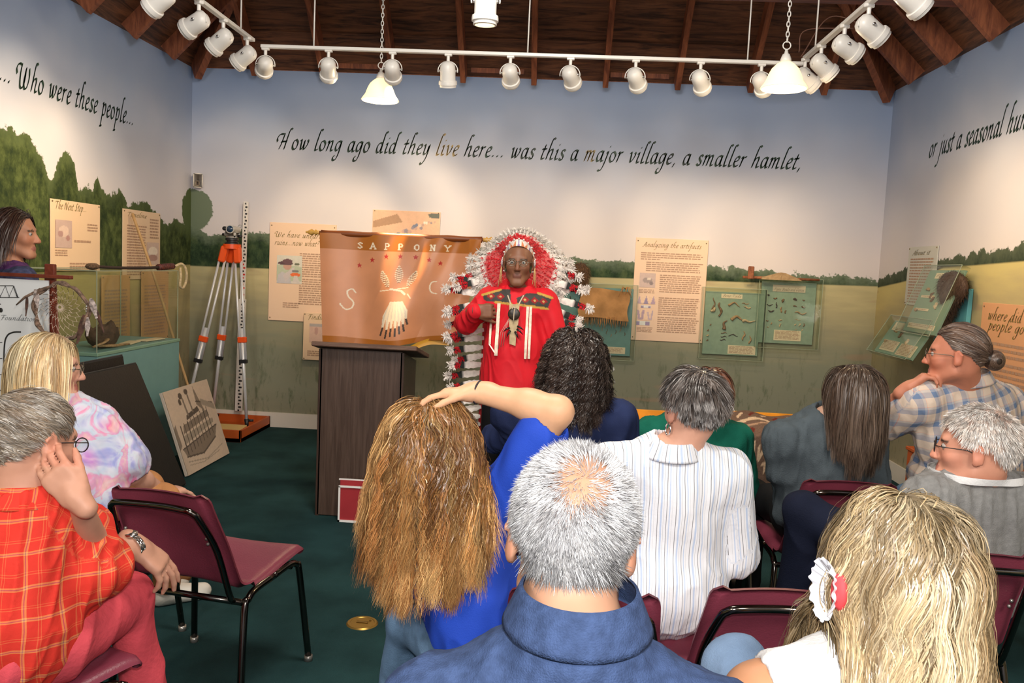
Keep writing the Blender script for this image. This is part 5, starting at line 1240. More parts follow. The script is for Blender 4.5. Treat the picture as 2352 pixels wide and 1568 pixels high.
crate(a[0]-.15, c_[0], 5.3, a[2], 'yellow crate on a dark table between the navy and the grey-haired women', h_=.12)
tag(MB().box(((a[0]-.15+c_[0])/2, 5.53, (a[2]-.122)/2), (c_[0]-a[0]+.25, .56, a[2]-.122), bev=.004).build('draped_table', dkt, None, False, origin=((a[0]+c_[0])/2, 5.53, 0)), 'low dark-draped table under the yellow crate in the middle', 'table')
a = W(1695, 975, 5.3); c_ = W(1900, 985, 5.3)
crate(a[0], c_[0], 5.45, a[2], 'yellow crate on a dark table behind the patterned blanket', h_=.12, dpt=.4)
tag(MB().box(((a[0]+c_[0])/2, 5.6, (a[2]-.122)/2), (c_[0]-a[0]+.2, .75, a[2]-.122), bev=.004).build('draped_table', dkt, None, False, origin=((a[0]+c_[0])/2, 5.6, 0)), 'low dark-draped table under the yellow crate on the right', 'table')
for k, (px, py, w1, m_) in enumerate([(1730, 968, .11, 1), (1778, 972, .07, 1), (1798, 975, .05, 2), (1826, 972, .08, 2)]):
    q = W(px, py, 5.52); b = MB().ball(q+np.array((0, 0, -.01)), (w1*.75, .06, .035), rotx(.2), n=12)
    tag(b.build('gourd', mat('gourd_%d' % m_, ((0, 0, 0), (.42, .14, .03), (.62, .33, .16))[m_], .5, var=.2, scale=20), None, origin=q), ('large orange-brown gourd at the left of the yellow crate', 'small orange-brown gourd, second from the left on the crate', 'smallest pale gourd between the others', 'round pale gourd at the right of the yellow crate')[k], 'gourd', 'gourds on the yellow crate')
# woven blanket
def blanket():
    A = W(1700, 990, 4.95); B2 = W(1905, 1000, 4.95); w_ = B2[0]-A[0]+.1; z1 = A[2]; nu, nv = 110, 90
    gx, gy = np.meshgrid(np.linspace(0, 1, nu), np.linspace(0, 1, nv)); P = np.stack([gx.ravel(), gy.ravel()], 1)
    cr = (.66, .48, .32); s = []
    for k in range(4):
        x = .12+.25*k; y = .52; s += [('l', [(x-.10, y+.02), (x-.10, y-.06), (x-.0, y+.06), (x+.09, y+.06), (x+.09, y-.04)], .014, cr)]
        for q_ in range(4): s.append(('l', [(x-.04+.03*q_, y-.16), (x-.02+.03*q_, y-.03)], .008, cr))
        s.append(('l', [(x-.06, y-.10), (x+.06, y-.08)], .009, cr)); s.append(('e', x+.1, .7, .03, .03, (.16, .03, .02)))
    s += [('l', [(0, .80), (.3, .84), (.6, .78), (1, .80)], .02, cr), ('l', [(0, .74), (.4, .77), (.7, .72), (1, .75)], .010, (.45, .28, .18))]
    for k in range(8): s.append(('l', [(.05+.12*k, .90), (.11+.12*k, .95)], .014, cr if k % 2 else (.16, .03, .02)))
    C = paint(s, P, (.17, .105, .075))
    u, v = P[:, 0], P[:, 1]; t_ = np.clip((v-.62)/.38, 0, 1)
    x = A[0]-.05+w_*u; drop = .55
    z = np.where(v < .62, z1-.02-(1-v/.62)*drop, z1-.02+.05*np.sin(t_*PI*.5)); y = np.where(v < .62, 4.93-.04*np.sin(u*14)*(1-v), 4.93+t_*.5)
    z = z+.012*np.sin(u*13+v*4)+.01*np.sin(u*5); V = np.stack([x, y, z], 1); i = np.arange(nu*nv).reshape(nv, nu); F = np.stack([i[:-1, :-1], i[:-1, 1:], i[1:, 1:], i[1:, :-1]], -1).reshape(-1, 4)
    o = mkobj('woven_blanket', np.concatenate([V, V+np.array((0, .012, -.006))]), np.concatenate([F, F[:, ::-1]+len(V)]), vmat('blanket_wool', .95, .1, .2, 90, bump=.3), None, True, np.concatenate([C, C]), origin=(A[0], 4.95, z1))
    tag(o, 'brown woven blanket with cream zigzag figures draped in front of the right yellow crate', 'blanket')
    tag(MB().box((A[0]+w_/2-.05, 5.08, (z1-.04)/2), (w_-.06, .24, z1-.05), bev=.004).build('low_bench', dkt, None, False, origin=(A[0]+w_/2, 5.08, 0)), 'low dark bench hidden under the woven blanket', 'bench')
blanket()

# ================================================================== chairs
shellm = mat('chair_maroon', (.20, .036, .060), .36, var=.05, scale=12, bump=.12, bscale=180, spec=.45)
tubem = mat('tube_chrome', (.13, .115, .10), .16, metal=1); glide = mat('glide', (.35, .33, .30), .3, metal=.7)
def chair_proto():
    t = thing('stacking_chair', (0, 0, 0), 'x', 'chair')
    prof = spline([(.235, .425), (.225, .450), (.12, .447), (-.04, .432), (-.145, .425), (-.205, .445), (-.235, .50), (-.275, .60), (-.335, .72), (-.362, .785)], 5)
    n = len(prof)
    T_ = np.gradient(prof, axis=0); T_ /= np.linalg.norm(T_, axis=1)[:, None]; Nn = np.stack([-T_[:, 1], T_[:, 0]], 1)*-1
    L_ = np.concatenate([[0], np.cumsum(np.linalg.norm(np.diff(prof, axis=0), axis=1))]); Lt = L_[-1]
    def hw_(l):
        f = l/Lt; w0 = .215 if f < .5 else .215-.035*(f-.5)/.5
        e0, e1 = l/.035, (Lt-l)/.035
        c = 1
        for e in (e0, e1):
            if e < 1: c = min(c, 1-(1-math.sqrt(max(0, 1-(1-e)**2)))*.16)
        return w0*c
    b = MB(); nu = 19
    for sg, off in ((1, 0.0), (-1, .007)):
        def P(u, v):
            i = v*(n-1); k = min(int(i), n-2); f = i-k; p = prof[k]*(1-f)+prof[k+1]*f; nn = Nn[k]*(1-f)+Nn[k+1]*f; l = L_[k]*(1-f)+L_[k+1]*f
            x = (u*2-1); lip = max(0, abs(x)-.86)/.14; dish = .016*(1-x*x)*(1 if l > Lt*.45 else .7); q = p-nn*0
            dy, dz = nn*(dish+off+lip*lip*.016)
            return (x*hw_(l), q[0]+dy*(1 if l > Lt*.45 else 0)+(nn[0]*off if l <= Lt*.45 else 0), q[1]+(dz if l > Lt*.45 else -dish*.8+nn[1]*off-lip*lip*.014))
        b.grid(P if sg > 0 else P, nu, n)
    # close the rim
    k = nu*n; ring = [j for j in range(nu)]+[r*nu+nu-1 for r in range(1, n)]+[(n-1)*nu+j for j in range(nu-2, -1, -1)]+[r*nu for r in range(n-2, 0, -1)]
    for a, c in zip(ring, ring[1:]+ring[:1]): b.f.append((a, c, c+k, a+k))
    b.build('seat_shell', shellm, t)
    bk_ = spline([(-.19, -.215, .40), (-.19, -.24, .44), (-.182, -.30, .60), (-.160, -.362, .715), (-.145, -.378, .742), (-.115, -.384, .752), (0, -.372, .752), (.115, -.384, .752), (.145, -.378, .742), (.160, -.362, .715), (.182, -.30, .60), (.19, -.24, .44), (.19, -.215, .40)], 5)
    MB().tube(bk_, .0105, 10).build('back_frame', tubem, t)
    MB().tube([(-.215, -.20, .395), (.215, -.20, .395)], .011, 10).build('cross_bar', tubem, t); MB().tube([(-.215, .14, .40), (.215, .14, .40)], .011, 10).build('cross_bar', tubem, t)
    for s in (-1, 1):
        for nm, pts in (('rear', [(s*.215, 0, .412), (s*.216, -.12, .410), (s*.220, -.17, .395), (s*.224, -.20, .36), (s*.25, -.262, .012)]), ('front', [(s*.215, 0, .412), (s*.216, .12, .415), (s*.220, .165, .40), (s*.224, .185, .36), (s*.25, .225, .012)])):
            lg = MB().tube(spline(pts, 5), .0125, 10).build('leg', tubem, t)
            MB().cyl((pts[-1][0], pts[-1][1], 0.0), (pts[-1][0], pts[-1][1], .022), .016, n=10).build('glide', glide, lg)
        for z in (.62, .64): MB().ball((s*.15, -.30-(z-.62)*.4, z), .006, n=8).build('rivet', glide, t)
    return t
CH0 = chair_proto(); ch_used = [False]
def chair(x, y, rz, label):
    o = CH0 if not ch_used[0] else clone(CH0); ch_used[0] = True
    o.location = (x, y, 0); o.rotation_euler = (0, 0, rz); o['label'] = label; o['group'] = 'maroon stacking chairs'
    return o
chair(-1.18, 2.86, -.175, 'empty maroon stacking chair at the left of the aisle, seen from behind')
chair(.10, 2.27, 0, 'maroon stacking chair just right of the big grey head, only its right back corner showing')
chair(.58, 2.36, .04, 'maroon stacking chair behind the striped shirt, left of the wavy blond hair')
chair(1.16, 3.54, .0, 'maroon stacking chair holding the woman in the grey sweater')

# ================================================================== people: tools
def headR(yaw, pitch=0, roll=0): return rotz(yaw) @ rotx(-pitch) @ roty(roll)
def head_prims(c, R, s=1, fem=0, ears=True, long_face=1.0):
    c = np.array(c, float); P = []
    def w(x, y, z): return c+R@(np.array((x, y, z))*s)
    j = .94 if fem else 1.0
    P += [('e', w(0, -.012, .028), (.0745*s, .098*s, .090*s), R, .01), ('e', w(0, .028, -.035), (.058*s*j, .066*s, .078*s*long_face), R, .035),
          ('c', w(-.014, .076, -.106*long_face), w(.014, .076, -.106*long_face), .017*s*j, .017*s*j, .03), ('c', w(-.05*j, .0, -.07), w(-.018, .068, -.103), .016*s, .015*s, .03), ('c', w(.05*j, .0, -.07), w(.018, .068, -.103), .016*s, .015*s, .03),
          ('c', w(-.034, .076, .022), w(.034, .076, .022), .013*s, .013*s, .02), ('e', w(-.04, .062, -.03), (.02*s, .02*s, .02*s), R, .025), ('e', w(.04, .062, -.03), (.02*s, .02*s, .02*s), R, .025),
          ('-e', w(-.031, .102, .0), (.017*s, .016*s, .011*s), R, .012), ('-e', w(.031, .102, .0), (.017*s, .016*s, .011*s), R, .012),
          ('c', w(0, .088, .012), w(0, .112, -.036), .008*s, .0115*s, .010), ('e', w(-.011, .102, -.040), (.008*s, .009*s, .007*s), R, .006), ('e', w(.011, .102, -.040), (.008*s, .009*s, .007*s), R, .006),
          ('c', w(-.016, .089, -.067), w(.016, .089, -.067), .0065*s, .0065*s, .006), ('c', w(-.014, .087, -.077), w(.014, .087, -.077), .0075*s, .0075*s, .006)]
    if ears:
        for g in (-1, 1):
            Re = R @ rotz(g*-.35) @ rotx(-.12)
            P += [('e', w(g*.081, -.008, -.008), (.0075*s, .019*s, .034*s), Re, .006), ('-e', w(g*.091, -.002, -.002), (.006*s, .011*s, .019*s), Re, .004), ('e', w(g*.078, .0, -.035), (.006*s, .010*s, .010*s), Re, .006), ('c', w(g*.088, -.022, .006), w(g*.084, -.006, .026), .0045*s, .0045*s, .005)]
    return P
FING = [(.036, .040, .025, .020), (.012, .044, .029, .021), (-.012, .041, .026, .020), (-.034, .032, .021, .018)]
def hand_prims(wr, d, n, thumb, curl=.35, spread=.08, s=1.0, thumb_out=.7, curls=None):
    """wr wrist, d direction to fingers, n direction the palm faces, thumb: +1/-1 side of cross(d,n)"""
    wr = np.array(wr, float); d = np.array(d, float); d /= np.linalg.norm(d); n = np.array(n, float); n = n-d*(n@d); n /= np.linalg.norm(n)
    t = np.cross(d, n)*thumb; R = np.stack([t, d, n], 1); P = []
    P.append(('b', wr+d*.048*s, (.026*s, .036*s, .003*s), R, .012*s, .012)); P.append(('c', wr-d*.03, wr+d*.02, .026*s, .024*s, .02))
    P.append(('c', wr+d*.02*s+t*.022*s+n*.008, wr+d*.052*s+t*.032*s+n*.006, .016*s, .013*s, .012))
    for i, (o, l1, l2, l3) in enumerate(FING):
        c = curls[i] if curls else curl
        p = wr+d*(.088-abs(o-.01)*.18)*s+t*o*.92*s; a = 0; dd = d+t*o*spread*20*.3; dd /= np.linalg.norm(dd)
        P.append(('c', p-d*.02*s, p, .0105*s, .0100*s, .010))
        for k, (l, r0, r1) in enumerate(((l1, .0098, .0088), (l2, .0088, .0080), (l3, .0080, .0066))):
            a += c*(1.0, 1.15, .8)[k]; q = p+(dd*math.cos(a)+n*math.sin(a))*l*s; P.append(('c', p, q, r0*s, r1*s, .003)); p = q
    p = wr+d*.030*s+t*.036*s+n*.004; u = (d*.75+t*thumb_out+n*.25); u /= np.linalg.norm(u)
    for k, (l, r0, r1) in enumerate(((.034, .0125, .0105), (.030, .0105, .0095), (.024, .0095, .0072))):
        u2 = u*(1-.14*k)+d*.12*k+n*.10*k; u2 /= np.linalg.norm(u2); q = p+u2*l*s; P.append(('c', p, q, r0*s, r1*s, .006)); p = q
    return P
def torso_prims(sp, g=0.0, belly=0, fem=0, depth=1.0):
    L_, R_, nk, hp = [np.array(sp[k], float) for k in ('L', 'R', 'neck', 'hip')]
    m = (L_+R_)/2; z = nk-hp; ln = np.linalg.norm(z); z = z/ln; x = R_-L_; sw = np.linalg.norm(x)/2; x = x-z*(x@z); x /= np.linalg.norm(x); y = np.cross(z, x); R = np.stack([x, y, z], 1)
    ch = hp+z*ln*.66+y*.01; wa = hp+z*ln*.32+y*(.01+belly*.4)
    P = [('e', hp+z*.02, (sw*(.98 if fem else .90)+g, (.115+belly*.3)*depth+g, .12+g), R, .05), ('e', wa, (sw*.80+belly*.5+g, (.10+belly)*depth+g, .16+g), R, .06), ('e', ch, (sw*.88+g, .108*depth+g, .17+g), R, .06),
         ('c', L_+x*.035-z*.015, R_-x*.035-z*.015, .050+g, .050+g, .05), ('c', nk-z*.035, L_+x*.02+z*.0, .048+g*.7, .042+g, .05), ('c', nk-z*.035, R_-x*.02+z*.0, .048+g*.7, .042+g, .05)]
    if fem: P += [('e', ch+y*.085*depth-z*.03+x*q*.07, (.06+g*.5, .05+g*.5, .06+g*.5), R, .05) for q in (-1, 1)]
    return P, R, sw
def leg_prims(sp, g=0.0, upto='ankle'):
    P = []
    for s in ('l', 'r'):
        if 'knee_'+s not in sp: continue
        hp = np.array(sp['hip'], float)+sp['R3']@np.array(((-.085 if s == 'l' else .085), .02, -.01)); kn = np.array(sp['knee_'+s], float); an = np.array(sp['ank_'+s], float)
        P += [('c', hp, kn, .082+g, .056+g, .04), ('c', kn, an, .054+g, .038+g*1.4, .03)]
    return P
def foot_prims(sp, g=0, s_only=None):
    P = []
    for s in ('l', 'r'):
        if 'ank_'+s not in sp or (s_only and s != s_only): continue
        an = np.array(sp['ank_'+s], float); f = sp.get('foot_'+s, sp['R3'][:, 1]); f = np.array((f[0], f[1], 0), float); f /= np.linalg.norm(f)
        z0 = .035
        P += [('c', an, np.array((an[0], an[1], z0+.02)), .036+g, .036+g, .02), ('c', np.array((an[0], an[1], z0))-f*.03, np.array((an[0], an[1], z0-.002))+f*.15, .034+g, .030+g, .02), ('c', np.array((an[0], an[1], z0))+f*.02+np.array((0, 0, .02)), np.array((an[0], an[1], z0-.005))+f*.13, .03+g, .024+g, .02)]
    return P
skinv = vmat('skin', .5, .35, .05, 30)
def skin_colors(V, base, hc, R, s, lips=(.36, .12, .09), brow=(.06, .04, .03)):
    C = np.tile(np.array(base), (len(V), 1)); q = (V-hc)@R/s
    fr = q[:, 1] > .05
    rosy = np.exp(-((np.abs(q[:, 0])-.045)**2/.0006+(q[:, 2]+.03)**2/.0006))*(q[:, 1] > .03)*.35+np.exp(-(q[:, 0]**2/.0003+(q[:, 2]+.035)**2/.0003))*fr*.3+(np.abs(q[:, 0]) > .078)*(np.abs(q[:, 2]) < .05)*(np.abs(q[:, 1]) < .05)*.35
    C = C*(1-rosy[:, None])+C*np.array((1.12, .74, .70))*rosy[:, None]
    m = fr & (np.abs(q[:, 0]) < .024-.35*np.abs(q[:, 2]+.072)) & (np.abs(q[:, 2]+.072) < .0125); C[m] = lips
    m = fr & (np.abs(q[:, 0]) < .05) & (np.abs(q[:, 0]) > .014) & (np.abs(q[:, 2]-.019+np.abs(np.abs(q[:, 0])-.03)*.25) < .0045); C[m] = brow
    return C
def glasses(par, c, R, s, m, lens=True, r=.021):
    def w(x, y, z): return c+R@(np.array((x, y, z))*s)
    b = MB()
    for g in (-1, 1):
        b.tube([w(g*.032+math.cos(a)*r*1.12, .108, -.002+math.sin(a)*r*.82) for a in np.linspace(0, 2*PI, 20, endpoint=False)], .0016, 6, closed=True)
        b.tube([w(g*.055, .107, .003), w(g*.076, .09, .004), w(g*.082, .02, .003), w(g*.082, -.015, -.012)], .0016, 6)
    b.tube([w(-.010, .109, .004), w(0, .112, .006), w(.010, .109, .004)], .0016, 6); o = b.build('glasses', m, par)
    if lens:
        for g in (-1, 1):
            MB().ball(w(g*.032, .108, -.002), (r*1.1, .001, r*.8), R, n=12).build('lens', acr, o)
    return o
def person(name_label, head, yaw, sp, tyaw, skin=(.50, .30, .215), pitch=0, roll=0, s=1.0, fem=0, h=.007, shirt=None, pants=None, shoes=None, arms=(), sleeve='long', sg=.014, belly=0, depth=1.0, fold=.006, foldf=70, folddir=(0, 0, 1), vneck=.0, eyes=False, hand=None, seed=1, lips=(.36, .12, .09), cat='person', ears=True, long_face=1.0, bare_leg=False, neckr=.055, nh=.012, extra_shirt=()):
    R = headR(yaw, pitch, roll); head = np.array(head, float); sp = dict(sp)
    tp, R3, sw = torso_prims(sp, -.004, belly*.8, fem, depth); sp['R3'] = R3; nk = np.array(sp['neck'], float)
    t = thing('person', (sp['hip'][0], sp['hip'][1], 0), name_label, cat)
    P = head_prims(head, R, s, fem, ears, long_face)
    hb = head+R@(np.array((0, -.03, -.05))*s); P += [('c', nk-np.array((0, 0, .04)), hb, neckr+.004, neckr-.004, .03)]
    P += tp+leg_prims(sp, -.008)+foot_prims(sp, -.006)
    SL = []; 
    for a in arms:
        sh, el, wr = [np.array(a[k], float) for k in ('sh', 'el', 'wr')]; f = a.get('f', 1.0)
        P += [('c', sh, el, .046*f, .038*f, .03), ('c', el, el*.65+wr*.35, .037*f, .038*f, .02), ('c', el*.7+wr*.3, wr, .037*f, .024*f, .02)]
        if a.get('hand'): P += hand_prims(wr, *a['hand'][:3], **a['hand'][3])
        gs = a.get('g', sg+.004)
        if (a.get('sleeve') or sleeve) == 'long': SL += [('c', sh, el, .05*f+gs, .043*f+gs, .04), ('c', el, wr*.94+el*.06, .042*f+gs, .03*f+gs, .02)]
        elif (a.get('sleeve') or sleeve) == 'short': k = a.get('k', .7); SL += [('c', sh, sh+(el-sh)*k, .05*f+gs, .046*f+gs*1.5, .04)]
        elif (a.get('sleeve') or sleeve) == 'roll': SL += [('c', sh, el, .05*f+gs, .047*f+gs, .04), ('c', el, el*.8+wr*.2, .046*f+gs, .044*f+gs, .02)]
    V, F = sdf(P, h); V = relax(V, F, 1, .3)
    mkobj('body', V, F, skinv, t, True, skin_colors(V, skin, head, R, s, lips))
    if eyes:
        for g in (-1, 1):
            b = MB(); q = head+R@(np.array((g*.031, .0790, .0))*s); b.ball(q, .0118*s, R, n=14, col=(.42, .38, .35)); b.ball(q+R@np.array((0, .0082*s, 0)), (.0062*s, .0042*s, .0062*s), R, n=10, col=(.03, .02, .015)); b.build('eye', vmat('eye_mat', .15, .6, 0), t, colors=True)
    out = dict(t=t, bodyV=V, head=head, R=R, s=s, sp=sp, R3=R3, sw=sw)
    if shirt is not None:
        P2, _, _ = torso_prims(sp, sg, belly, fem, depth); P2 += SL+list(extra_shirt)
        nz = hb-nk; nz = nz/np.linalg.norm(nz); nz = nz*.6+R3[:, 2]*.4; nz /= np.linalg.norm(nz); u_, v_, _ = basis(nz); Rn = np.stack([u_, v_, nz], 1)
        P2.append(('c', nk-nz*.03, nk+nz*.05, neckr+.010, neckr+.007, .03)); rc_ = neckr+.022; P2.append(('-c', nk+nz*(nh+rc_*.55), nk+nz*(nh+.20), rc_, rc_, .006)); P2.append(('-c', nk+nz*(nh-.004), nk+nz*(nh+.08), neckr+.004, neckr+.004, .003))
        if vneck: P2.append(('-c', nk+R3@np.array((0, .10, .06)), nk+R3@np.array((0, .13, -vneck)), .035, .006, .02))
        for a in arms:   # open cuffs
            sh, el, wr = [np.array(a[k], float) for k in ('sh', 'el', 'wr')]
            k = a.get('k', .7)
            if (a.get('sleeve') or sleeve) == 'short': e0 = sh+(el-sh)*(k+.10); P2.append(('-c', e0, e0+(el-sh)*.5, .046, .05, .006))
            if (a.get('sleeve') or sleeve) == 'none': P2.append(('-c', sh+(el-sh)*.02, el, .060, .055, .012))
        V2, F2 = sdf(P2, h, pad=.03); V2 = relax(V2, F2, 2, .5)
        n2 = vnormals(V2, F2); loc = (V2-np.array(sp['hip']))@R3
        w_ = .55+.45*np.clip((.62-loc[:, 2])/.3, 0, 1)
        V2 = V2+n2*(folds(loc, foldf, folddir, seed)*fold*w_+wob(loc, foldf*.5, seed+5)*fold*.8)[:, None]
        out['sh'] = (V2, F2)
        col = shirt[1](V2) if isinstance(shirt, tuple) else None
        so = mkobj('shirt', V2, F2, shirt[0] if isinstance(shirt, tuple) else shirt, t, True, col); out['shirt'] = so
        pat = loc.copy(); best = np.full(len(V2), .075)
        for a in arms:
            sh, el, wr = [np.array(a[k], float) for k in ('sh', 'el', 'wr')]; base_l = 0
            for p0, p1 in ((sh, el), (el, wr)):
                ax = p1-p0; L_ = np.linalg.norm(ax); ax = ax/L_; q = V2-p0; t_ = q@ax; rd_ = np.linalg.norm(q-np.outer(t_, ax), axis=1)+.25*np.maximum(0, np.maximum(.02-t_ if p0 is sh else -t_, t_-L_))*4
                u_, v_, _ = basis(ax); an_ = np.arctan2(q@v_, q@u_); m_ = rd_ < best
                pat[m_] = np.stack([an_*.06+1, q@u_, base_l+t_], 1)[m_]; best = np.where(m_, rd_, best); base_l += L_
        pa = so.data.attributes.new('Pat', 'FLOAT_VECTOR', 'POINT'); pa.data.foreach_set('vector', pat.astype(np.float32).ravel())
    if pants is not None and 'knee_l' in sp:
        hp = np.array(sp['hip'], float); P3 = leg_prims(sp, .012)+[('e', hp+R3@np.array((0, .01, -.01)), (sw*.92+.012+belly*.3, .13*depth+belly*.4, .12), R3, .05)]
        V3, F3 = sdf(P3, max(h, .008)); V3 = relax(V3, F3, 2, .5); V3 = V3+vnormals(V3, F3)*(folds(V3, 22, (0, .5, 1), seed+3)*.006)[:, None]
        mkobj('trousers', V3, F3, pants, t)
        P4 = foot_prims(sp, .006)
        V4, F4 = sdf(P4, .008)
        for sd in ('l', 'r'):
            V4, F4 = sdf(foot_prims(sp, .006, sd), .008); V4[:, 2] = np.maximum(V4[:, 2], .001); mkobj('shoe', V4, F4, shoes or mat('shoe_black', (.015, .013, .012), .4), t)
    return out
def collar(par, c, R, rx, ry, h_, flare, m, gap=.5, th=.004, name='collar', fall=.0, col=None):
    """ring of cloth round the neck; open at the front by gap radians"""
    b = MB()
    for sg in (0, 1):
        def P(u, v):
            a = PI/2+gap/2+(2*PI-gap)*u; k = 1+flare*v; q = np.array((math.cos(a)*(rx*k+th*sg), math.sin(a)*(ry*k+th*sg), h_*v if not fall else h_-fall*v)); q[2] += .012*(1+math.sin(a))*(-.6)
            return tuple(c+R@q)
        b.grid(P, 44, 8)
    n_ = 44*8
    ring = list(range(44))+[k*44+43 for k in range(1, 8)]+[7*44+k for k in range(42, -1, -1)]+[k*44 for k in range(6, 0, -1)]
    for a, d in zip(ring, ring[1:]+ring[:1]): b.f.append((a, d, d+n_, a+n_))
    o = b.build(name, m, par); n = len(o.data.vertices); V = np.empty(n*3, np.float32); o.data.vertices.foreach_get('co', V); V = (V.reshape(-1, 3)+np.array(root_off(par))-c)@R
    pa = o.data.attributes.new('Pat', 'FLOAT_VECTOR', 'POINT'); pa.data.foreach_set('vector', np.stack([np.arctan2(V[:, 0], -V[:, 1])*rx, V[:, 1], V[:, 2]], 1).astype(np.float32).ravel())
    return o

hairm = {}
def hairmat(name, rough=.34, spec=.55):
    if name in hairm: return hairm[name]
    m = vmat(name, rough, spec, .10, 120); hairm[name] = m
    m.node_tree.nodes['Principled BSDF'].inputs['Anisotropic'].default_value = .5
    return m
def scalp(front=.52, side=.02, back=-.62, spot=None, seed=0):
    def f(d):
        x, y, z = d[:, 0], d[:, 1], d[:, 2]
        lim = np.where(y > .25, side+(front-side)*np.clip((y-.25)/.45, 0, 1), np.where(y > -.25, side, side+(back-side)*np.clip((-.25-y)/.35, 0, 1)))
        return z > lim
    return f
def groom(par, H_, n, L_, cols, seed, region, comb, grav=.25, wave=(0, 6), clump=.5, K=60, thick=.02, seg=20, wd=.0007, cd=(), lift=.3, tip=1.15, root=.7, lenf=None, name='hair', basecol=None, curl=0, stiff=.0, extra_base=(), mt=None, baseg=.006, jit=.15, keep=None, colfn=None, fan=0, cvar=.5, stick=0):
    hc, R, s = H_['head'], H_['R'], H_['s']; r = np.random.default_rng(seed)
    dirs = r.normal(size=(n*6, 3)); dirs /= np.linalg.norm(dirs, axis=1)[:, None]; m = region(dirs)
    if keep is not None: m &= r.random(len(dirs)) < keep(dirs)
    dirs = dirs[m][:n]; n = len(dirs)
    rad = np.array((.0755, .099, .091)); cc = np.array((0, -.012, .028))
    loc = cc+dirs*rad; nl = dirs/rad; nl /= np.linalg.norm(nl, axis=1)[:, None]
    P0 = hc+(loc*s)@R.T; n0 = nl@R.T
    cb = comb(dirs); cb = cb-nl*(cb*nl).sum(1)[:, None]; cb /= (np.linalg.norm(cb, axis=1)[:, None]+1e-9)
    d = (cb+nl*lift+r.normal(size=(n, 3))*jit)@R.T; d /= np.linalg.norm(d, axis=1)[:, None]
    off = thick*r.random(n)**.8
    ln = L_*(1-.25*r.random(n)) if lenf is None else L_*lenf(dirs, r)
    col_ = [(hc+R@(cc*s), rad*s+.004, R)]+list(cd)
    g = np.array((0, 0, -1.)); P = [P0+n0*.001]; p = P[0].copy(); st = (ln/(seg-1))[:, None]
    for k in range(seg-1):
        d = d*(1-grav)+g*grav; 
        d /= np.linalg.norm(d, axis=1)[:, None]; q = p+d*st
        for ci_, (c, ra, RR) in enumerate(col_):
            hd_ = ci_ == 0; e = (q-c)@RR; rr = ra[None, :]+off[:, None]*min(1, (k+1)/4); f = np.sqrt(((e/rr)**2).sum(1)); ins = f < 1
            if stick and hd_:
                out_ = (f > 1) & (e[:, 2] > -.085)
                if out_.any(): e3 = e[out_]*((1+(f[out_]-1)*(1-stick))/f[out_])[:, None]; q[out_] = c+e3@RR.T
            if ins.any():
                if hd_: e2 = e[ins]/f[ins][:, None]
                else:
                    e2 = e[ins].copy(); r2 = np.broadcast_to(rr, e.shape)[ins]; yy = r2[:, 1]*np.sqrt(np.maximum(0, 1-(e2[:, 0]/r2[:, 0])**2-(e2[:, 2]/r2[:, 2])**2)); e2[:, 1] = np.where(e2[:, 1] < .03, -yy, yy)
                q[ins] = c+e2@RR.T
        dn = q-p; l = np.linalg.norm(dn, axis=1)[:, None]+1e-9; dn /= l; d = d*.35+dn*.65; d /= np.linalg.norm(d, axis=1)[:, None]
        q = p+dn*st; p = q; P.append(q)
    P = np.stack(P, 1)
    tt = np.linspace(0, 1, seg)
    if fan: P = P+(R@np.array((1., 0, 0)))[None, None, :]*(fan*(dirs[:, 0]+.5*r.normal(size=n))[:, None]*tt[None, :]**1.4)[..., None]
    lead = r.integers(0, n, K); own = lead[np.argmin(((P0[:, None]-P0[lead][None])**2).sum(2)+r.random((n, K))*.0002, axis=1)]
    w_ = (clump*np.clip(tt*1.6, 0, 1)**.8)[None, :, None]
    spread = r.normal(size=(n, 3))*.004
    P = P*(1-w_)+(P[own]+spread[:, None]*1.3+(P[:, :1]-P[own][:, :1])*(.55-.35*tt)[None, :, None])*w_
    outd = P-(hc+R@(cc*s)); outd[..., 2] *= .35; outd /= (np.linalg.norm(outd, axis=2, keepdims=True)+1e-9)
    T_ = np.gradient(P, axis=1); T_ /= (np.linalg.norm(T_, axis=2, keepdims=True)+1e-9); sd = np.cross(T_, outd)
    ph = r.random(len(P0))*6.28; ph = ph[own]+r.normal(size=n)*.35; fr = wave[1]*(1+.25*(r.random(n)[own]-.5)); am = wave[0]*(.7+.6*r.random(n)[own])
    L2 = (ln[:, None]*tt[None, :]); ramp_ = np.clip(L2/.08, 0, 1)
    a = ph[:, None]+L2*fr[:, None]*6.28
    P = P+sd*(np.sin(a)*am[:, None]*ramp_)[..., None]+outd*(np.cos(a)*am[:, None]*ramp_*(1 if curl else .45))[..., None]
    C0 = np.array(cols)[r.integers(0, len(cols), n)]*.45+np.array(cols)[r.integers(0, len(cols), n)[own]]*.55
    C0 = C0*r.uniform(.72, 1.25, (n, 1))*(1+cvar*(r.random(n)[own]-.5))[:, None]
    if colfn is not None: C0 = C0*colfn(dirs)[:, None]
    C = C0[:, None]*np.interp(tt, [0, .35, 1], [root, 1, tip])[None, :, None]
    Wd = np.broadcast_to((wd*np.interp(tt, [0, .1, .7, 1], [.8, 1, 1, .15]))[None], (n, seg))*r.uniform(.7, 1.3, (n, 1))
    V, F, CC = ribbons(P, Wd, outd, C, tw=r.normal(size=n)*.45)
    pr = [('e', hc+R@(cc*s), tuple((rad+baseg)*s), R, .01)]+list(extra_base)
    Vb, Fb = sdf(pr, .008)
    q = ((Vb-hc)@R/s-cc)/rad; qn = q/np.linalg.norm(q, axis=1)[:, None]
    near = np.linalg.norm(q, axis=1) < 1.35
    ok = (~near) | region(qn)
    if len(extra_base): ok |= (q[:, 2] < -.3) & (q[:, 1] < .1)
    fm = ok[Fb].all(1); Fb = Fb[fm]
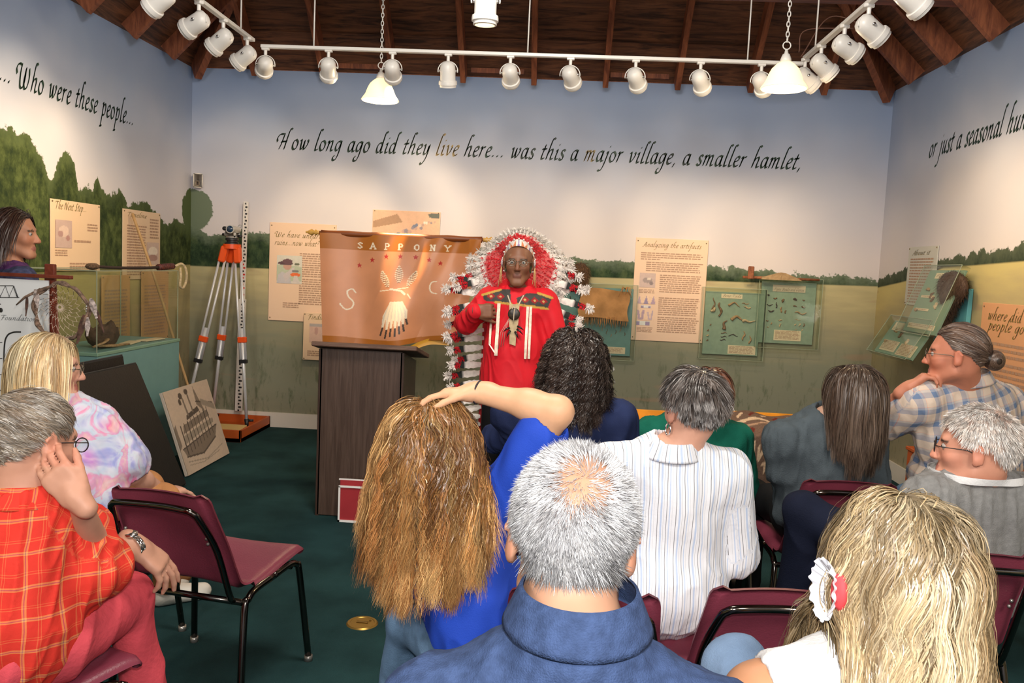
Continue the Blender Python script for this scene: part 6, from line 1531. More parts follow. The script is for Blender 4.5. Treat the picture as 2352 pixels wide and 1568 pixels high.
    bc = np.tile(np.array(basecol if basecol is not None else np.array(cols).mean(0)*.45), (len(Vb), 1))
    o = mkobj(name, np.concatenate([Vb, V]), np.concatenate([Fb, F+len(Vb)]), mt or hairmat('hair'), par, True, np.concatenate([bc, CC]))
    return o
def comb_down(part=0.0, back=.35):
    def f(d): return np.stack([np.where(d[:, 0] > part, 1, -1)*(.8-.3*np.abs(d[:, 0])), -back*np.ones(len(d)), -.9*np.ones(len(d))], 1)
    return f
def comb_whorl(c0, sw=.4):
    c0 = np.array(c0, float); c0 /= np.linalg.norm(c0)
    def f(d): v = d-c0; return v+np.cross(np.tile(c0, (len(d), 1)), v)*sw
    return f
def cdl(H_, sg=.02):
    """hair colliders of the body"""
    sp, R3, sw = H_['sp'], H_['R3'], H_['sw']; hp, nk = np.array(sp['hip'], float), np.array(sp['neck'], float)
    m = (np.array(sp['L'], float)+np.array(sp['R'], float))/2; z = R3[:, 2]; ln = np.linalg.norm(nk-hp)
    return [(hp+z*ln*.60+R3[:, 1]*.01, np.array((sw*.95+sg, .12+sg, .24+sg)), R3), (m-z*.01, np.array((sw+.045+sg, .062+sg, .062+sg)), R3), ((nk+H_['head'])/2-R3[:, 1]*.01, np.array((.055, .055, .10)), R3)]
# ---- cloth materials
def patmat(name, build, rough=.8, bump=.2, warp=.01):
    m, nt, b = newmat(name); MATS[name] = m; tc = N(nt, 'ShaderNodeTexCoord'); pt_ = N(nt, 'ShaderNodeAttribute', attribute_name='Pat')
    n = N(nt, 'ShaderNodeTexNoise'); n.inputs['Scale'].default_value = 7; n.inputs['Detail'].default_value = 2; L(nt, tc.outputs['Object'], n.inputs['Vector'])
    s1 = N(nt, 'ShaderNodeVectorMath', operation='SUBTRACT'); L(nt, n.outputs['Color'], s1.inputs[0]); s1.inputs[1].default_value = (.5, .5, .5)
    s2 = N(nt, 'ShaderNodeVectorMath', operation='SCALE'); L(nt, s1.outputs[0], s2.inputs[0]); s2.inputs['Scale'].default_value = warp*2
    s3 = N(nt, 'ShaderNodeVectorMath', operation='ADD'); L(nt, pt_.outputs['Vector'], s3.inputs[0]); L(nt, s2.outputs[0], s3.inputs[1])
    c = build(nt, s3.outputs[0]); L(nt, c, b.inputs['Base Color']); b.inputs['Roughness'].default_value = rough; b.inputs['Specular IOR Level'].default_value = .2
    n2 = N(nt, 'ShaderNodeTexNoise'); n2.inputs['Scale'].default_value = 30; n2.inputs['Detail'].default_value = 5; L(nt, tc.outputs['Object'], n2.inputs['Vector'])
    bp = N(nt, 'ShaderNodeBump'); bp.inputs['Strength'].default_value = bump; bp.inputs['Distance'].default_value = .01; L(nt, n2.outputs[0], bp.inputs['Height']); L(nt, bp.outputs[0], b.inputs['Normal'])
    return m
def bands(nt, vec, rot, axis, period, stops):
    mp = N(nt, 'ShaderNodeMapping'); mp.inputs['Rotation'].default_value = rot; L(nt, vec, mp.inputs[0]); s = N(nt, 'ShaderNodeSeparateXYZ'); L(nt, mp.outputs[0], s.inputs[0])
    a = N(nt, 'ShaderNodeMath', operation='DIVIDE'); L(nt, s.outputs[axis], a.inputs[0]); a.inputs[1].default_value = period
    f = N(nt, 'ShaderNodeMath', operation='FRACT'); L(nt, a.outputs[0], f.inputs[0]); return ramp(nt, f.outputs[0], stops, 'CONSTANT').outputs[0]
def mixc(nt, a, b, fac=.5, mode='MIX'):
    n = N(nt, 'ShaderNodeMix', data_type='RGBA', blend_type=mode); n.inputs[0].default_value = fac; L(nt, a, n.inputs[6]); L(nt, b, n.inputs[7]); return n.outputs[2]
def stripes(nt, v):
    w_, g_, bl = (.78, .80, .84), (.22, .22, .24), (.50, .60, .78)
    a = bands(nt, v, (0, 0, 0), 0, .052, [(0, w_), (.10, g_), (.135, w_), (.26, bl), (.36, w_), (.44, (.5, .52, .55)), (.46, w_), (.6, g_), (.63, w_), (.74, bl), (.80, w_), (.9, (.6, .62, .66)), (.92, w_)])
    return a
def plaid_red(nt, v):
    r1 = [(0, (.62, .035, .022)), (.30, (.72, .30, .10)), (.34, (.30, .10, .14)), (.37, (.72, .30, .10)), (.42, (.62, .035, .022)), (.70, (.70, .16, .06)), (.73, (.62, .035, .022)), (.78, (.70, .16, .06)), (.80, (.62, .035, .022))]
    return mixc(nt, bands(nt, v, (0, 0, 0), 0, .075, r1), bands(nt, v, (0, 0, 0), 2, .075, r1))
def plaid_blue(nt, v):
    a = [(0, (.62, .50, .40)), (.34, (.14, .20, .32)), (.66, (.40, .40, .42)), (.8, (.66, .32, .22)), (.83, (.62, .50, .40))]
    return mixc(nt, bands(nt, v, (0, 0, 0), 0, .062, a), bands(nt, v, (0, 0, 0), 2, .062, a))
def floral(nt, v):
    n = N(nt, 'ShaderNodeTexNoise'); n.inputs['Scale'].default_value = 9; n.inputs['Detail'].default_value = 3; n.inputs['Distortion'].default_value = 1.2; L(nt, v, n.inputs['Vector'])
    a = ramp(nt, n.outputs[0], [(.28, (.06, .12, .42)), (.38, (.28, .24, .60)), (.46, (.55, .55, .66)), (.53, (.50, .58, .64)), (.58, (.72, .12, .32)), (.64, (.75, .32, .26)), (.72, (.70, .55, .60))]).outputs[0]
    n2 = N(nt, 'ShaderNodeTexVoronoi'); n2.inputs['Scale'].default_value = 11; L(nt, v, n2.inputs['Vector'])
    b = ramp(nt, n2.outputs['Distance'], [(0, (.78, .14, .40)), (.22, (.72, .34, .50)), (.40, (.60, .60, .70)), (.55, (.34, .46, .62)), (.8, (.62, .60, .64))]).outputs[0]
    return mixc(nt, a, b, .42)
M_STRIPE = patmat('striped_cotton', stripes, .75, .3, .006)
M_PLAIDR = patmat('red_plaid', plaid_red, .8, .3, .012)
M_PLAIDB = patmat('blue_plaid', plaid_blue, .8, .3, .01)
M_FLORAL = patmat('floral_cloth', floral, .7, .3, .02)
M_POLO = mat('navy_polo', (.036, .060, .135), .85, var=.22, scale=55, bump=.35, bscale=420, spec=.15)
M_BLUE = mat('royal_blue_cotton', (.020, .070, .50), .7, var=.06, scale=8, bump=.15, bscale=300, spec=.2)
M_NAVY = mat('navy_cotton', (.020, .030, .085), .85, var=.1, scale=12, bump=.2, bscale=300, spec=.1)
M_GREEN = mat('green_knit', (.010, .13, .085), .85, bump=.3, bscale=200, var=.08, spec=.1)
M_GREY = mat('grey_knit', (.070, .088, .10), .9, bump=.3, bscale=200, var=.1, spec=.1)
M_GREYL = mat('light_grey_knit', (.22, .22, .215), .9, bump=.3, bscale=260, var=.1, scale=60, spec=.1)
M_WHITE = mat('white_cotton', (.72, .72, .72), .8, bump=.2, bscale=160, spec=.1)
M_SALMON = mat('salmon_cotton', (.62, .075, .095), .8, var=.08, scale=10, bump=.3, bscale=60, spec=.15)
M_DENIM = mat('denim', (.10, .175, .28), .85, var=.45, scale=9, bump=.3, bscale=300, spec=.1)
M_DENIML = mat('pale_denim', (.20, .30, .46), .85, var=.2, scale=9, bump=.3, bscale=300, spec=.1)
M_DARK = mat('dark_navy_trousers', (.010, .013, .028), .85, var=.1, scale=12, bump=.2, bscale=200, spec=.1)
M_BLACK = mat('black_trousers', (.008, .008, .009), .8, spec=.15)
M_METAL = mat('frame_metal', (.20, .17, .13), .3, metal=.9); M_FBLK = mat('frame_black', (.02, .015, .015), .4)
def seated(hip, tyaw, sw, lean=(0, 0), up=.46, knee=.45, spread=.12, shin=(0, 0), down=.42, twist=0, neckup=.07):
    """joints of a seated body: hip point, facing, half shoulder width"""
    hip = np.array(hip, float); Rz = rotz(tyaw); f, r = Rz[:, 1], Rz[:, 0]; m = hip+np.array((0, 0, up))+f*lean[1]+r*lean[0]; Rt_ = rotz(tyaw+twist)
    d = dict(hip=hip, L=m-Rt_[:, 0]*sw, R=m+Rt_[:, 0]*sw, neck=m+np.array((0, 0, neckup))-Rt_[:, 1]*.01)
    for s, g in (('l', -1), ('r', 1)):
        k = hip+f*knee+r*g*spread+np.array((0, 0, -.03)); d['knee_'+s] = k; d['ank_'+s] = np.array((k[0]+f[0]*shin[0], k[1]+f[1]*shin[0], .075))
    return d
def lap_arm(sp, side, tyaw, out=.07, fwd=.30, **k):
    Rz = rotz(tyaw); f, r = Rz[:, 1], Rz[:, 0]; g = -1 if side == 'L' else 1; sh = np.array(sp[side], float); el = sh+r*g*out+f*.05+np.array((0, 0, -.27)); wr = el+f*fwd*.72-r*g*.12+np.array((0, 0, .0))
    return dict(sh=sh, el=el, wr=wr, hand=(f*1-r*g*.3, (0, 0, -1), (1 if side == 'L' else -1), dict(curl=.35)), **k)

# ================================================================== people
U3 = np.array((0, 0, 1.))
# ---- the big grey head in front
hc = W(1314, 1234, 1.13)
sp = seated((hc[0]+.01, 1.06, .56), 0, .190, lean=(0.0, -.01), up=hc[2]-.225-.56, neckup=.135)
A1 = person('person with cropped grey hair and a bald crown in a navy polo, nearest the viewer', hc, .0, sp, 0, skin=(.40, .215, .135), nh=.004, pitch=.16, roll=.055, s=1.04, h=.006, shirt=M_POLO, pants=M_DARK, arms=[lap_arm(sp, 'L', 0), lap_arm(sp, 'R', 0)], sleeve='short', fold=.003, seed=3, neckr=.062, depth=1.05)
spot = np.array((.10, -.70, .70)); spot /= np.linalg.norm(spot)
groom(A1['t'], A1, 30000, .019, [(.40, .41, .42), (.30, .30, .31), (.22, .22, .23), (.50, .50, .50), (.12, .115, .115)], 21, scalp(.5, -.12, -.72), comb_whorl(spot, .5), grav=.03, clump=.12, K=1500, thick=.004, seg=5, wd=.00034, lift=.62, root=.75, tip=1.1, baseg=-.002, basecol=(.33, .23, .19), jit=.32, colfn=lambda d: np.clip(.80+.85*d[:, 2]+.35*(1-np.abs(d[:, 0]))**2, .30, 1.4),
      keep=lambda d: np.clip(((1-(d@spot))-.03)/.22, .16, 1), lenf=lambda d, r: (.75+.5*r.random(len(d)))*np.clip(.55+(1-(d@spot))*1.6, .5, 1.0)*np.where(d[:, 2] < -.45, 1.5, np.where(d[:, 2] < -.2, .7, 1)))
nkp = A1['sp']['neck']
collar(A1['t'], nkp+np.array((0, .004, .034)), rotx(.12), .073, .076, .028, .30, M_POLO, gap=.9, fall=.052)
chair(hc[0]+.01, 1.02, 0, 'maroon stacking chair under the man in the navy polo')

# ---- wavy blond hair, lower right
hc = W(2064, 1304, 1.32)
sp = seated((hc[0]-.01, 1.30, .54), .1, .172, lean=(-.02, .01), up=hc[2]-.205-.54, neckup=.075, knee=.44)
sp['knee_l'] = np.array(W(1690, 1535, 1.80)); sp['ank_l'] = np.array((.42, 2.0, .1))
la = dict(sh=np.array(sp['L'])+np.array((-.015, 0, -.01)), el=np.array(sp['L'])+np.array((-.06, .05, -.27)), wr=np.array(sp['L'])+np.array((.05, .25, -.36)), hand=((.5, 1, 0), (0, 0, -1), 1, dict(curl=.3)), f=1.15)
A2 = person('person with long wavy blond hair in a white sleeveless top, lower right corner', hc, .12, sp, .1, skin=(.50, .24, .125), pitch=.02, s=.98, fem=1, h=.007, shirt=M_WHITE, pants=M_DENIML, arms=[la, lap_arm(sp, 'R', 0)], sleeve='none', fold=.003, sg=.010, seed=5, neckr=.05)
groom(A2['t'], A2, 19000, .47, [(.42, .31, .165), (.30, .205, .10), (.54, .42, .25), (.19, .125, .062), (.60, .50, .33)], 31, scalp(.5, -.2, -.70), comb_down(.05, .45), grav=.26, wave=(.0085, 9.5), clump=.70, K=85, thick=.026, seg=30, wd=.0008, lift=.22, fan=.012, cvar=.9, cd=cdl(A2, .02), root=.55, tip=1.12, jit=.25,
      extra_base=[('e', hc+np.array((0, -.045, -.13)), (.085, .05, .15), None, .05)], lenf=lambda d, r: .72+.33*r.random(len(d)))
b = MB(); sc = hc+A2['R']@np.array((-.108, -.02, -.03))
Vs = []
b.grid(lambda u, v: tuple(sc+A2['R']@np.array((-.014-.012*math.cos(v*2*PI)-.002*math.sin(u*2*PI*17)-.002*math.sin(u*2*PI*9+v*6), math.cos(u*2*PI)*(.026+.015*math.cos(v*2*PI)+.0018*math.sin(u*2*PI*21)), math.sin(u*2*PI)*(.034+.015*math.cos(v*2*PI)+.002*math.sin(u*2*PI*19))))), 110, 13)
b.build('scrunchie', mat('scrunchie_white', (.72, .74, .80), .8), A2['t'])
MB().ball(sc+np.array((-.004, -.022, .004)), (.012, .020, .030), A2['R'], n=14).build('hair_flower', mat('flower_red', (.70, .06, .07), .7), A2['t'])
chair(hc[0]+.0, 1.27, .1, 'maroon stacking chair under the woman with wavy blond hair')

# ---- ginger hair, arm over the head
hc = W(988, 1020, 2.18)
sp = seated((-.24, 2.30, .55), -.15, .175, lean=(0, 0), up=.37, neckup=.08, knee=.42)
sp['L'] = np.array(W(950, 1185, 2.16)); sp['R'] = np.array(W(1150, 1135, 2.20)); sp['neck'] = np.array(W(1035, 1120, 2.18)); sp['hip'] = np.array(W(1110, 1460, 2.22))
sp['knee_l'] = np.array(W(945, 1425, 2.36)); sp['ank_l'] = np.array((W(905, 1500, 2.5)[0]+.0, 2.45, .10)); sp['knee_r'] = np.array((-.08, 2.72, .5)); sp['ank_r'] = np.array((-.08, 2.72, .08))
el = np.array(W(1280, 945, 2.10)); wr = np.array(W(1095, 900, 2.16)); shR = np.array(W(1155, 1120, 2.18))
ra = dict(sh=shR, el=el, wr=wr, k=.74, g=.012, f=1.06, hand=(np.array((-1.0, .05, -.10)), np.array((.15, -.1, -1)), 1, dict(curl=.24, s=.95, thumb_out=.35)))
la = dict(sh=sp['L'], el=np.array(sp['L'])+np.array((-.02, .12, -.25)), wr=np.array(sp['L'])+np.array((.06, .33, -.28)), hand=((.3, 1, 0), (0, 0, -1), 1, dict(curl=.3)))
A3 = person('person with long ginger hair and royal blue shirt, one bare arm bent over the head', hc, .12, sp, -.15, skin=(.68, .38, .22), pitch=-.02, roll=-.10, s=.98, fem=1, h=.006, shirt=M_BLUE, pants=M_DENIM, arms=[la, ra], sleeve='short', fold=.006, foldf=60, folddir=(.4, 0, 1), seed=8, neckr=.05, extra_shirt=[('e', np.array(W(1095, 1375, 2.2)), (.15, .12, .15), None, .06)])
groom(A3['t'], A3, 13500, .425, [(.36, .165, .05), (.50, .26, .09), (.20, .08, .025), (.62, .40, .17), (.29, .12, .038)], 41, scalp(.5, -.2, -.70), comb_down(-.05, .45), grav=.20, wave=(.0085, 11), clump=.62, K=130, thick=.036, fan=.038, cvar=1.1, seg=30, wd=.0010, lift=.22, cd=cdl(A3, .026), root=.75, tip=1.15, jit=.25,
      extra_base=[('e', hc+np.array((0, -.05, -.13)), (.085, .05, .15), None, .05)], lenf=lambda d, r: .74+.32*r.random(len(d)))
wd_ = (el-wr)/np.linalg.norm(el-wr); u_, v_, _ = basis(wd_); cw = wr+wd_*.004
MB().tube([cw+(u_*math.cos(a)+v_*math.sin(a))*.0305 for a in np.linspace(0, 2*PI, 26, endpoint=False)], .0028, 6, closed=True).build('hair_tie', mat('hair_tie_black', (.02, .015, .02), .7), A3['t'])

# ---- striped shirt, short grey hair
hc = W(1592, 938, 2.52)
sp = seated((.365, 2.55, .57), .05, .185, lean=(0, -.02), up=hc[2]-.20-.57, neckup=.08, knee=.45)
ar = [lap_arm(sp, 'L', 0, out=.04, g=.026), lap_arm(sp, 'R', 0, out=.05, g=.026)]
A4 = person('person with short grey hair and a hoop earring in a blue and white striped shirt', hc, .35, sp, .05, skin=(.62, .33, .23), pitch=.02, s=.98, fem=1, h=.006, shirt=M_STRIPE, pants=M_DARK, arms=ar, fold=.004, foldf=70, seed=11, neckr=.052, belly=.03, sg=.02, extra_shirt=[('e', np.array((.35, 2.53, .58)), (.205, .16, .15), None, .06)])
groom(A4['t'], A4, 8500, .062, [(.075, .058, .048), (.14, .12, .11), (.04, .03, .024), (.26, .245, .235), (.06, .045, .038)], 51, scalp(.45, .0, -.72), comb_whorl((.1, -.3, .95), .5), grav=.12, wave=(.003, 12), clump=.65, K=200, cvar=1.2, thick=.014, seg=9, wd=.0009, lift=.35, root=.5, tip=1.35, jit=.25, lenf=lambda d, r: np.clip(.7+.6*d[:, 2], .28, 1.2)*(.8+.4*r.random(len(d))))
collar(A4['t'], sp['neck']+np.array((0, -.012, .006)), rotx(.12), .070, .073, .026, .32, M_STRIPE, gap=.8, fall=.050)
eq = hc+A4['R']@np.array((-.083, -.004, -.062))
MB().tube([eq+A4['R']@np.array((0, math.cos(a)*.015, math.sin(a)*.018)) for a in np.linspace(0, 2*PI, 22, endpoint=False)], .0028, 8, closed=True).build('earring', mat('silver', (.8, .8, .8), .15, metal=1), A4['t'])

# ---- curly dark hair, navy top
hc = W(1320, 835, 3.25)
sp = seated((.05, 3.25, .58), .0, .215, lean=(0, 0), up=hc[2]-.215-.58, neckup=.085)
ar = [dict(sh=sp['L'], el=np.array(W(1200, 985, 3.3)), wr=np.array(W(1130, 1010, 3.45)), hand=((-.6, .6, -.3), (0, 0, -1), 1, dict(curl=.3)), g=.03), lap_arm(sp, 'R', 0, out=.05, g=.025)]
A5 = person('person with curly dark shoulder-length hair in a navy top, in front of the speaker', hc, .0, sp, 0, s=1.0, fem=1, h=.009, shirt=M_NAVY, pants=M_BLACK, arms=ar, fold=.006, seed=13, belly=.05, sg=.02)
groom(A5['t'], A5, 8500, .245, [(.022, .013, .010), (.04, .024, .018), (.012, .008, .007), (.07, .05, .04)], 61, scalp(.5, -.2, -.70), comb_down(0, .4), grav=.26, wave=(.009, 20), clump=.62, K=170, thick=.034, fan=.03, seg=30, wd=.0013, lift=.4, cd=cdl(A5, .02), root=.9, tip=1.2, curl=1,
      extra_base=[('e', hc+np.array((0, -.03, -.10)), (.10, .07, .11), None, .05)], mt=hairmat('hair_glossy', .36, .5), lenf=lambda d, r: .78+.25*r.random(len(d)))
chair(.05, 3.28, 0, 'maroon stacking chair under the woman with curly dark hair')
# ---- auburn hair, green top
hc = W(1628, 905, 3.7)
sp = seated((.66, 3.75, .55), .0, .195, lean=(-.02, 0), up=hc[2]-.205-.55, neckup=.08)
A6 = person('person with auburn hair in a green top, mostly hidden behind the grey-haired woman', hc, .2, sp, 0, s=.98, fem=1, h=.010, shirt=M_GREEN, pants=M_BLACK, arms=[lap_arm(sp, 'L', 0, g=.025), lap_arm(sp, 'R', 0, g=.025)], fold=.005, seed=15, belly=.04, sg=.02)
groom(A6['t'], A6, 3500, .11, [(.13, .045, .022), (.20, .075, .035), (.08, .028, .015)], 71, scalp(.5, -.1, -.72), comb_down(0, .5), grav=.2, clump=.4, K=80, thick=.016, seg=10, wd=.0014, lift=.35, cd=cdl(A6))
chair(.66, 3.78, 0, 'maroon stacking chair under the person in the green top')
# ---- grey sweater, straight brown hair
hc = W(1957, 905, 3.40)
sp = seated((1.16, 3.48, .57), .15, .195, lean=(-.02, .0), up=hc[2]-.21-.57, neckup=.105)
ar = [dict(sh=sp['L'], el=np.array(W(1800, 1085, 3.45)), wr=np.array(W(1830, 1130, 3.75)), g=.022, hand=((.3, 1, 0), (0, 0, -1), 1, dict(curl=.3))), lap_arm(sp, 'R', 0, g=.02)]
A7 = person('person with straight brown hair in a dark grey sweater, before the green cases', hc, .55, sp, .15, s=.98, fem=1, h=.009, shirt=M_GREY, pants=M_BLACK, arms=ar, fold=.006, seed=17, belly=.04, sg=.02, eyes=True)
groom(A7['t'], A7, 7000, .34, [(.075, .045, .030), (.12, .080, .055), (.05, .030, .022), (.16, .115, .085)], 81, scalp(.5, -.0, -.70), comb_down(.0, .55), grav=.3, wave=(.003, 5), clump=.55, K=110, thick=.026, seg=20, wd=.0013, lift=.28, cd=cdl(A7, .02), root=.7, tip=1.1,
      extra_base=[('e', hc+A7['R']@np.array((0, -.06, -.10)), (.075, .05, .12), A7['R'], .05)], mt=hairmat('hair_glossy', .36, .5), lenf=lambda d, r: .8+.2*r.random(len(d)))
# ---- man with the bun
hc = W(2196, 815, 3.40)
Rv = headR(1.15, .0)
sp = dict(hip=np.array((1.80, 3.55, .60)), L=np.array(W(2100, 915, 3.42)), R=np.array(W(2310, 925, 3.62)), neck=np.array(W(2222, 872, 3.47)))
for s_, x in (('l', 1.50), ('r', 1.72)): sp['knee_'+s_] = np.array((x, 3.98, .54)); sp['ank_'+s_] = np.array((x, 4.0, .08))
la = dict(sh=np.array(sp['L'])+np.array((.02, 0, -.03)), el=np.array(W(1985, 985, 3.62)), wr=np.array(W(2082, 893, 3.42)), k=.60, g=.026, hand=(np.array((.55, -.1, .5)), np.array((.6, -.2, -.6)), 1, dict(curl=.75, s=1.0, thumb_out=.8)))
ra = dict(sh=sp['R'], el=np.array(sp['R'])+np.array((.02, .05, -.28)), wr=np.array(sp['R'])+np.array((-.10, .28, -.30)), k=1.0, g=.03, hand=((-.3, 1, 0), (0, 0, -1), -1, dict(curl=.3)))
A8 = person('person with a brown hair bun, glasses and blue plaid shirt, hand at mouth', hc, 1.15, sp, .5, skin=(.52, .20, .12), s=1.0, h=.008, shirt=M_PLAIDB, pants=M_DENIM, arms=[la, ra], sleeve='short', fold=.006, seed=19, belly=.05, sg=.024, eyes=True, neckr=.060)
groom(A8['t'], A8, 6500, .15, [(.10, .055, .035), (.16, .10, .07), (.055, .03, .022), (.20, .15, .12)], 91, scalp(.5, -.05, -.68), lambda d: np.stack([-d[:, 0]*.3, -1.0*np.ones(len(d)), -.35-.2*d[:, 2]], 1), grav=.0, clump=.5, K=80, thick=.008, seg=14, wd=.0012, lift=.08, stick=.85, cd=(), root=.9, mt=hairmat('hair_glossy', .36, .5), jit=.06,
      lenf=lambda d, r: np.clip(.30+.55*(d[:, 1]+.9)/1.6, .2, .9))
bn = hc+A8['R']@np.array((-.0, -.135, -.01)); rg = np.random.default_rng(4)
Vb, Fb = sdf([('e', bn, (.036, .036, .040), None, .01), ('c', bn, hc+A8['R']@np.array((0, -.10, 0)), .022, .03, .02)], .006)
th_ = rg.random(900)*6.28; P = []
for k in range(9):
    a = th_+k*.35; e_ = rg.uniform(-1, 1, 900) if k == 0 else e_
    P.append(bn+np.stack([np.cos(a)*.037*np.sqrt(1-e_**2*.9), e_*.037, np.sin(a)*.041*np.sqrt(1-e_**2*.9)], 1))
P = np.stack(P, 1); C = np.repeat((np.array([(.10, .055, .035), (.05, .03, .02), (.15, .10, .07)])[rg.integers(0, 3, 900)])[:, None], 9, 1)
V, F, CC = ribbons(P, np.full((900, 9), .0012), P-bn, C)
mkobj('bun', np.concatenate([Vb, V]), np.concatenate([Fb, F+len(Vb)]), hairmat('hair_glossy'), A8['t'], True, np.concatenate([np.tile((.03, .018, .012), (len(Vb), 1)), CC]))
glasses(A8['t'], hc, A8['R'], 1.0, M_METAL)
collar(A8['t'], sp['neck']+np.array((0, 0, .012)), A8['R3'], .075, .078, .028, .28, M_PLAIDB, gap=.8, fall=.045)
chair(1.80, 3.58, .3, 'maroon stacking chair under the man with the bun')
# ---- white-haired man, lower right
hc = W(2242, 1028, 2.62)
sp = dict(hip=np.array((1.36, 2.70, .57)), L=np.array(W(2128, 1148, 2.60)), R=np.array(W(2400, 1150, 2.66)), neck=np.array(W(2238, 1086, 2.66)))
sp['knee_l'] = np.array(W(1848, 1172, 2.95)); sp['ank_l'] = np.array((W(1830, 1330, 2.95)[0], 3.02, .30)); sp['knee_r'] = np.array((1.02, 2.95, .50)); sp['ank_r'] = np.array((1.0, 3.0, .08)); sp['foot_l'] = (-.5, .8)
ar = [dict(sh=sp['L'], el=np.array(sp['L'])+np.array((-.03, .08, -.27)), wr=np.array(sp['L'])+np.array((-.05, .32, -.25)), g=.024, hand=((-.3, 1, -.2), (0, 0, -1), 1, dict(curl=.3))), lap_arm(sp, 'R', .2, out=.05, g=.024)]
A9 = person('white-haired person with glasses, grey sweater over a white collar, legs crossed', hc, 1.10, sp, .3, skin=(.64, .30, .20), pitch=.02, s=1.05, h=.007, shirt=M_GREYL, pants=M_DARK, arms=ar, fold=.006, seed=23, nh=.022, belly=.04, sg=.02, eyes=True, neckr=.062)
groom(A9['t'], A9, 9500, .035, [(.72, .68, .64), (.82, .80, .77), (.58, .54, .50), (.66, .55, .47)], 101, scalp(.42, -.05, -.70), comb_whorl((.0, -.55, .8), .6), grav=.06, clump=.35, K=400, thick=.007, seg=7, wd=.0009, lift=.35, root=.9, tip=1.05, basecol=(.5, .36, .30), jit=.3)
glasses(A9['t'], hc, A9['R'], 1.05, M_FBLK)
c9 = np.array(sp['neck']); z9 = W(2236, 1098, 2.58)[2]; AV = np.concatenate([A9['bodyV'], A9['sh'][0]]); bb = MB()
ang9 = np.arctan2(AV[:, 1]-c9[1], AV[:, 0]-c9[0]); rad9 = np.hypot(AV[:, 0]-c9[0], AV[:, 1]-c9[1])
def rr9(a, z):
    m = (np.abs((ang9-a+PI) % (2*PI)-PI) < .16) & (np.abs(AV[:, 2]-z) < .012) & (rad9 < .125); return rad9[m].max() if m.any() else .09
as_ = np.linspace(-PI*1.42, PI*.22, 60); rs_ = [np.convolve(np.pad([rr9((a+PI) % (2*PI)-PI, z9+dz) for a in as_], 3, 'edge'), np.ones(7)/7, 'valid')+.007 for dz in (-.014, -.004, .007)]
for sg in (0, .004): bb.grid(lambda u, v: (c9[0]+math.cos(as_[int(round(u*59))])*(rs_[int(round(v*2))][int(round(u*59))]+sg), c9[1]+math.sin(as_[int(round(u*59))])*(rs_[int(round(v*2))][int(round(u*59))]+sg), z9-.014+.021*v), 60, 3)
bb.build('collar', M_WHITE, A9['t'])
chair(1.20, 2.74, .10, 'maroon stacking chair holding the white-haired man')
# ---- blond woman in a floral shirt, left
hc = W(112, 842, 3.05)
sp = dict(hip=np.array(W(190, 1225, 3.08)), L=np.array(W(20, 990, 3.02)), R=np.array(W(228, 985, 3.12)), neck=np.array(W(120, 925, 3.05))); sp['hip'][2] = .56
sp['knee_r'] = np.array(W(372, 1148, 3.35))*1.0; sp['ank_r'] = np.array((W(395, 1400, 3.5)[0], 3.46, .09)); sp['knee_l'] = np.array((-1.75, 3.45, .52)); sp['ank_l'] = np.array((-1.68, 3.62, .08)); sp['foot_r'] = (.75, .55)
ra = dict(sh=sp['R'], el=np.array(W(300, 1088, 3.15)), wr=np.array(W(372, 1128, 3.38)), k=.74, g=.034, f=1.12, hand=((.5, .8, -.1), (0, 0, -1), -1, dict(curl=.35)))
la = dict(sh=sp['L'], el=np.array(sp['L'])+np.array((.0, .08, -.26)), wr=np.array(sp['L'])+np.array((.15, .3, -.28)), k=.7, g=.03, hand=((.5, 1, 0), (0, 0, -1), 1, dict(curl=.3)))
A10 = person('person with straight blond hair and glasses in a pink and blue floral shirt', hc, -1.15, sp, -.5, skin=(.60, .33, .23), s=1.06, fem=1, h=.008, shirt=M_FLORAL, pants=mat('tan_capri', (.45, .20, .07), .8, bump=.2, bscale=60), shoes=mat('white_sneaker', (.72, .68, .60), .6, bump=.3, bscale=40), arms=[la, ra], sleeve='short', fold=.006, foldf=70, seed=27, belly=.07, sg=.024, eyes=True, pitch=.05)
groom(A10['t'], A10, 8500, .30, [(.74, .56, .30), (.62, .42, .19), (.82, .68, .42), (.50, .32, .16), (.85, .74, .50)], 111, scalp(.62, .12, -.70), comb_down(.0, .7), grav=.26, wave=(.0035, 4), clump=.6, K=90, thick=.02, seg=18, wd=.0014, lift=.32, cd=cdl(A10, .02), root=.62, tip=1.05, basecol=(.34, .22, .12),
      extra_base=[('e', hc+A10['R']@np.array((0, -.06, -.08)), (.07, .045, .11), A10['R'], .05)], lenf=lambda d, r: .8+.25*r.random(len(d)))
glasses(A10['t'], hc, A10['R'], 1.06, M_METAL)
chair(-1.80, 3.12, -.45, 'maroon stacking chair under the woman in the floral shirt')
# ---- grey-haired man in red plaid, left foreground
hc = W(72, 1018, 1.98)
sp = dict(hip=np.array((-1.30, 1.93, .56)), L=np.array(W(-70, 1225, 1.95)), R=np.array(W(178, 1225, 2.05)), neck=np.array(W(60, 1135, 1.96)))
sp['knee_r'] = np.array(W(292, 1375, 2.24)); sp['ank_r'] = np.array((sp['knee_r'][0]+.06, 2.30, .08)); sp['knee_l'] = np.array((-1.45, 2.32, .53)); sp['ank_l'] = np.array((-1.45, 2.36, .08))
wr = np.array(W(312, 1252, 2.18)); el = np.array(W(208, 1318, 2.02))
ra = dict(sh=sp['R'], el=el, wr=wr, g=.028, f=1.08, sleeve='roll', hand=(np.array((.62, .25, -.62)), np.array((-.55, .1, -.75)), 1, dict(curl=.30, curls=(.22, .30, .42, .5), s=1.04, spread=.14, thumb_out=.35)))
lw = np.array(W(180, 1146, 1.90)); 
